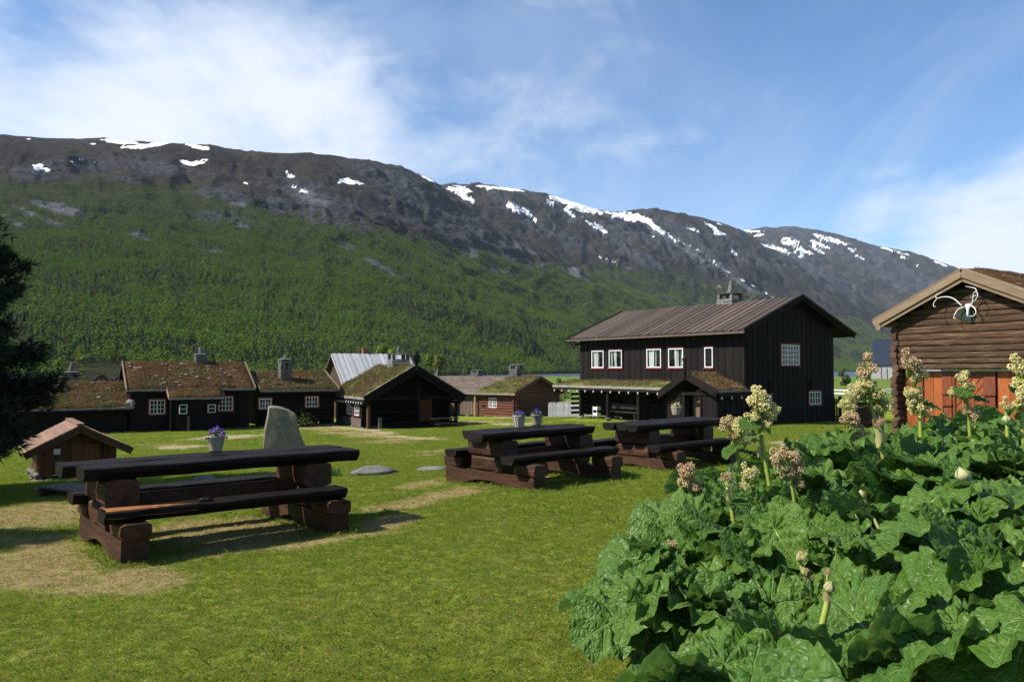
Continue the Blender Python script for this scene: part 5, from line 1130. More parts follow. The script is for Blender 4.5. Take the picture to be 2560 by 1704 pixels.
# ------------------------------------------------------------------ the red log cabin farther back
def cabin():
    rot = 0.94; ox, oy, g = 2.71, 73.37, -2.71
    t = thing('log_cabin', 'red-brown log cabin with half heather, half grass roof and a small white window', 'cabin', (ox, oy, g), rot)
    a, L = 4.16, 13.0; ze, zr = 2.1, 3.58; sl = (zr-ze)/a; split = 4.6
    for sg in (-1, 1):
        nn = Vector((sg*sl, 0, 1)).normalized()
        slab(t, [(sg*a, 0, ze), (sg*a, L, ze), (0, L, zr), (0, 0, zr)], 0.1, M['red_log'], 'roof')
        sod(t, [(sg*(a-.05), .1, ze), (sg*(a-.05), split, ze), (0, split-1.2, zr), (0, .1, zr)], 0.24, M['sod_green'], [M['roof_grass'], M['roof_grass_dry']], 1500 if sg < 0 else 300, (0.12, 0.32), 18, 16, 51+sg, rough=0.14, bias=0.3)
        sod(t, [(sg*(a-.05), split, ze), (sg*(a-.05), L-.1, ze), (0, L-.1, zr), (0, split-1.2, zr)], 0.16, M['heather_roof'], [M['heather_tuft']], 2600 if sg < 0 else 300, (0.05, 0.14), 30, 18, 55+sg, name='heather_thatch', tuft_name='heather', rough=0.12, bias=0.3)
        bar(t, (0, 0, zr+.04), (sg*a, 0, ze+.04), 0.08, 0.3, 'red_log_x', 'barge_board', up=nn)
        bar(t, (sg*a, 0, ze+.03), (sg*a, L, ze+.03), 0.07, 0.16, 'birch_bark', 'bark_edge', jit=0.012, seg=24)
    x0, x1 = -a+.55, a-.55
    core = MB(); core.box(x0+.1, x1-.1, 0.5, L-.4, 0.1, ze+.05); core.add([(x0+.1, .5, ze), (x1-.1, .5, ze), (0, .5, zr-.2), (x0+.1, L-.4, ze), (x1-.1, L-.4, ze), (0, L-.4, zr-.2)], [(0, 1, 2), (5, 4, 3), (0, 3, 4, 1), (1, 4, 5, 2), (2, 5, 3, 0)]); core.build('wall', M['red_log'], t)
    z = 0.14; k = 0
    while z < zr-0.3:
        hw = (x1 if z < ze else (zr-.12-z)/sl)
        if z >= ze: e0, e1 = -hw, hw
        else: e0, e1 = x0-.25, x1+.25
        log_bar(t, (e0, 0.45, z), (e1, 0.45, z), 0.13, 0.125, M['red_log_x'], jit=0.01, seg=6, n=8)
        if z < ze+.05:
            for (y0, y1) in ([(0.2, 4.6)] if not (0.85 < z < 1.75) else [(0.2, 2.35), (3.35, 4.6)]): log_bar(t, (x0, y0, z), (x0, y1, z), 0.13, 0.125, M['red_log'], jit=0.01, seg=5, n=8)
        z += 0.245
    PL_ = Plane((x0, 0, 0), (0, 1, 0), (-1, 0, 0))
    window(t, PL_, 2.4, 3.3, 0.86, 1.74, 4, 3, 'red_trim', None, 0.10, sash=2, fr=0.06, bar=0.045)
    mb = MB(); PL_.box(mb, 3.7, 4.2, 0.95, 1.12, 0.14, 0.17); mb.build('name_board', M['tar_y'], t)
    boards(t, PL_, 4.7, 9.6, 0.1, lambda q: ze, M['old_door'], 0.2)
    for yy in (4.75, 7.2, 9.4): bar(t, (x0-.3, yy, 0), (x0-.3, yy, ze), 0.2, 0.2, 'log_post', 'post', bev=0.04, up=(0, 1, 0))
    d = MB(); PL_.box(d, 9.6, 10.5, 0.15, 1.75, 0.03, 0.08); d.build('door', M['orange_v'], t)
    chimney(t, 0.0, 2.9, zr-0.3, 0.95, 0.95, zr+0.85, 0.34, 0.0, seed=31); chimney(t, 0.4, 8.0, zr-0.3, 0.9, 0.9, zr+0.45, 0.22, 0.0, seed=32)
    stones(t, [(x0, k_*1.1+.4, 0) for k_ in range(9)], 0.2)
M['heather_tuft'] = foliage('dry_heather', (0.13, 0.10, 0.08), (0.22, 0.18, 0.145), 0.9, 0.1)
M['log_post'] = pmat('pale_log_post', (0.22, 0.12, 0.06), (0.35, 0.21, 0.12), None, 3, VERT, 0.7, 0.4, 0.01, 0.1)
cabin()

# ------------------------------------------------------------------ barn with a silver plank roof behind the hut
def barn():
    rot = 0.51; ox, oy = -16.69, 72.0; g = gz(-14, 72)
    zr = 1.51+CZ-g; sl = 0.76; hw = 5.2; L = 7.6; ze = zr-sl*hw
    t = thing('barn', 'barn with a steep silver-grey plank roof rising behind the grass-roofed hut', 'barn', (ox, oy, g), rot)
    core = MB(); core.box(0.4, L-.4, -hw+.5, hw-.5, 0.0, ze+.3); vs = []
    for xx in (0.4, L-.4): vs += [(xx, -hw+.5, ze+.3), (xx, hw-.5, ze+.3), (xx, 0, zr-.25)]
    core.add(vs, [(0, 2, 1), (3, 4, 5), (0, 3, 5, 2), (1, 2, 5, 4)]); core.build('wall', M['barn_wall'], t)
    for sg in (-1, 1):
        nn = Vector((0, sg*sl, 1)).normalized()
        slab(t, [(0.06, sg*hw, ze-.06), (L-.06, sg*hw, ze-.06), (L-.06, 0, zr-.06), (0.06, 0, zr-.06)], 0.08, M['barn_wall'], 'roof')
        n = 34
        for k in range(n):
            w = L/n; xc = w*(k+.5); up = 0.03 if k % 2 else 0
            bar(t, Vector((xc, 0, zr+up-0.02)), Vector((xc, sg*hw, ze+up-0.02))+Vector((0, sg, -sl)).normalized()*R.uniform(-.03, .05), w*1.1, 0.03, 'silver_v', 'roof_plank', up=nn)
    bar(t, (0, 0, zr-.1), (0, -hw, ze-.1), 0.05, 0.24, 'grey_wall', 'barge_board', up=(0, -sl, 1)); bar(t, (0, 0, zr-.1), (0, hw, ze-.1), 0.05, 0.24, 'barn_wall', 'barge_board', up=(0, sl, 1))
    c = MB(); c.box(3.1, 3.6, 0.1, 0.6, zr-.3, zr+.42); c.box(3.05, 3.65, 0.05, 0.65, zr+.42, zr+.5); c.build('chimney', M['brick'], t)
M['barn_wall'] = pmat('dark_barn_boards', (0.03, 0.018, 0.013), (0.06, 0.034, 0.024), None, 2.2, VERT, 0.8, 0.4, 0.01, 0.1)
barn()

# ------------------------------------------------------------------ small pump house at the left
def pump_house():
    rot = 0.61; ox, oy = -8.96, 16.26; g = -0.65
    t = thing('pump_house', 'knee-high brown board shed with a pale plank roof on a stone base', 'shed', (ox, oy, g), rot)
    a, L = 0.98, 2.34; ze, zr = 0.61, 1.12; sl = (zr-ze)/a; w = 0.71
    G = Plane((0, 0.38, 0), (1, 0, 0), (0, -1, 0))
    core = MB(); core.box(-w+.03, w-.03, 0.42, L-.3, 0.1, ze+.05); core.add([(-w+.03, .42, ze+.04), (w-.03, .42, ze+.04), (0, .42, zr-.1), (-w+.03, L-.3, ze+.04), (w-.03, L-.3, ze+.04), (0, L-.3, zr-.1)], [(0, 1, 2), (5, 4, 3), (0, 3, 4, 1), (1, 4, 5, 2), (2, 5, 3, 0)]); core.build('wall', M['shed_wall'], t)
    boards(t, G, -w, w, 0.1, lambda q: ze+.1+(w-abs(q))*sl-.05, M['shed_wall'], 0.118, [(-0.12, 0.42, 0.12, 0.72)], thick=0.014, gap=0.006)
    boards(t, Plane((-w, 0.40, 0), (0, 1, 0), (-1, 0, 0)), 0, L-.75, 0.1, lambda q: ze+.1, M['shed_wall'], 0.12, thick=0.014, gap=0.006)
    d = MB(); G.box(d, -0.12, 0.42, 0.12, 0.72, -0.02, 0.012); do = d.build('door', M['shed_wall'], t)
    for k in range(5):
        b_ = MB(); G.box(b_, -0.115+.107*k, -0.115+.107*k+.1, 0.125, 0.715, 0.012, 0.024); b_.build('plank', M['shed_door'], do)
    s = MB(); G.box(s, -0.45, -0.33, 0.52, 0.64, 0.045, 0.052); s.build('notice', M['white'], t)
    for sg in (-1, 1):
        nn = Vector((sg*sl, 0, 1)).normalized()
        n = 11
        for k in range(n):                                  # boards laid lengthwise, lapped
            f0 = k/n; f1 = (k+1.25)/n; p0 = Vector((sg*a*(1-f0), 0, ze+(zr-ze)*f0)); p1 = Vector((sg*a*(1-min(f1, 1)), 0, ze+(zr-ze)*min(f1, 1))); c = (p0+p1)/2+nn*(0.012)
            m = MB(); d_ = (p1-p0); m.beam(c, c+Vector((0, L, 0)), d_.length, 0.016, up=(nn+d_.normalized()*-0.06).normalized()); m.build('roof_board', M['shed_roof_y'], t)
        bar(t, (0, 0.0, zr-.075), (sg*a, 0.0, ze-.075), 0.03, 0.13, 'shed_trim', 'barge_board', up=nn); bar(t, (0, -0.03, zr-.02), (sg*(a+.02), -0.03, ze-.03), 0.03, 0.06, 'shed_trim', 'cover_strip', up=nn)
        slab(t, [(sg*a, 0.03, ze-.02), (sg*a, L-.03, ze-.02), (0, L-.03, zr-.02), (0, 0.03, zr-.02)], 0.03, M['shed_trim'], 'roof')
    m = MB(); m.beam((0, -.02, zr+.03), (0, L, zr+.03), 0.14, 0.03); m.build('ridge_board', M['shed_roof_y'], t)
    pts = [(-w+.02, .4+.16*k, -.02) for k in range(11)]+[(-w+.2*k, .37, -.02) for k in range(8)]+[(-w-.02, .42+.2*k, .08) for k in range(8)]
    stones(t, pts, 0.11)
M['shed_roof_y'] = pmat('pale_brown_roof_boards_lengthwise', (0.11, 0.058, 0.034), (0.20, 0.118, 0.075), (0.085, 0.043, 0.026), 2, (6, 0.6, 6), 0.75, 0.4, 0.008, 0.15)
M['shed_door'] = pmat('orange_brown_door_boards', (0.11, 0.04, 0.008), (0.16, 0.06, 0.013), None, 2, VERT, 0.6, 0.3, 0.006, 0.12)
pump_house()

# ------------------------------------------------------------------ heavy log tables on the lawn
def log_table(label, x, y, th, L1, L2, c1, c2, s, cs, b, bo, Hb, fl, fr, bl, br, Wt=0.76, planks=2, rotten=False):
    g = gz(x, y)-0.01; H = 0.79
    t = thing('log_table', label, 'picnic table', (x, y, g), th, 'heavy log tables with fixed benches on the lawn')
    def plank(nm, u0, u1, yc, w, z1, h, mat='table_top', waney=0.05):
        prof = [(-w/2+0.012, h/2), (w/2-0.012, h/2), (w/2, h/2-0.012), (w/2, h*0.08), (w/2-waney, -h/2), (-w/2+waney, -h/2), (-w/2, h*0.08), (-w/2, h/2-0.012)]
        mb = MB(); n = 12; pts = [Vector((u0+(u1-u0)*k/n, yc, z1-h/2)) for k in range(n+1)]
        mb.sweep(pts, Vector((0, 1, 0)), Vector((0, 0, 1)), prof, 0.0048); return mb.build(nm, M[mat], t)
    # tabletop planks (front edge is towards -y)
    if planks == 2:
        w = Wt/2+0.0
        plank('tabletop_plank', c1-L1/2, c1+L1/2, -w/2-0.012, w-0.01, H, 0.115); plank('tabletop_plank', c2-L2/2, c2+L2/2, w/2+0.012, w-0.01, H, 0.115)
    else:
        w = Wt/3
        for k in range(3):
            f = k/2; L_ = L1*(1-f)+L2*f; c_ = c1*(1-f)+c2*f+(0.05 if k == 1 else 0); plank('tabletop_plank', c_-L_/2, c_+L_/2, -Wt/2+w*(k+.5), w-0.012, H, 0.115)
    fb = plank('bench_seat', fl, fr, -bo+0.13, 0.27, Hb, 0.105); plank('bench_seat', bl, br, bo-0.13, 0.27, Hb, 0.105)
    if rotten:                                              # the split, rotten end of the front bench
        mb = MB(); n = 14; vs = []; fs = []
        for k in range(n+1):
            u_ = fl+0.02+0.72*k/n; wd = 0.21*(1-(k/n)**2)+0.01
            for q in range(4):
                y_ = -bo+0.002+wd*q/3; vs.append((u_, y_-0.004*(q == 0), Hb+0.012*(1-q/3)*R.uniform(.4, 1.3)+0.004 - (0.07 if q == 0 else 0)))
        for k in range(n):
            for q in range(3): fs.append((k*4+q, (k+1)*4+q, (k+1)*4+q+1, k*4+q+1))
        mb.add(vs, fs); mb.build('split_wood', M['bare_orange'], fb)
        mb = MB(); mb.blob((fl+0.84, -bo+0.10, Hb+0.005), (0.07, 0.05, 0.03), 3, 8, 0.5); mb.build('splinter', M['table_top'], fb)
    for sg in (-1, 1):
        ux = cs+sg*s
        # base beam with its underside arched
        n = 14; top = []; bot = []
        for k in range(n+1):
            yy = -b/2+b*k/n; a_ = max(0, 1-((yy)/(b*0.30))**2); bot.append((yy, 0.0+0.10*a_)); top.append((yy, 0.225+R.uniform(-.004, .004)))
        mb = MB(); wd = 0.115; vs = []; fs = []
        for k in range(n+1): vs += [(ux-wd, bot[k][0], bot[k][1]), (ux+wd, bot[k][0], bot[k][1]), (ux+wd*.94, top[k][0], top[k][1]), (ux-wd*.94, top[k][0], top[k][1])]
        for k in range(n):
            for q in range(4): fs.append((k*4+q, (k+1)*4+q, (k+1)*4+(q+1) % 4, k*4+(q+1) % 4))
        fs += [(3, 2, 1, 0), (n*4, n*4+1, n*4+2, n*4+3)]; mb.add(vs, fs); mb.build('base_beam', M['table_leg'], t)
        for sy in (-1, 1):
            y0, y1 = (-b/2-0.03, -b/2+0.36) if sy < 0 else (b/2-0.36, b/2+0.03)
            hb = (Hb-0.105-0.225)/2
            log_bar(t, (ux, y0, 0.225+hb), (ux, y1, 0.225+hb), 0.125, hb, M['table_leg'], name='bench_block', jit=0.008, seg=3, n=16, sq=True)
        z0 = 0.225; z1 = H-0.115; zm = z0+(z1-z0)*0.47
        log_bar(t, (ux, -0.33, (z0+zm)/2), (ux, 0.33, (z0+zm)/2), 0.13, (zm-z0)/2, M['table_leg'], name='pedestal_log', jit=0.008, seg=5, n=16, sq=True)
        log_bar(t, (ux, -0.37, (zm+z1)/2), (ux, 0.37, (zm+z1)/2), 0.15, (z1-zm)/2, M['table_leg'], name='pedestal_log', jit=0.008, seg=5, n=16, sq=True)
        stones(t, [(ux-.03, -b/2+.08, -0.02), (ux-.03, b/2-.1, -0.02)], 0.085, name='footing_stone')
    bar(t, (cs-s, 0, 0.40), (cs+s, 0, 0.40), 0.07, 0.2, 'table_leg', 'stretcher', bev=0.01, jit=0.003, seg=6)
    return t
log_table('long dark log table nearest the camera with a split rotten bench end', -2.94, 7.82, 0.69, 2.64, 2.73, .06, .01, .93, -.02, 1.64, .76, .46, -1.17, 1.04, -1.18, 1.05, 0.75, 2, True)
log_table('log table on the mid lawn with two flower pots on its top', .30, 11.76, .74, 2.28, 2.23, -.14, .07, .79, .01, 1.91, .78, .49, -1.09, 1.08, -1.04, 1.05, 0.73)
log_table('log table with a wicker basket, nearest the black house', 2.72, 13.88, .73, 2.65, 2.57, .06, .07, .78, 0, 1.75, .76, .47, -1.14, .95, -1.34, 1.0, 0.82, 3)

def on_z(px, py, z):
    d = ray(px, py); k = (z-CZ)/d.z; return Vector((d.x*k, d.y*k, z))
def flowers(t, zc, r, mat, n, leaf=True, seed=1, h=0.07):
    rr = random.Random(seed); f = MB(); l = MB()
    for k in range(n):
        a = rr.uniform(0, 2*PI); q = r*math.sqrt(rr.random()); c = Vector((q*math.cos(a), q*math.sin(a), zc+h*(1-(q/r)**2*0.5)*rr.uniform(0.5, 1.2)))
        nrm = Vector((rr.gauss(0, .5), rr.gauss(-.3, .5), 1)).normalized(); x = nrm.cross(Vector((rr.gauss(0, 1), rr.gauss(0, 1), .2))).normalized(); y = nrm.cross(x)
        for p in range(5):
            an = 2*PI*p/5; d = x*math.cos(an)+y*math.sin(an); e = x*math.cos(an+.6)+y*math.sin(an+.6); e2 = x*math.cos(an-.6)+y*math.sin(an-.6); s_ = 0.017
            f.add([c, c+e2*s_*.8+nrm*.003, c+d*s_*1.15-nrm*.002, c+e*s_*.8+nrm*.003], [(0, 1, 2, 3)])
    for k in range(int(n*2.0)):
        a = rr.uniform(0, 2*PI); q = r*math.sqrt(rr.random())*1.05; c = Vector((q*math.cos(a), q*math.sin(a), zc+rr.uniform(-.01, h*.7))); leaf_quads(l, [c], 0.02, 0.6)
    return f, l
def bucket(label, p, r0, r1, h, rot, mat='galv', petals='purple', handle=True, seed=1, n=34, fh=0.07):
    t = thing('flower_pot', label, 'flower pot', p, rot, 'flower pots on the log tables')
    if mat == 'galv':
        mb = MB(); mb.lathe([(0.001, 0.006), (r0*.97, 0.006), (r0, 0.0), (r0+.004, .02), (r1, h-.012), (r1+.006, h-.006), (r1+.006, h), (r1-.002, h), (r1-.008, h-.01), (r0*.95, .03)], 28); mb.build('pot', M[mat], t, True)
    else:
        mb = MB(); prof = [(0.001, 0.004)]; nn = 12
        for k in range(nn*2+1):
            f = k/(nn*2); prof.append((r0+(r1-r0)*f+(0.004 if k % 2 else -0.002), h*f))
        prof += [(r1+.009, h+.004), (r1+.005, h+.012), (r1-.006, h+.004), (r0*.9, .05)]
        mb.lathe(prof, 26); mb.build('pot', M[mat], t, False)
        mb = MB()
        for k in range(13):
            a = 2*PI*k/13; mb.beam((math.cos(a)*(r0+.003), math.sin(a)*(r0+.003), .004), (math.cos(a)*(r1+.003), math.sin(a)*(r1+.003), h), .008, .012, (math.cos(a), math.sin(a), 0))
        mb.build('stakes', M[mat], t)
    so = MB(); so.lathe([(0.001, h-.02), (r1-.01, h-.022)], 20); so.build('soil', M['soil'], t)
    if handle:
        mb = MB(); pts = [(math.cos(a)*(r1+.008), -0.02-0.05*math.sin(a), h-.015+math.sin(a)*-.035*0+.03*math.sin(a)) for a in [PI*k/14 for k in range(15)]]
        mb.tube(pts, .0035, 6); mb.build('handle', M['antler'], t)
        for sx in (-1, 1):
            e = MB(); e.tube([(sx*(r1+.004), -.02, h-.03), (sx*(r1+.02), -.02, h-.015)], .012, 8); e.build('handle_lug', M['birch_bark'], t)
    f, l = flowers(t, h-.01, r1*.95, petals, n, seed=seed, h=fh); f.build('flowers', M[petals], t); l.build('leaves', M['bush'], t)
    return t
tz = gz(-2.94, 7.82)-.01+.792
bucket('metal bucket of purple pansies on the long table nearest the camera', on_z(540, 1129, tz), .058, .088, .165, 0.5, seed=3, n=46, fh=.10)
tz = gz(.3, 11.76)-.01+.792
bucket('pale wicker pot of purple pansies, left of the pair on the mid-lawn table', on_z(1297, 1067, tz), .068, .092, .165, 0.2, 'wicker', handle=False, seed=4, n=40, fh=.09)
bucket('metal pot of purple pansies, right of the pair on the mid-lawn table', on_z(1342, 1063, tz), .062, .095, .17, 1.0, 'galv', handle=False, seed=5, n=36, fh=.08)
tz = gz(2.72, 13.88)-.01+.792
bucket('wicker basket of cream flowers on the table nearest the black house', on_z(1691, 1036, tz), .072, .10, .15, 0.2, 'wicker', 'yellow', False, 6, 26, .10)

# ------------------------------------------------------------------ memorial stone, rocks, step, litter of small things
def memorial():
    p = at(705, 1112, 25.0); g = gz(p.x, p.y)
    t = thing('memorial_stone', 'tall grey memorial stone with a slanted top and faint carved lines', 'memorial stone', (p.x, p.y, g-.03), math.radians(19))
    prof = [(-.60, 0), (.88, 0), (.68, .38), (.54, .72), (.48, 1.0), (.45, 1.17), (.38, 1.27), (.20, 1.38), (.0, 1.46), (-.20, 1.50), (-.40, 1.50), (-.46, 1.2), (-.52, .8)]
    mb = MB(); n = len(prof); vs = []; fs = []
    for (dy, k) in ((0.02, .985), (-.10, 1.0), (-.13, .975)):
        pass
    lay = [(.42, .95), (.36, 1.0), (.06, 1.0), (0.0, .965)]
    for (dy, k) in lay:
        for q, (a, z) in enumerate(prof): vs.append(((a-.02)*k+.02+R.uniform(-.025, .025), dy+(z*.06)+R.uniform(-.015, .015), z*(k if z > 0 else 1)+(-.1 if z == 0 else R.uniform(-.01, .01))))
    m = len(lay)
    for r in range(m-1):
        for q in range(n): fs.append((r*n+q, r*n+(q+1) % n, (r+1)*n+(q+1) % n, (r+1)*n+q))
    # front and back closed with a fan around a middle point
    for base, dy, rev in ((0, .43, True), ((m-1)*n, -.012, False)):
        c = len(vs); vs.append((.0, dy+.03, .7))
        for q in range(n): fs.append((c, base+(q+1) % n, base+q) if rev else (c, base+q, base+(q+1) % n))
    mb.add(vs, fs); s = mb.build('stone', M['memorial'], t)
    mb = MB(); rr = random.Random(2)
    for row, (z, w) in enumerate(((1.10, .34), (1.02, .26), (.86, .5), (.78, .44), (.62, .3))):
        x = -.02-w/2
        while x < -.02+w/2:
            d = rr.uniform(.015, .05); yy = -.012+z*.06-.004; mb.box(x, x+d, yy-.003+0.012*0, yy+.02, z, z+.035); x += d+.016
    stuff(mb.build('inscription', M['engrave'], s))
memorial()
def rock(label, px, py, r, flat=.5, mat='stone', seed=1, rot=0.0):
    p = on_ground(px, py); t = MB(); t.blob((0, 0, 0), (r, r*.8, r*flat), seed, 12, .35)
    o = t.build('rock', M[mat], None, True, (p.x, p.y, p.z+r*flat*.25), (0, 0, rot)); tag(o, label, 'rock'); return o
def on_ground(px, py):
    d = ray(px, py); lo, hi = 1.0, 200.0
    f = lambda k: CZ+d.z*k-gz(d.x*k, d.y*k)
    for _ in range(40):
        m = (lo+hi)/2
        if f(m) > 0: lo = m
        else: hi = m
    k = (lo+hi)/2; return Vector((d.x*k, d.y*k, CZ+d.z*k))
rock('flat grey boulder sunk in the lawn between the near table and the mid-lawn table', 936, 1184, .42, .24, seed=3)
rock('low grey rock just left of the mid-lawn table with two pots', 1082, 1174, .30, .16, seed=5)
rock('small pale rock beside the grass clump behind the near table', 790, 1186, .14, .6, seed=7)
rock('small white stone on the grass in front of the pump house', 98, 1226, .09, .7, 'birch_bark', 9)
rock('pale stone lying on the lawn under the far side of the near table', 510, 1204, .22, .4, seed=12)
p = on_ground(822, 1190); o = tufts('grass_clump', None, [(R.gauss(0, .2), R.gauss(0, .12), 0) for _ in range(26)], .2, M['bush']); o.location = p; tag(o, 'tall green grass clump growing behind the near log table', 'grass clump')
p = on_ground(150, 1234); t = thing('plank_step', 'low plank step with an orange end, before the pump house', 'step', p, -.5)
for k in range(4): bar(t, (-.05, -.24+.13*k, .14), (.85, -.24+.13*k, .14), .12, .03, 'old_door', 'plank')
bar(t, (0.0, -.32, .05), (0.0, .22, .05), .05, .17, 'shed_trim', 'end_board', up=(0, 0, 1)); bar(t, (.8, -.32, .05), (.8, .22, .05), .05, .17, 'shed_trim', 'end_board')

# ------------------------------------------------------------------ fences and far buildings
def picket():
    t = thing('picket_fence', 'grey weathered picket fence between the log cabin and the black house', 'fence', (0, 0, 0)); me = None
    a = at(1372, 1000, 66); b = at(1500, 1000, 61); n = 58
    mb = MB(); mb.box(-.045, .045, -.012, .012, 0, 1.22); me = mb.mesh('picket', M['silver_v'])
    for k in range(n):
        f = k/(n-1); x = a.x+(b.x-a.x)*f; y = a.y+(b.y-a.y)*f; link_mesh('picket', me, t, (x, y, gz(x, y)+.02+R.uniform(-.03, .03)), (R.uniform(-.03, .03), R.uniform(-.04, .04), -.2))
    for h in (.3, .95):
        bar(t, (a.x, a.y+.03, gz(a.x, a.y)+h), (b.x, b.y+.03, gz(b.x, b.y)+h), .04, .09, 'silver_v', 'rail')
    for k in range(6):
        f = k/5; x = a.x+(b.x-a.x)*f; y = a.y+(b.y-a.y)*f+.1; bar(t, (x, y, gz(x, y)-.1), (x, y, gz(x, y)+1.1), .1, .1, 'grey_wall', 'post', up=(0, 1, 0))
picket()
def white_fence():
    t = thing('rail_fence', 'low white rail fence across the green field beyond the storehouse corner', 'fence', (0, 0, 0))
    a = at(2070, 974, 134); b = at(2160, 976, 128); c = at(2215, 966, 140); d_ = at(2290, 966, 140)
    for (p, q) in ((a, b), (c, d_)):
        for h in (1.3, .75): bar(t, (p.x, p.y, gz(p.x, p.y)+h), (q.x, q.y, gz(q.x, q.y)+h), .08, .2, 'white', 'rail')
        for k in range(4):
            f = k/3; x = p.x+(q.x-p.x)*f; y = p.y+(q.y-p.y)*f; bar(t, (x, y+.1, gz(x, y)-.1), (x, y+.1, gz(x, y)+1.35), .14, .14, 'grey_wall', 'post', up=(0, 1, 0))
white_fence()
def dark_fence(label, xa, xb, Y0, Y1, top, skip=None):
    t = thing('board_fence', label, 'fence', (0, 0, 0))
    a = at(xa, 1000, Y0); b = at(xb, 1000, Y1); n = max(3, int((Vector((b.x-a.x, b.y-a.y, 0))).length/.15))
    for k in range(n):
        f = (k+.5)/n; x = a.x+(b.x-a.x)*f; y = a.y+(b.y-a.y)*f; g = gz(x, y); bar(t, (x, y, g+.04), (x, y, g+top+R.uniform(-.03, .03)), .11, .025, 'tar_v', 'board', up=(0, 1, 0))
    for h in (.3, top-.25): bar(t, (a.x, a.y+.04, gz(a.x, a.y)+h), (b.x, b.y+.04, gz(b.x, b.y)+h), .04, .09, 'tar_x', 'rail')
    for p in (a, b): bar(t, (p.x, p.y+.06, gz(p.x, p.y)-.1), (p.x, p.y+.06, gz(p.x, p.y)+top+.15), .13, .13, 'tar_v', 'post', up=(0, 1, 0))
dark_fence('short dark board fence joined to the right corner of the black house', 2083, 2101, 45.5, 45.2, 1.35)
dark_fence('dark board gate between two posts, left of the storehouse', 2142, 2200, 38, 36, 1.25)
def far_barn():
    Y = 420; p = at(2205, 950, Y); g = gz(p.x, p.y)
    t = thing('far_barn', 'large far barn with a blue-black roof and grey plank walls by the lake', 'barn', (p.x, p.y, g), math.radians(-38))
    L = 30; hw = 9; ze = 7.2; zr = 21
    core = MB(); core.box(-4+.6, L-.6, -hw+1, hw-1, 0, ze+1); vs = []
    core.build('wall', M['grey_wall'], t)
    gt = MB()
    for xx in (-3.4, L-.6): gt.add([(xx, -hw+1, ze+1), (xx, hw-1, ze+1), (xx, 0, zr-1)], [(0, 1, 2)])
    gt.build('gable', M['grey_wall'], t)
    for sg in (-1, 1):
        slab(t, [(-4, sg*hw, ze), (L, sg*hw, ze), (L, 0, zr), (-4, 0, zr)], .25, M['metal_roof'], 'roof')
        bar(t, (-4, sg*hw*.5, (ze+zr)/2+.02), (L, sg*hw*.5, (ze+zr)/2+.02), .15, .06, 'metal_roof', 'roof_seam')
    P = Plane((0, -hw+1, 0), (1, 0, 0), (0, -1, 0))
    d = MB(); P.box(d, 1.5, 7.5, 0, 6.2, 0, .12); do = d.build('door', M['grey_wall'], t)
    for (x0, x1) in ((1.7, 4.4), (4.6, 7.3)):
        m = MB(); m.beam(P.p(x0, .3, .18), P.p(x1, 5.9, .18) if x0 < 3 else P.p(x1, .3, .18), .3, .12, (0, -1, 0)) if x0 < 3 else m.beam(P.p(x0, 5.9, .18), P.p(x1, .3, .18), .3, .12, (0, -1, 0)); m.build('brace', M['silver_v'], do)
    for x in (1.6, 4.5, 7.4): m = MB(); m.beam(P.p(x, 0, .18), P.p(x, 6.2, .18), .3, .12, (0, -1, 0)); m.build('upright', M['tar_v'], do)
far_barn()
def surf(T, x, y):
    """height of a mountainside at (x, y)"""
    d = (T['X']-x)**2+(T['Y']-y)**2; return float(T['Z'].ravel()[np.argmin(d)])
def far_cabin():
    Y = 290; p = at(262, 926, Y); z = p.z; z = min(z, surf(T1, p.x, p.y)+.3)
    t = thing('far_cabin', 'tiny dark cabin with two pale windows on the meadow below the forest', 'cabin', (p.x, p.y, z-.3), .1)
    m = MB(); m.box(-3.6, 3.6, -2, 2, 0, 2.0); m.build('wall', M['tar_x'], t)
    slab(t, [(-4.8, -2.6, 1.9), (4.8, -2.6, 1.9), (4.8, 0, 3.0), (-4.8, 0, 3.0)], .2, M['tar_y'], 'roof'); slab(t, [(-4.8, 2.6, 1.9), (4.8, 2.6, 1.9), (4.8, 0, 3.0), (-4.8, 0, 3.0)], .2, M['tar_y'], 'roof')
    m = MB(); m.add([(-1.6, -2.9, 0), (1.6, -2.9, 0), (1.6, -2.9, 2.2), (0, -2.9, 3.5), (-1.6, -2.9, 2.2), (-1.6, 0, 0), (1.6, 0, 0), (1.6, 0, 2.2), (0, 0, 3.5), (-1.6, 0, 2.2)], [(0, 1, 2, 3, 4), (9, 8, 7, 6, 5), (0, 5, 6, 1), (1, 6, 7, 2), (2, 7, 8, 3), (3, 8, 9, 4), (4, 9, 5, 0)]); m.build('front_wing', M['red_log_x'], t)
    slab(t, [(-2.1, -3.2, 1.95), (-2.1, 0, 1.95), (0, 0, 3.7), (0, -3.2, 3.7)], .18, M['tar_y'], 'wing_roof'); slab(t, [(2.1, -3.2, 1.95), (2.1, 0, 1.95), (0, 0, 3.7), (0, -3.2, 3.7)], .18, M['tar_y'], 'wing_roof')
    for x in (-.75, .75):
        m = MB(); m.box(x-.4, x+.4, -2.97, -2.92, .9, 1.6); m.build('window', M['grey_wall'], t)
    for x in (-3.0, 2.7): m = MB(); m.box(x-.4, x+.4, -2.07, -2.02, .9, 1.5); m.build('window', M['grey_wall'], t)
    m = MB(); m.box(-.9, -.3, -.3, .3, 3.2, 4.4); m.build('chimney', M['dark_stone'], t)
far_cabin()

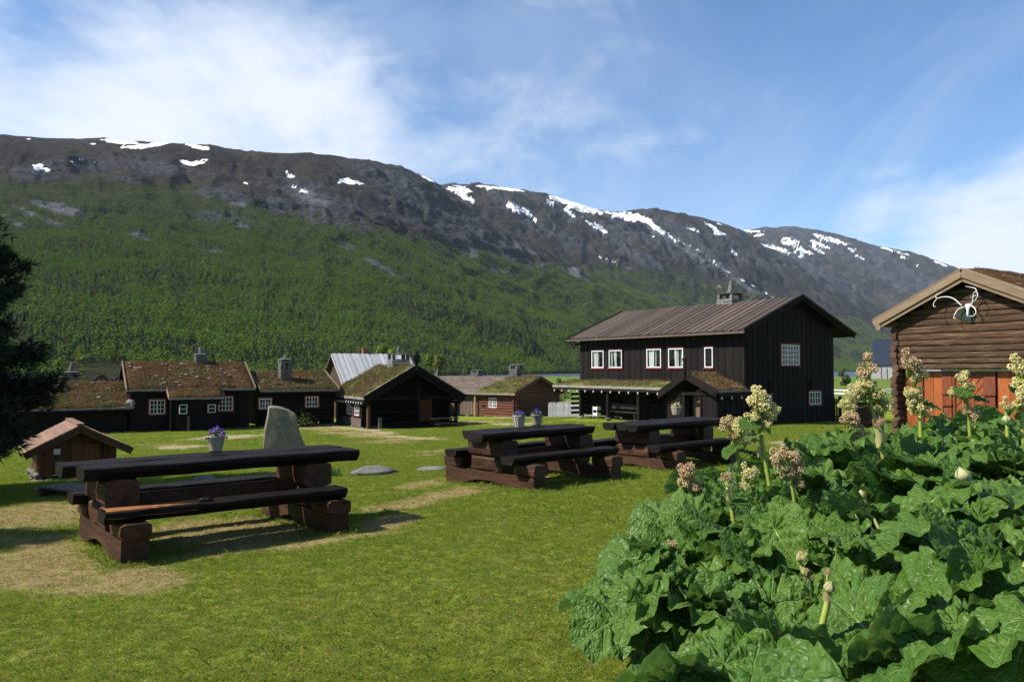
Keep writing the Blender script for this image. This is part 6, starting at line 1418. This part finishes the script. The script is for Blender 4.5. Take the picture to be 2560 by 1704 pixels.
# ------------------------------------------------------------------ single trees and bushes
def crown_tree(name, label, cat, x, y, h, r, leafmat, bark, n, size, lumps=14, seed=1, z0=.15, group=None, g=None):
    g = gz(x, y) if g is None else g
    t = thing(name, label, cat, (x, y, g), 0, group); rr = random.Random(seed)
    m = MB(); m.tube([(0, 0, -.2), (rr.uniform(-.1, .1), rr.uniform(-.1, .1), h*.35), (rr.uniform(-.2, .2), rr.uniform(-.2, .2), h*.82)], [h*.022, h*.016, h*.005], 7)
    for k in range(9):
        z = h*rr.uniform(.2, .7); a = rr.uniform(0, 2*PI); m.tube([(0, 0, z), (r*.5*math.cos(a), r*.5*math.sin(a), z+h*.1), (r*.85*math.cos(a), r*.85*math.sin(a), z+h*.14)], [h*.009, h*.006, h*.002], 5)
    m.build('trunk', M[bark], t); R.seed(seed); c = MB(); leaf_quads(c, crown_pts(n, h*z0, h, r, lumps, seed), size, .7); c.build('crown', M[leafmat], t); return t
p = at(965, 900, 95); crown_tree('birch_tree', 'bright yellow-green birch rising behind the silver barn roof', 'tree', p.x, p.y, 7.6, 2.6, 'birch_bright', 'white_bark', 4200, .16, 16, 3, .1)
p = at(1088, 920, 86); crown_tree('birch_tree', 'green birch standing just right of the finial on the grass-roofed hut', 'tree', p.x, p.y, 6.3, 1.9, 'birch_mid', 'white_bark', 3600, .15, 15, 4, .05)
def bush(label, px, Y, h, r, mat='birch_mid', seed=1, n=900, size=.13):
    p = at(px, 930, Y); return crown_tree('bush', label, 'bush', p.x, p.y, h, r, mat, 'bark', n, size, 9, seed, .0, 'bushes by the lake')
bush('dark bush by the water just left of the black house, beyond the picket fence', 1402, 110, 3.3, 1.7, 'conifer', 5)
bush('round olive bush beyond the picket fence, left of the dark bush', 1345, 112, 2.6, 1.7, 'birch_mid', 6)
bush('small bush at the far end of the cabin roof, farthest from the black house', 1302, 118, 2.4, 1.4, 'birch_mid', 7)
bush('lone dark bush on the lake shore between the black house and storehouse', 2112, 235, 5.2, 2.4, 'conifer', 8, 900, .3)
def pine(label, x, y, h, r, seed, dens=1.0):
    g = gz(x, y); t = thing('pine_tree', label, 'tree', (x, y, g), 0, None); rr = random.Random(seed)
    m = MB(); m.tube([(0, 0, -.2), (0, 0, h*.5), (.05, 0, h)], [h*.022, h*.014, .015], 8); nd = MB(); z = .5
    while z < h-.1:
        f = z/h; rb = r*(1-f)**.62*min(1, .75+f*1.2)
        for k in range(int(10+rr.random()*4)):
            a = rr.uniform(0, 2*PI); L_ = rb*rr.uniform(.75, 1.1); d = Vector((math.cos(a), math.sin(a), 0)); e = Vector((0, 0, z))+d*L_+Vector((0, 0, L_*.16)); s0 = Vector((0, 0, z)); m.tube([s0, (s0+e)/2-Vector((0, 0, L_*.04)), e], [.03, .02, .006], 5)
            nn = int(135*L_*dens)+8
            for q in range(nn):
                u_ = .22+.8*q/nn; b0 = s0+(e-s0)*min(u_, 1)+Vector((rr.gauss(0, .10), rr.gauss(0, .10), rr.gauss(.04, .09)))
                side = d.cross(Vector((0, 0, 1)))*rr.choice((-1, 1)); dr = (d*rr.uniform(.2, 1)+side*rr.uniform(.1, 1)+Vector((0, 0, rr.uniform(-.1, .7)))).normalized()
                for _ in range(7):
                    d2 = (dr+Vector((rr.gauss(0, .45), rr.gauss(0, .45), rr.gauss(0, .45)))).normalized(); w = d2.cross(Vector((rr.gauss(0, 1), rr.gauss(0, 1), 1))).normalized()*.014; ln = rr.uniform(.12, .26); nd.add([b0-w, b0+w, b0+d2*ln], [(0, 1, 2)])
        z += rr.uniform(.22, .36)
    m.build('trunk', M['bark'], t); nd.build('crown', M['pine'], t); return t
pine('big dark pine at the picture edge beside the pump house', -10.35, 12.3, 7.2, 3.0, 4)
pine('pine outside the picture whose shade falls on the dry grass', -10.6, 6.4, 6.2, 2.2, 6, .55)

# ------------------------------------------------------------------ rhubarb
def leaf_material():
    m = bpy.data.materials.new('rhubarb_leaf'); m.use_nodes = True; t = NT(m.node_tree); t.n.clear()
    a = t.new('ShaderNodeAttribute', attribute_name='leafuv'); sp = t.new('ShaderNodeSeparateXYZ'); t.link(a.outputs['Vector'], sp.inputs[0])
    oi = t.new('ShaderNodeObjectInfo'); x, y = sp.outputs['X'], sp.outputs['Y']
    an = t.math('ABSOLUTE', t.math('ARCTAN2', y, x)); r = t.math('SQRT', t.math('ADD', t.math('MULTIPLY', x, x), t.math('MULTIPLY', y, y)))
    # side veins leave the midrib at a slant; behind them the veins fan out from the stalk
    ay = t.math('ABSOLUTE', y); SP = .078; A0 = math.atan(1/.85); W0 = math.radians(41)
    sv = t.math('SUBTRACT', t.math('SUBTRACT', x, t.math('MULTIPLY', ay, .85)), t.math('MULTIPLY', t.math('MULTIPLY', ay, ay), -1.2)); q = t.math('DIVIDE', sv, SP)
    dpin = t.math('MULTIPLY', t.math('ABSOLUTE', t.math('SUBTRACT', t.math('FRACT', t.math('ADD', q, .5)), .5)), SP*.76)
    dmid = t.math('MULTIPLY', ay, .6)
    q2 = t.math('DIVIDE', t.math('SUBTRACT', an, A0), W0)
    dfan = t.math('MULTIPLY', t.math('MULTIPLY', t.math('ABSOLUTE', t.math('SUBTRACT', t.math('FRACT', t.math('ADD', q2, .5)), .5)), W0), r)
    isin = t.math('LESS_THAN', an, A0)
    dist = t.math('ADD', t.math('MULTIPLY', isin, t.math('MINIMUM', dpin, dmid)), t.math('MULTIPLY', t.math('SUBTRACT', 1.0, isin), dfan))
    wid = t.mapr(r, 0, .42, .0065, .0015)
    v1 = t.math('SUBTRACT', 1.0, t.math('DIVIDE', dist, wid), clamp=True)
    off = t.new('ShaderNodeVectorMath', operation='ADD'); t.link(a.outputs['Vector'], off.inputs[0]); sc = t.new('ShaderNodeVectorMath', operation='SCALE'); sc.inputs[0].default_value = (3.1, 1.7, 2.3); t.link(oi.outputs['Random'], sc.inputs['Scale']); t.link(sc.outputs[0], off.inputs[1])
    vo = t.new('ShaderNodeTexVoronoi'); vo.feature = 'DISTANCE_TO_EDGE'; vo.inputs['Scale'].default_value = 34; t.link(off.outputs[0], vo.inputs['Vector'])
    vb = t.mapr(vo.outputs['Distance'], 0.0, .09, 1.0, 0.0)
    vs = t.new('ShaderNodeTexVoronoi'); vs.inputs['Scale'].default_value = 70; vs.feature = 'SMOOTH_F1'; t.link(off.outputs[0], vs.inputs['Vector'])
    n1 = t.noise(off.outputs[0], 6, 4); n2 = t.noise(off.outputs[0], 45, 3)
    c = t.mix(t.mapr(n1, .35, .65), (0.027, 0.078, 0.008), (0.054, 0.118, 0.012))
    c = t.mix(t.mapr(oi.outputs['Random'], 0, 1), c, t.mix(.55, c, (0.09, 0.15, 0.018)))
    c = t.mix(t.math('MULTIPLY', vb, .28), c, (0.11, 0.21, 0.06))
    c = t.mix(t.math('MULTIPLY', v1, .6), c, (0.17, 0.27, 0.07))
    tn = t.noise(off.outputs[0], 11, 4); c = t.mix(t.math('MULTIPLY', t.mapr(tn, .68, .76), .6), c, (0.16, 0.17, 0.05))
    g = t.new('ShaderNodeNewGeometry'); c2 = t.mix(t.math('MULTIPLY', g.outputs['Backfacing'], .55), c, (0.13, 0.21, 0.085))
    b = t.new('ShaderNodeBsdfPrincipled'); t.link(c2, b.inputs['Base Color']); t.link(t.mapr(n2, .3, .7, .34, .6), b.inputs['Roughness']); b.inputs['Specular IOR Level'].default_value = .22
    bp = t.new('ShaderNodeBump'); bp.inputs['Strength'].default_value = .75; bp.inputs['Distance'].default_value = .008
    t.link(t.math('ADD', t.math('SUBTRACT', t.math('MULTIPLY', vo.outputs['Distance'], 2.6), t.math('MULTIPLY', v1, 1.0)), t.math('MULTIPLY', n2, .5)), bp.inputs['Height']); t.link(bp.outputs[0], b.inputs['Normal'])
    tl = t.new('ShaderNodeBsdfTranslucent'); t.link(t.mix(1.0, c2, (1.5, 1.6, .8), 'MULTIPLY'), tl.inputs[0]); mx = t.new('ShaderNodeMixShader'); mx.inputs[0].default_value = .22; t.link(b.outputs[0], mx.inputs[1]); t.link(tl.outputs[0], mx.inputs[2])
    o = t.new('ShaderNodeOutputMaterial'); t.link(mx.outputs[0], o.inputs[0]); return m
M['leaf'] = leaf_material()
M['petiole'] = pmat('rhubarb_stalk', (0.13, 0.17, 0.04), (0.24, 0.25, 0.07), (0.24, 0.09, 0.04), 8, (3, 3, .5), .45, .2, .003, .15, .4)
M['stalk'] = pmat('rhubarb_flower_stalk', (0.17, 0.22, 0.035), (0.27, 0.31, 0.06), None, 8, (4, 4, .5), .45, .25, .003, .12, .4)
_TH = [0, 20, 45, 75, 100, 130, 155, 172, 180]; _RR = [1.0, .97, .89, .79, .74, .69, .58, .33, .13]
_TS = np.arange(0, 181.0); _RS = np.interp(np.abs(np.arange(-60, 241.0)), _TH, _RR); _RS = np.where(np.arange(-60, 241.0) > 180, np.interp(360-np.arange(-60, 241.0), _TH, _RR), _RS)
_kk = np.exp(-(np.arange(-30, 31)/11.0)**2); _RS = np.convolve(_RS, _kk/_kk.sum(), 'same')[60:241]
def rhubarb_leaf(hc, seed):
    """one leaf: stalk from the crown at the origin, and a broad crinkled blade; mesh kept in the plant's frame"""
    rr = random.Random(seed); L_ = rr.uniform(.25, .38); r0 = rr.uniform(.10, .42); nr, ns = 13, 84
    tau = math.radians(rr.uniform(8, 62) if r0 < .3 else rr.uniform(-8, 42)); tau = tau-math.radians(18)
    roll = math.radians(rr.gauss(0, 22)); fold = rr.uniform(-.06, .22); droop = rr.uniform(.08, .5); ph = [rr.uniform(0, 6.28) for _ in range(6)]
    kr = rr.randint(7, 12); ruff = rr.uniform(.017, .042); yaw = rr.gauss(0, .35); crk = rr.uniform(.9, 2.1)
    vs = [(0, 0, 0)]; uv = [(0, 0, 0)]; fs = []
    A0 = math.atan(1/.85); W0 = math.radians(41)
    for i in range(1, nr+1):
        q = (i/nr)
        for k in range(ns):
            th = -PI+2*PI*(k+.5)/ns; d = abs(math.degrees(th)); Rm = L_*np.interp(d, _TS, _RS)
            Rm *= 1+.012*math.sin(kr*th+ph[0])+.03*math.sin(3*th+ph[5])+.012*math.sin((2*kr+1)*th+ph[1])
            r = Rm*q; a = r*math.cos(th); b_ = r*math.sin(th)
            if abs(th) < A0: sq_ = (a-.85*abs(b_)+1.2*b_*b_)/.078; dv = min(1, 2*abs((sq_+.5) % 1-.5))*min(1, abs(b_)/.02)
            else: sq_ = (abs(th)-A0)/W0; dv = min(1, 2*abs((sq_+.5) % 1-.5))
            z = fold*abs(b_)*(1-.3*q) - droop*(max(a, 0)/L_)**2*L_*.75
            z += crk*.017*math.sin(PI*dv/2)**2*min(1, q*2.0)*(1-.72*q*q)
            z += ruff*q**3*(math.sin(kr*th+ph[2])*.8+.35*math.sin((2*kr+1)*th+ph[3])+.5*math.sin(3*th+ph[5]))
            side = math.sin(2*PI*(r/L_)*5.5-dv*2.2+ph[4]); z += .0065*crk*side*min(1, dv*2.5)*min(1, q*2)*(1-.6*q*q)
            nv = Vector((a*16+seed, b_*16, seed*.37)); z += crk*.007*mnoise.noise(nv)+crk*.0035*mnoise.noise(nv*2.3)
            vs.append((a, b_, z)); uv.append((a, b_, 0))
    for k in range(ns): fs.append((0, 1+k, 1+(k+1) % ns))
    for i in range(nr-1):
        for k in range(ns):
            A = 1+i*ns; B = 1+(i+1)*ns; fs.append((A+k, B+k, B+(k+1) % ns, A+(k+1) % ns))
    Mb = Matrix.Translation((r0, 0, hc)) @ Matrix.Rotation(yaw, 4, 'Z') @ Matrix.Rotation(tau, 4, 'Y') @ Matrix.Rotation(roll, 4, 'X')
    mb = MB(); mb.add([Mb @ Vector(v) for v in vs], fs); nb = len(vs); mb.cur = 1
    tip = Mb @ Vector((.02, 0, -.006)); pts = [Vector((0.02, 0, -.05)), Vector((r0*.35, 0, hc*.55)), Vector((r0*.8, 0, hc*.93)), tip, Mb @ Vector((L_*.4, 0, -.004-droop*.12*L_))]
    mb.tube(pts, [.014, .012, .009, .0075, .002], 7)
    me = mb.mesh('rhubarb_leaf', [M['leaf'], M['petiole']], True)
    at_ = me.attributes.new('leafuv', 'FLOAT_VECTOR', 'POINT'); arr = np.zeros((len(mb.v), 3), np.float32); arr[:nb] = uv; at_.data.foreach_set('vector', arr.ravel()); return me
CLS = [.30, .42, .54, .66, .80, .95, 1.1, 1.28]
LEAVES = [[rhubarb_leaf(h, 1000+37*i+k) for k in range(6)] for i, h in enumerate(CLS)]
def head_mesh(seed, mats, n=460):
    """a panicle: a cone of small lobes, each a cluster of tiny florets"""
    rr = random.Random(seed); mb = MB(); mb.cur = 1
    lob = [(Vector((0, 0, .05)), .05)]
    for k in range(8):
        a = rr.uniform(0, 2*PI); z = rr.uniform(.0, .14); q = (.055*(1-z/.2))+.012; lob.append((Vector((q*math.cos(a), q*math.sin(a), z)), rr.uniform(.022, .036)))
    mb.cur = 0
    for k in range(n):
        c, r = lob[k % len(lob)]; d = Vector((rr.gauss(0, 1), rr.gauss(0, 1), rr.gauss(0, 1))).normalized(); p = c+d*r*rr.uniform(.75, 1.1); s_ = rr.uniform(.0045, .0085)
        mb.add([p+Vector(v)*s_ for v in ((1, 0, 0), (-1, 0, 0), (0, 1, 0), (0, -1, 0), (0, 0, 1.2), (0, 0, -1.2))], [(0, 2, 4), (2, 1, 4), (1, 3, 4), (3, 0, 4), (2, 0, 5), (1, 2, 5), (3, 1, 5), (0, 3, 5)])
    mb.cur = 1
    for c, r in lob: mb.tube([(0, 0, -.06), c], [.006, .003], 5)
    return mb.mesh('flower_cluster', [M[mats], M['stalk']])
HEADS = {k: [head_mesh(50+i, k) for i in range(3)] for k in ('cream_flower', 'tan_flower', 'pink_flower')}
def bud_mesh(seed):
    rr = random.Random(seed); mb = MB()
    for k in range(7):
        a = 2*PI*k/7+rr.uniform(-.2, .2); n = 6; vs = []; fs = []
        for i in range(n+1):
            f = i/n; r = .055*math.sin(PI*min(.08+f*.95, 1))**.75; z = -.05+.13*f
            for s_ in (-1, 0, 1): an = a+s_*.55*(1-.6*f*f); rad = r*(1.06 if s_ == 0 else .90)*(1+.10*math.sin(5*f+k)); vs.append((rad*math.cos(an), rad*math.sin(an), z))
        for i in range(n):
            for q in range(2): fs.append((i*3+q, i*3+q+1, (i+1)*3+q+1, (i+1)*3+q))
        mb.add(vs, fs)
    mb.blob((0, 0, .012), (.036, .036, .05), seed, 12, .2)
    return mb.mesh('flower_bud', M['bud_green'], True)
BUDS = [bud_mesh(i) for i in range(2)]
V = V2S
def mk_plant(label, x, y, h, group=None, nleaf=20, seed=0, spread=1.0):
    g = gz(x, y)-.01; t = thing('rhubarb_plant', label, 'rhubarb', (x, y, g), 0, group); rr = random.Random(seed)
    for k in range(nleaf):
        f = (k+.5)/nleaf; hh = h*(.42+.62*math.sqrt(f))*rr.uniform(.85, 1.08); ci = int(np.argmin([abs(c-hh) for c in CLS])); s_ = min(1.3, max(.75, hh/CLS[ci]))
        me = LEAVES[ci][rr.randrange(6)]; sx = spread*rr.uniform(.85, 1.2)*(.86 if y < 4.2 else 1.0)
        link_mesh('leaf', me, t, (rr.uniform(-.06, .06)*2, rr.uniform(-.06, .06)*2, 0), (rr.gauss(0, .06), rr.gauss(0, .06), k*2.39996+rr.uniform(-.3, .3)), (s_*sx, s_*sx, s_))
    return t
def flower_stalk(t, base, path, heads, bracts=(), r=(.020, .012), leaves=0, seed=0):
    """stem through real points; flower clusters on it as sub-parts"""
    o = t.location; pts = [Vector(base)-o]+[Vector(p)-o for p in path]; mb = MB(); n = len(pts)
    fine = []
    for q in range(n-1):
        for s_ in range(4): fine.append(pts[q].lerp(pts[q+1], s_/4))
    fine.append(pts[-1]); mb.tube(fine, [r[0]+(r[1]-r[0])*k/(len(fine)-1) for k in range(len(fine))], 9)
    st = mb.build('flower_stalk', M['stalk'], t, True); rr = random.Random(seed)
    for (p, kind, s_) in heads:
        p = Vector(p)-o
        if kind == 'bud': link_mesh('flower_bud', BUDS[rr.randrange(2)], st, p, (rr.gauss(0, .2), rr.gauss(0, .2), rr.uniform(0, 6)), s_*1.05)
        else:
            link_mesh('flower_cluster', HEADS[kind][rr.randrange(3)], st, p, (rr.gauss(0, .25), rr.gauss(0, .25), rr.uniform(0, 6)), s_)
            nr = min(fine, key=lambda q: (q-p).length)
            if (nr-p).length > .03: m = MB(); m.tube([nr, nr.lerp(p, .6)+Vector((0, 0, -.01)), p], [.009, .006, .004], 6); m.build('branch', M['stalk'], st, True)
    for (p, s_) in bracts:
        p = Vector(p)-o; m = MB(); n_ = 5; vs = []; fs = []
        tw = rr.uniform(0, 6)
        for k in range(9):
            a = -1.5+3.0*k/8+tw
            for i in range(n_+1): f = i/n_; rad = (.019+.016*f*f+.003*math.sin(7*a+4*f))*s_; vs.append(p+Vector((math.cos(a)*rad, math.sin(a)*rad, (-.06+.12*f*(1-.55*((k-4)/4)**2))*s_)))
        for k in range(8):
            for i in range(n_): A = k*(n_+1)+i; fs.append((A, A+n_+1, A+n_+2, A+1))
        m.add(vs, fs); m.build('bract', M['bract'], st, True)
    for k in range(leaves):                                  # small leaves on the stem
        p = fine[int(len(fine)*rr.uniform(.55, .95))]; me = LEAVES[0][rr.randrange(6)]; a = rr.uniform(0, 6.28)
        ob = link_mesh('stem_leaf', me, st, p-Vector((0, 0, .30*.34)), (0, 0, a), (.36, .36, .34))
    return st
FLW = [  # label, crown (px, depth), stem points (px, py), heads (px, py, kind, size), bracts, depth, leaves   (px in listing units)
 ('rhubarb plant with a tall forked cream plume in front of the black house wall', 1772, 6.2, [(1772, 1120), (1757, 1040), (1750, 985), (1748, 955)], [(1742, 945, 'cream_flower', 1.15), (1730, 962, 'cream_flower', .7), (1752, 925, 'cream_flower', .8), (1783, 955, 'cream_flower', .75), (1768, 985, 'cream_flower', .7), (1735, 1010, 'tan_flower', .5)], [(1745, 1035, .9)], 2),
 ('rhubarb plant with a pink-tipped plume beside a drooping cream one, near the far table', 1702, 6.9, [(1702, 1070), (1695, 1030), (1692, 1005)], [(1679, 990, 'pink_flower', .85), (1700, 995, 'cream_flower', .9), (1712, 1018, 'cream_flower', .7), (1688, 1012, 'pink_flower', .6)], [], 3),
 ('rhubarb plant at the patch edge with one pinkish tan plume over the lawn', 1625, 5.9, [(1625, 1190), (1605, 1150), (1590, 1120)], [(1575, 1100, 'pink_flower', .95), (1588, 1118, 'tan_flower', .85), (1600, 1128, 'tan_flower', .6), (1570, 1118, 'pink_flower', .6)], [], 1),
 ('rhubarb plant with a papery tan bud and a small cream plume', 1690, 5.5, [(1690, 1210), (1682, 1160), (1674, 1120)], [(1672, 1108, 'tan_flower', .55), (1722, 1100, 'cream_flower', .7), (1712, 1125, 'cream_flower', .5), (1735, 1095, 'cream_flower', .5)], [(1676, 1135, 1.1)], 1),
 ('rhubarb plant with a lumpy tan plume split in two uneven heads', 1832, 5.6, [(1832, 1190), (1826, 1140), (1818, 1090)], [(1803, 1062, 'tan_flower', .95), (1822, 1066, 'tan_flower', .8), (1838, 1090, 'tan_flower', .75), (1815, 1100, 'tan_flower', .7), (1800, 1085, 'cream_flower', .6), (1840, 1120, 'tan_flower', .45)], [], 1),
 ('tallest rhubarb plant with a thick stem and pink-capped column of cream flowers', 2032, 6.6, [(2032, 1050), (2012, 960), (1998, 900), (1994, 870)], [(1994, 858, 'pink_flower', .95), (1990, 890, 'cream_flower', .85), (1982, 912, 'cream_flower', .85), (2016, 918, 'cream_flower', .8), (2034, 946, 'cream_flower', .8), (1952, 922, 'cream_flower', .75), (2022, 940, 'cream_flower', .6), (1942, 940, 'cream_flower', .55), (2028, 978, 'tan_flower', .6)], [(2025, 1005, 1.5), (2028, 1020, 1.3)], 4),
 ('rhubarb plant with a pink bud-like plume low beside the tallest one', 1975, 7.4, [(1975, 1050), (1965, 1010), (1956, 985)], [(1960, 960, 'pink_flower', .65), (1953, 978, 'tan_flower', .8), (1990, 1000, 'tan_flower', .5), (1968, 1015, 'tan_flower', .45)], [], 2),
 ('rhubarb plant with a cream column in front of the left log corner of the storehouse', 2118, 7.6, [(2118, 985), (2114, 920), (2098, 860)], [(2090, 850, 'tan_flower', .95), (2116, 862, 'cream_flower', .7), (2106, 880, 'cream_flower', .6), (2092, 912, 'cream_flower', .55), (2110, 925, 'cream_flower', .8), (2116, 948, 'cream_flower', .9), (2100, 940, 'cream_flower', .6)], [], 3),
 ('rhubarb plant with a slim cream spire in front of the chequered door', 2232, 7.6, [(2232, 1000), (2226, 930), (2222, 885)], [(2220, 878, 'cream_flower', .65), (2228, 900, 'cream_flower', .55), (2220, 918, 'cream_flower', .55), (2190, 910, 'cream_flower', .4), (2236, 962, 'tan_flower', .6), (2226, 950, 'tan_flower', .5)], [], 3),
 ('rhubarb plant with a cream column cut by the picture edge', 2352, 7.0, [(2352, 990), (2350, 920), (2348, 865)], [(2346, 862, 'cream_flower', .95), (2350, 882, 'cream_flower', .8), (2346, 915, 'cream_flower', .95), (2356, 935, 'cream_flower', .8)], [], 2),
 ('rhubarb plant with a single green flower bud before the orange planks', 2318, 7.0, [(2318, 1010), (2317, 970), (2314, 940)], [(2314, 935, 'cream_flower', .5), (2316, 966, 'bud', .55)], [], 1),
 ('rhubarb plant with a closed pale bud in tan bracts amid big leaves', 2222, 5.2, [(2222, 1150), (2218, 1110)], [(2217, 1095, 'bud', .95)], [(2218, 1115, 1.3)], 0),
 ('rhubarb plant with a slender pale bud half way up the patch', 1972, 5.0, [(1972, 1240), (1975, 1190), (1980, 1155)], [(1983, 1140, 'bud', .6), (1978, 1158, 'tan_flower', .45)], [(1977, 1172, 1.2)], 0),
 ('foremost rhubarb plant with a fat round bud on a thick stem', 1872, 3.35, [(1868, 1550), (1884, 1470), (1902, 1395), (1907, 1360)], [(1908, 1352, 'bud', .75), (1903, 1322, 'tan_flower', .35)], [(1904, 1378, .6)], 0),
 ('rhubarb plant with a small cream cluster just behind the fat round bud', 1862, 3.9, [(1862, 1400), (1852, 1330), (1845, 1300)], [(1843, 1288, 'cream_flower', .5), (1850, 1318, 'cream_flower', .4), (1862, 1330, 'tan_flower', .4)], [(1862, 1345, .8)], 0),
 ('rhubarb plant on the left rim with a tiny tan cluster lying on a leaf', 1548, 4.8, [(1548, 1310), (1542, 1280)], [(1541, 1264, 'tan_flower', .6)], [], 0),
]
def canopy(x, y):
    ins = max(0.0, min((x-(.30 if y < 3.4 else np.interp(y, [3.4, 4.9, 6.5, 8, 9.2, 9.8], [.30, .85, 1.35, 2.4, 3.9, 6.0]))), 1.6))
    return min(1.36, .44+.20*ins+.05*max(0, y-5.2)+.04*max(0, x-1.2)-.035*max(0, x-2.4))
placed = []
for i, (label, px, Y, stem, heads, brs, nl) in enumerate(FLW):
    sp = [at(a*V, b_*V, Y) for a, b_ in stem]; x = sp[0].x+.03; h = canopy(x, Y)
    t = mk_plant(label, x, Y, min(h, max(.42, sp[0].z-gz(x, Y)+.08)), None, 17, 300+i); placed.append((x, Y))
    t['group'] = 'rhubarb plants in the corner patch'
    flower_stalk(t, (x, Y, gz(x, Y)-.03), sp, [(at(a*V, b_*V, Y-.02), k, s_*1.0*Y/6.2*(1.08 if k != 'bud' else 1)) for a, b_, k, s_ in heads], [(at(a*V, b_*V, Y), s_) for a, b_, s_ in brs], (.021 if Y > 4.5 else .017, .012), nl, i)
rr = random.Random(77); left = lambda y: float(np.interp(y, [2.4, 3.4, 4.9, 6.5, 8, 9.2, 9.8], [.56, .50, .96, 1.55, 2.6, 4.1, 6.0])); cand = 0
extra = []
for _ in range(6000):
    y = rr.uniform(2.75, 9.7); x = rr.uniform(left(y)+.12, .70*y+.5)
    if x > 7.2: continue
    if all((x-a)**2+(y-b_)**2 > .60**2 for a, b_ in placed): placed.append((x, y)); extra.append((x, y))
print('plants', len(placed))
for i, (x, y) in enumerate(extra):
    if y < 4.1: lab, grp = 'flowerless rhubarb plant at the front of the patch, nearest the camera', 'flowerless rhubarb plants at the front'
    elif x-left(y) < .75: lab, grp = 'flowerless rhubarb plant on the rim of the patch beside the lawn', 'flowerless rhubarb plants along the lawn'
    elif y > 7.3: lab, grp = 'flowerless rhubarb plant at the back of the patch towards the storehouse', 'flowerless rhubarb plants at the back'
    else: lab, grp = 'flowerless rhubarb plant in the thick middle of the patch', 'flowerless rhubarb plants in the middle'
    mk_plant(lab, x, y, canopy(x, y), grp, 17, 700+i)

# ------------------------------------------------------------------ lawn grass
def tuft_mesh(mats, seed, n, h, r, w):
    rr = random.Random(seed); mb = MB()
    for k in range(n):
        a = rr.uniform(0, 2*PI); q = r*math.sqrt(rr.random()); o = Vector((q*math.cos(a), q*math.sin(a), -.004)); d = Vector((rr.gauss(0, .85), rr.gauss(0, .85), .8)).normalized(); hh = h*rr.uniform(.5, 1.2); s_ = Vector((rr.gauss(0, 1), rr.gauss(0, 1), 0)).normalized()*w; be = Vector((d.x, d.y, -.4*abs(d.x)-.3))*hh*.35
        mb.add([o-s_, o+s_, o+d*hh*.55+s_*.7, o+d*hh+be, o+d*hh*.55-s_*.7], [(0, 1, 2, 3, 4)])
    return mb.mesh('tuft', mats)
gp = [tuft_mesh(M['grass'], 900+i, 16, .040, .05, .0020) for i in range(6)]+[tuft_mesh(M['grass_dry'], 950+i, 12, .032, .05, .002) for i in range(3)]+[tuft_mesh(M['grass'], 970+i, 14, .085, .045, .0026) for i in range(2)]
def lawn():
    n = 420000; y = np.exp(NR.uniform(math.log(3.0), math.log(60), n)); x = NR.uniform(-.72, .72, n)*y
    # equal numbers per log-distance and per angle: thin to an even cover near by
    p = np.clip((y/7.0)**2, 0, 1)*0+1; keep = NR.uniform(0, 1, n) < np.clip((y/9.0)**1.0, .5, 1)*.8; x, y = x[keep], y[keep]
    lim = np.interp(y, [2.4, 3.4, 4.9, 6.5, 8, 9.2, 9.8, 10.6], [.8, .8, 1.4, 1.9, 3.0, 4.5, 6.4, 40]); k = ~((x > lim) & (y < 10)); x, y = x[k], y[k]
    z = np.concatenate([gz_np(x[i:i+20000], y[i:i+20000]) for i in range(0, len(x), 20000)]); dry, bare = lawn_masks(x, y)
    z = z+fbm(x*0.8, y*0.8, 4, 5.0)*0.03+fbm(x*4, y*4, 3, 2.0)*0.010
    # nothing grows under the houses
    def inside(ox, oy, rot, x0, x1, y0, y1):
        c, s = math.cos(rot), math.sin(rot); lx = (x-ox)*c+(y-oy)*s; ly = -(x-ox)*s+(y-oy)*c; return (lx > x0) & (lx < x1) & (ly > y0) & (ly < y1)
    bad = inside(12.233, 41.022, PI/2-.976, -2.4, 7.7, 0, 13.6) | inside(-22.34, 45.29, .55, -6.3, 12.5, .5, 6) | inside(-6.15, 50.14, .51, -3, 3, .3, 7.4) | inside(-8.96, 16.26, .61, -.7, .7, .4, 2.1) | inside(14.3, 29, math.atan2(-.873, .488), 0, 5.3, .2, 6.5)
    u = NR.uniform(0, 1, len(x)); k = (~bad) & (u > np.clip(bare*1.1+dry*.35, 0, .97)); x, y, z, dry, bare = x[k], y[k], z[k], dry[k], bare[k]
    n = len(x); ix = NR.randint(0, 6, n); d2 = NR.uniform(0, 1, n) < np.clip(dry*.95+.05, 0, .95); ix = np.where(d2, 6+NR.randint(0, 3, n), ix)
    tall = (NR.uniform(0, 1, n) < .10*sstep(.1, .4, fbm(x*1.3, y*1.3, 3, 40.0))) & ~d2
    for (tx, ty, th, ss, bb) in ((-2.94, 7.82, .69, .93, 1.64), (.30, 11.76, .74, .79, 1.91), (2.72, 13.88, .73, .78, 1.75)):
        c, s_ = math.cos(th), math.sin(th); lx = (x-tx)*c+(y-ty)*s_; ly = -(x-tx)*s_+(y-ty)*c
        tall |= (np.abs(np.abs(lx)-ss) < .22) & (np.abs(ly) < bb/2+.15) & (NR.uniform(0, 1, n) < .5)
    ix = np.where(tall, 9+NR.randint(0, 2, n), ix)
    sc = NR.uniform(.6, 1.1, n)*np.clip(.55+y/20, .68, 2.4)
    print('tufts', n); scatter('lawn_grass', np.stack([x, y, z], -1), sc, ix, gp, tilt=.12)
lawn()
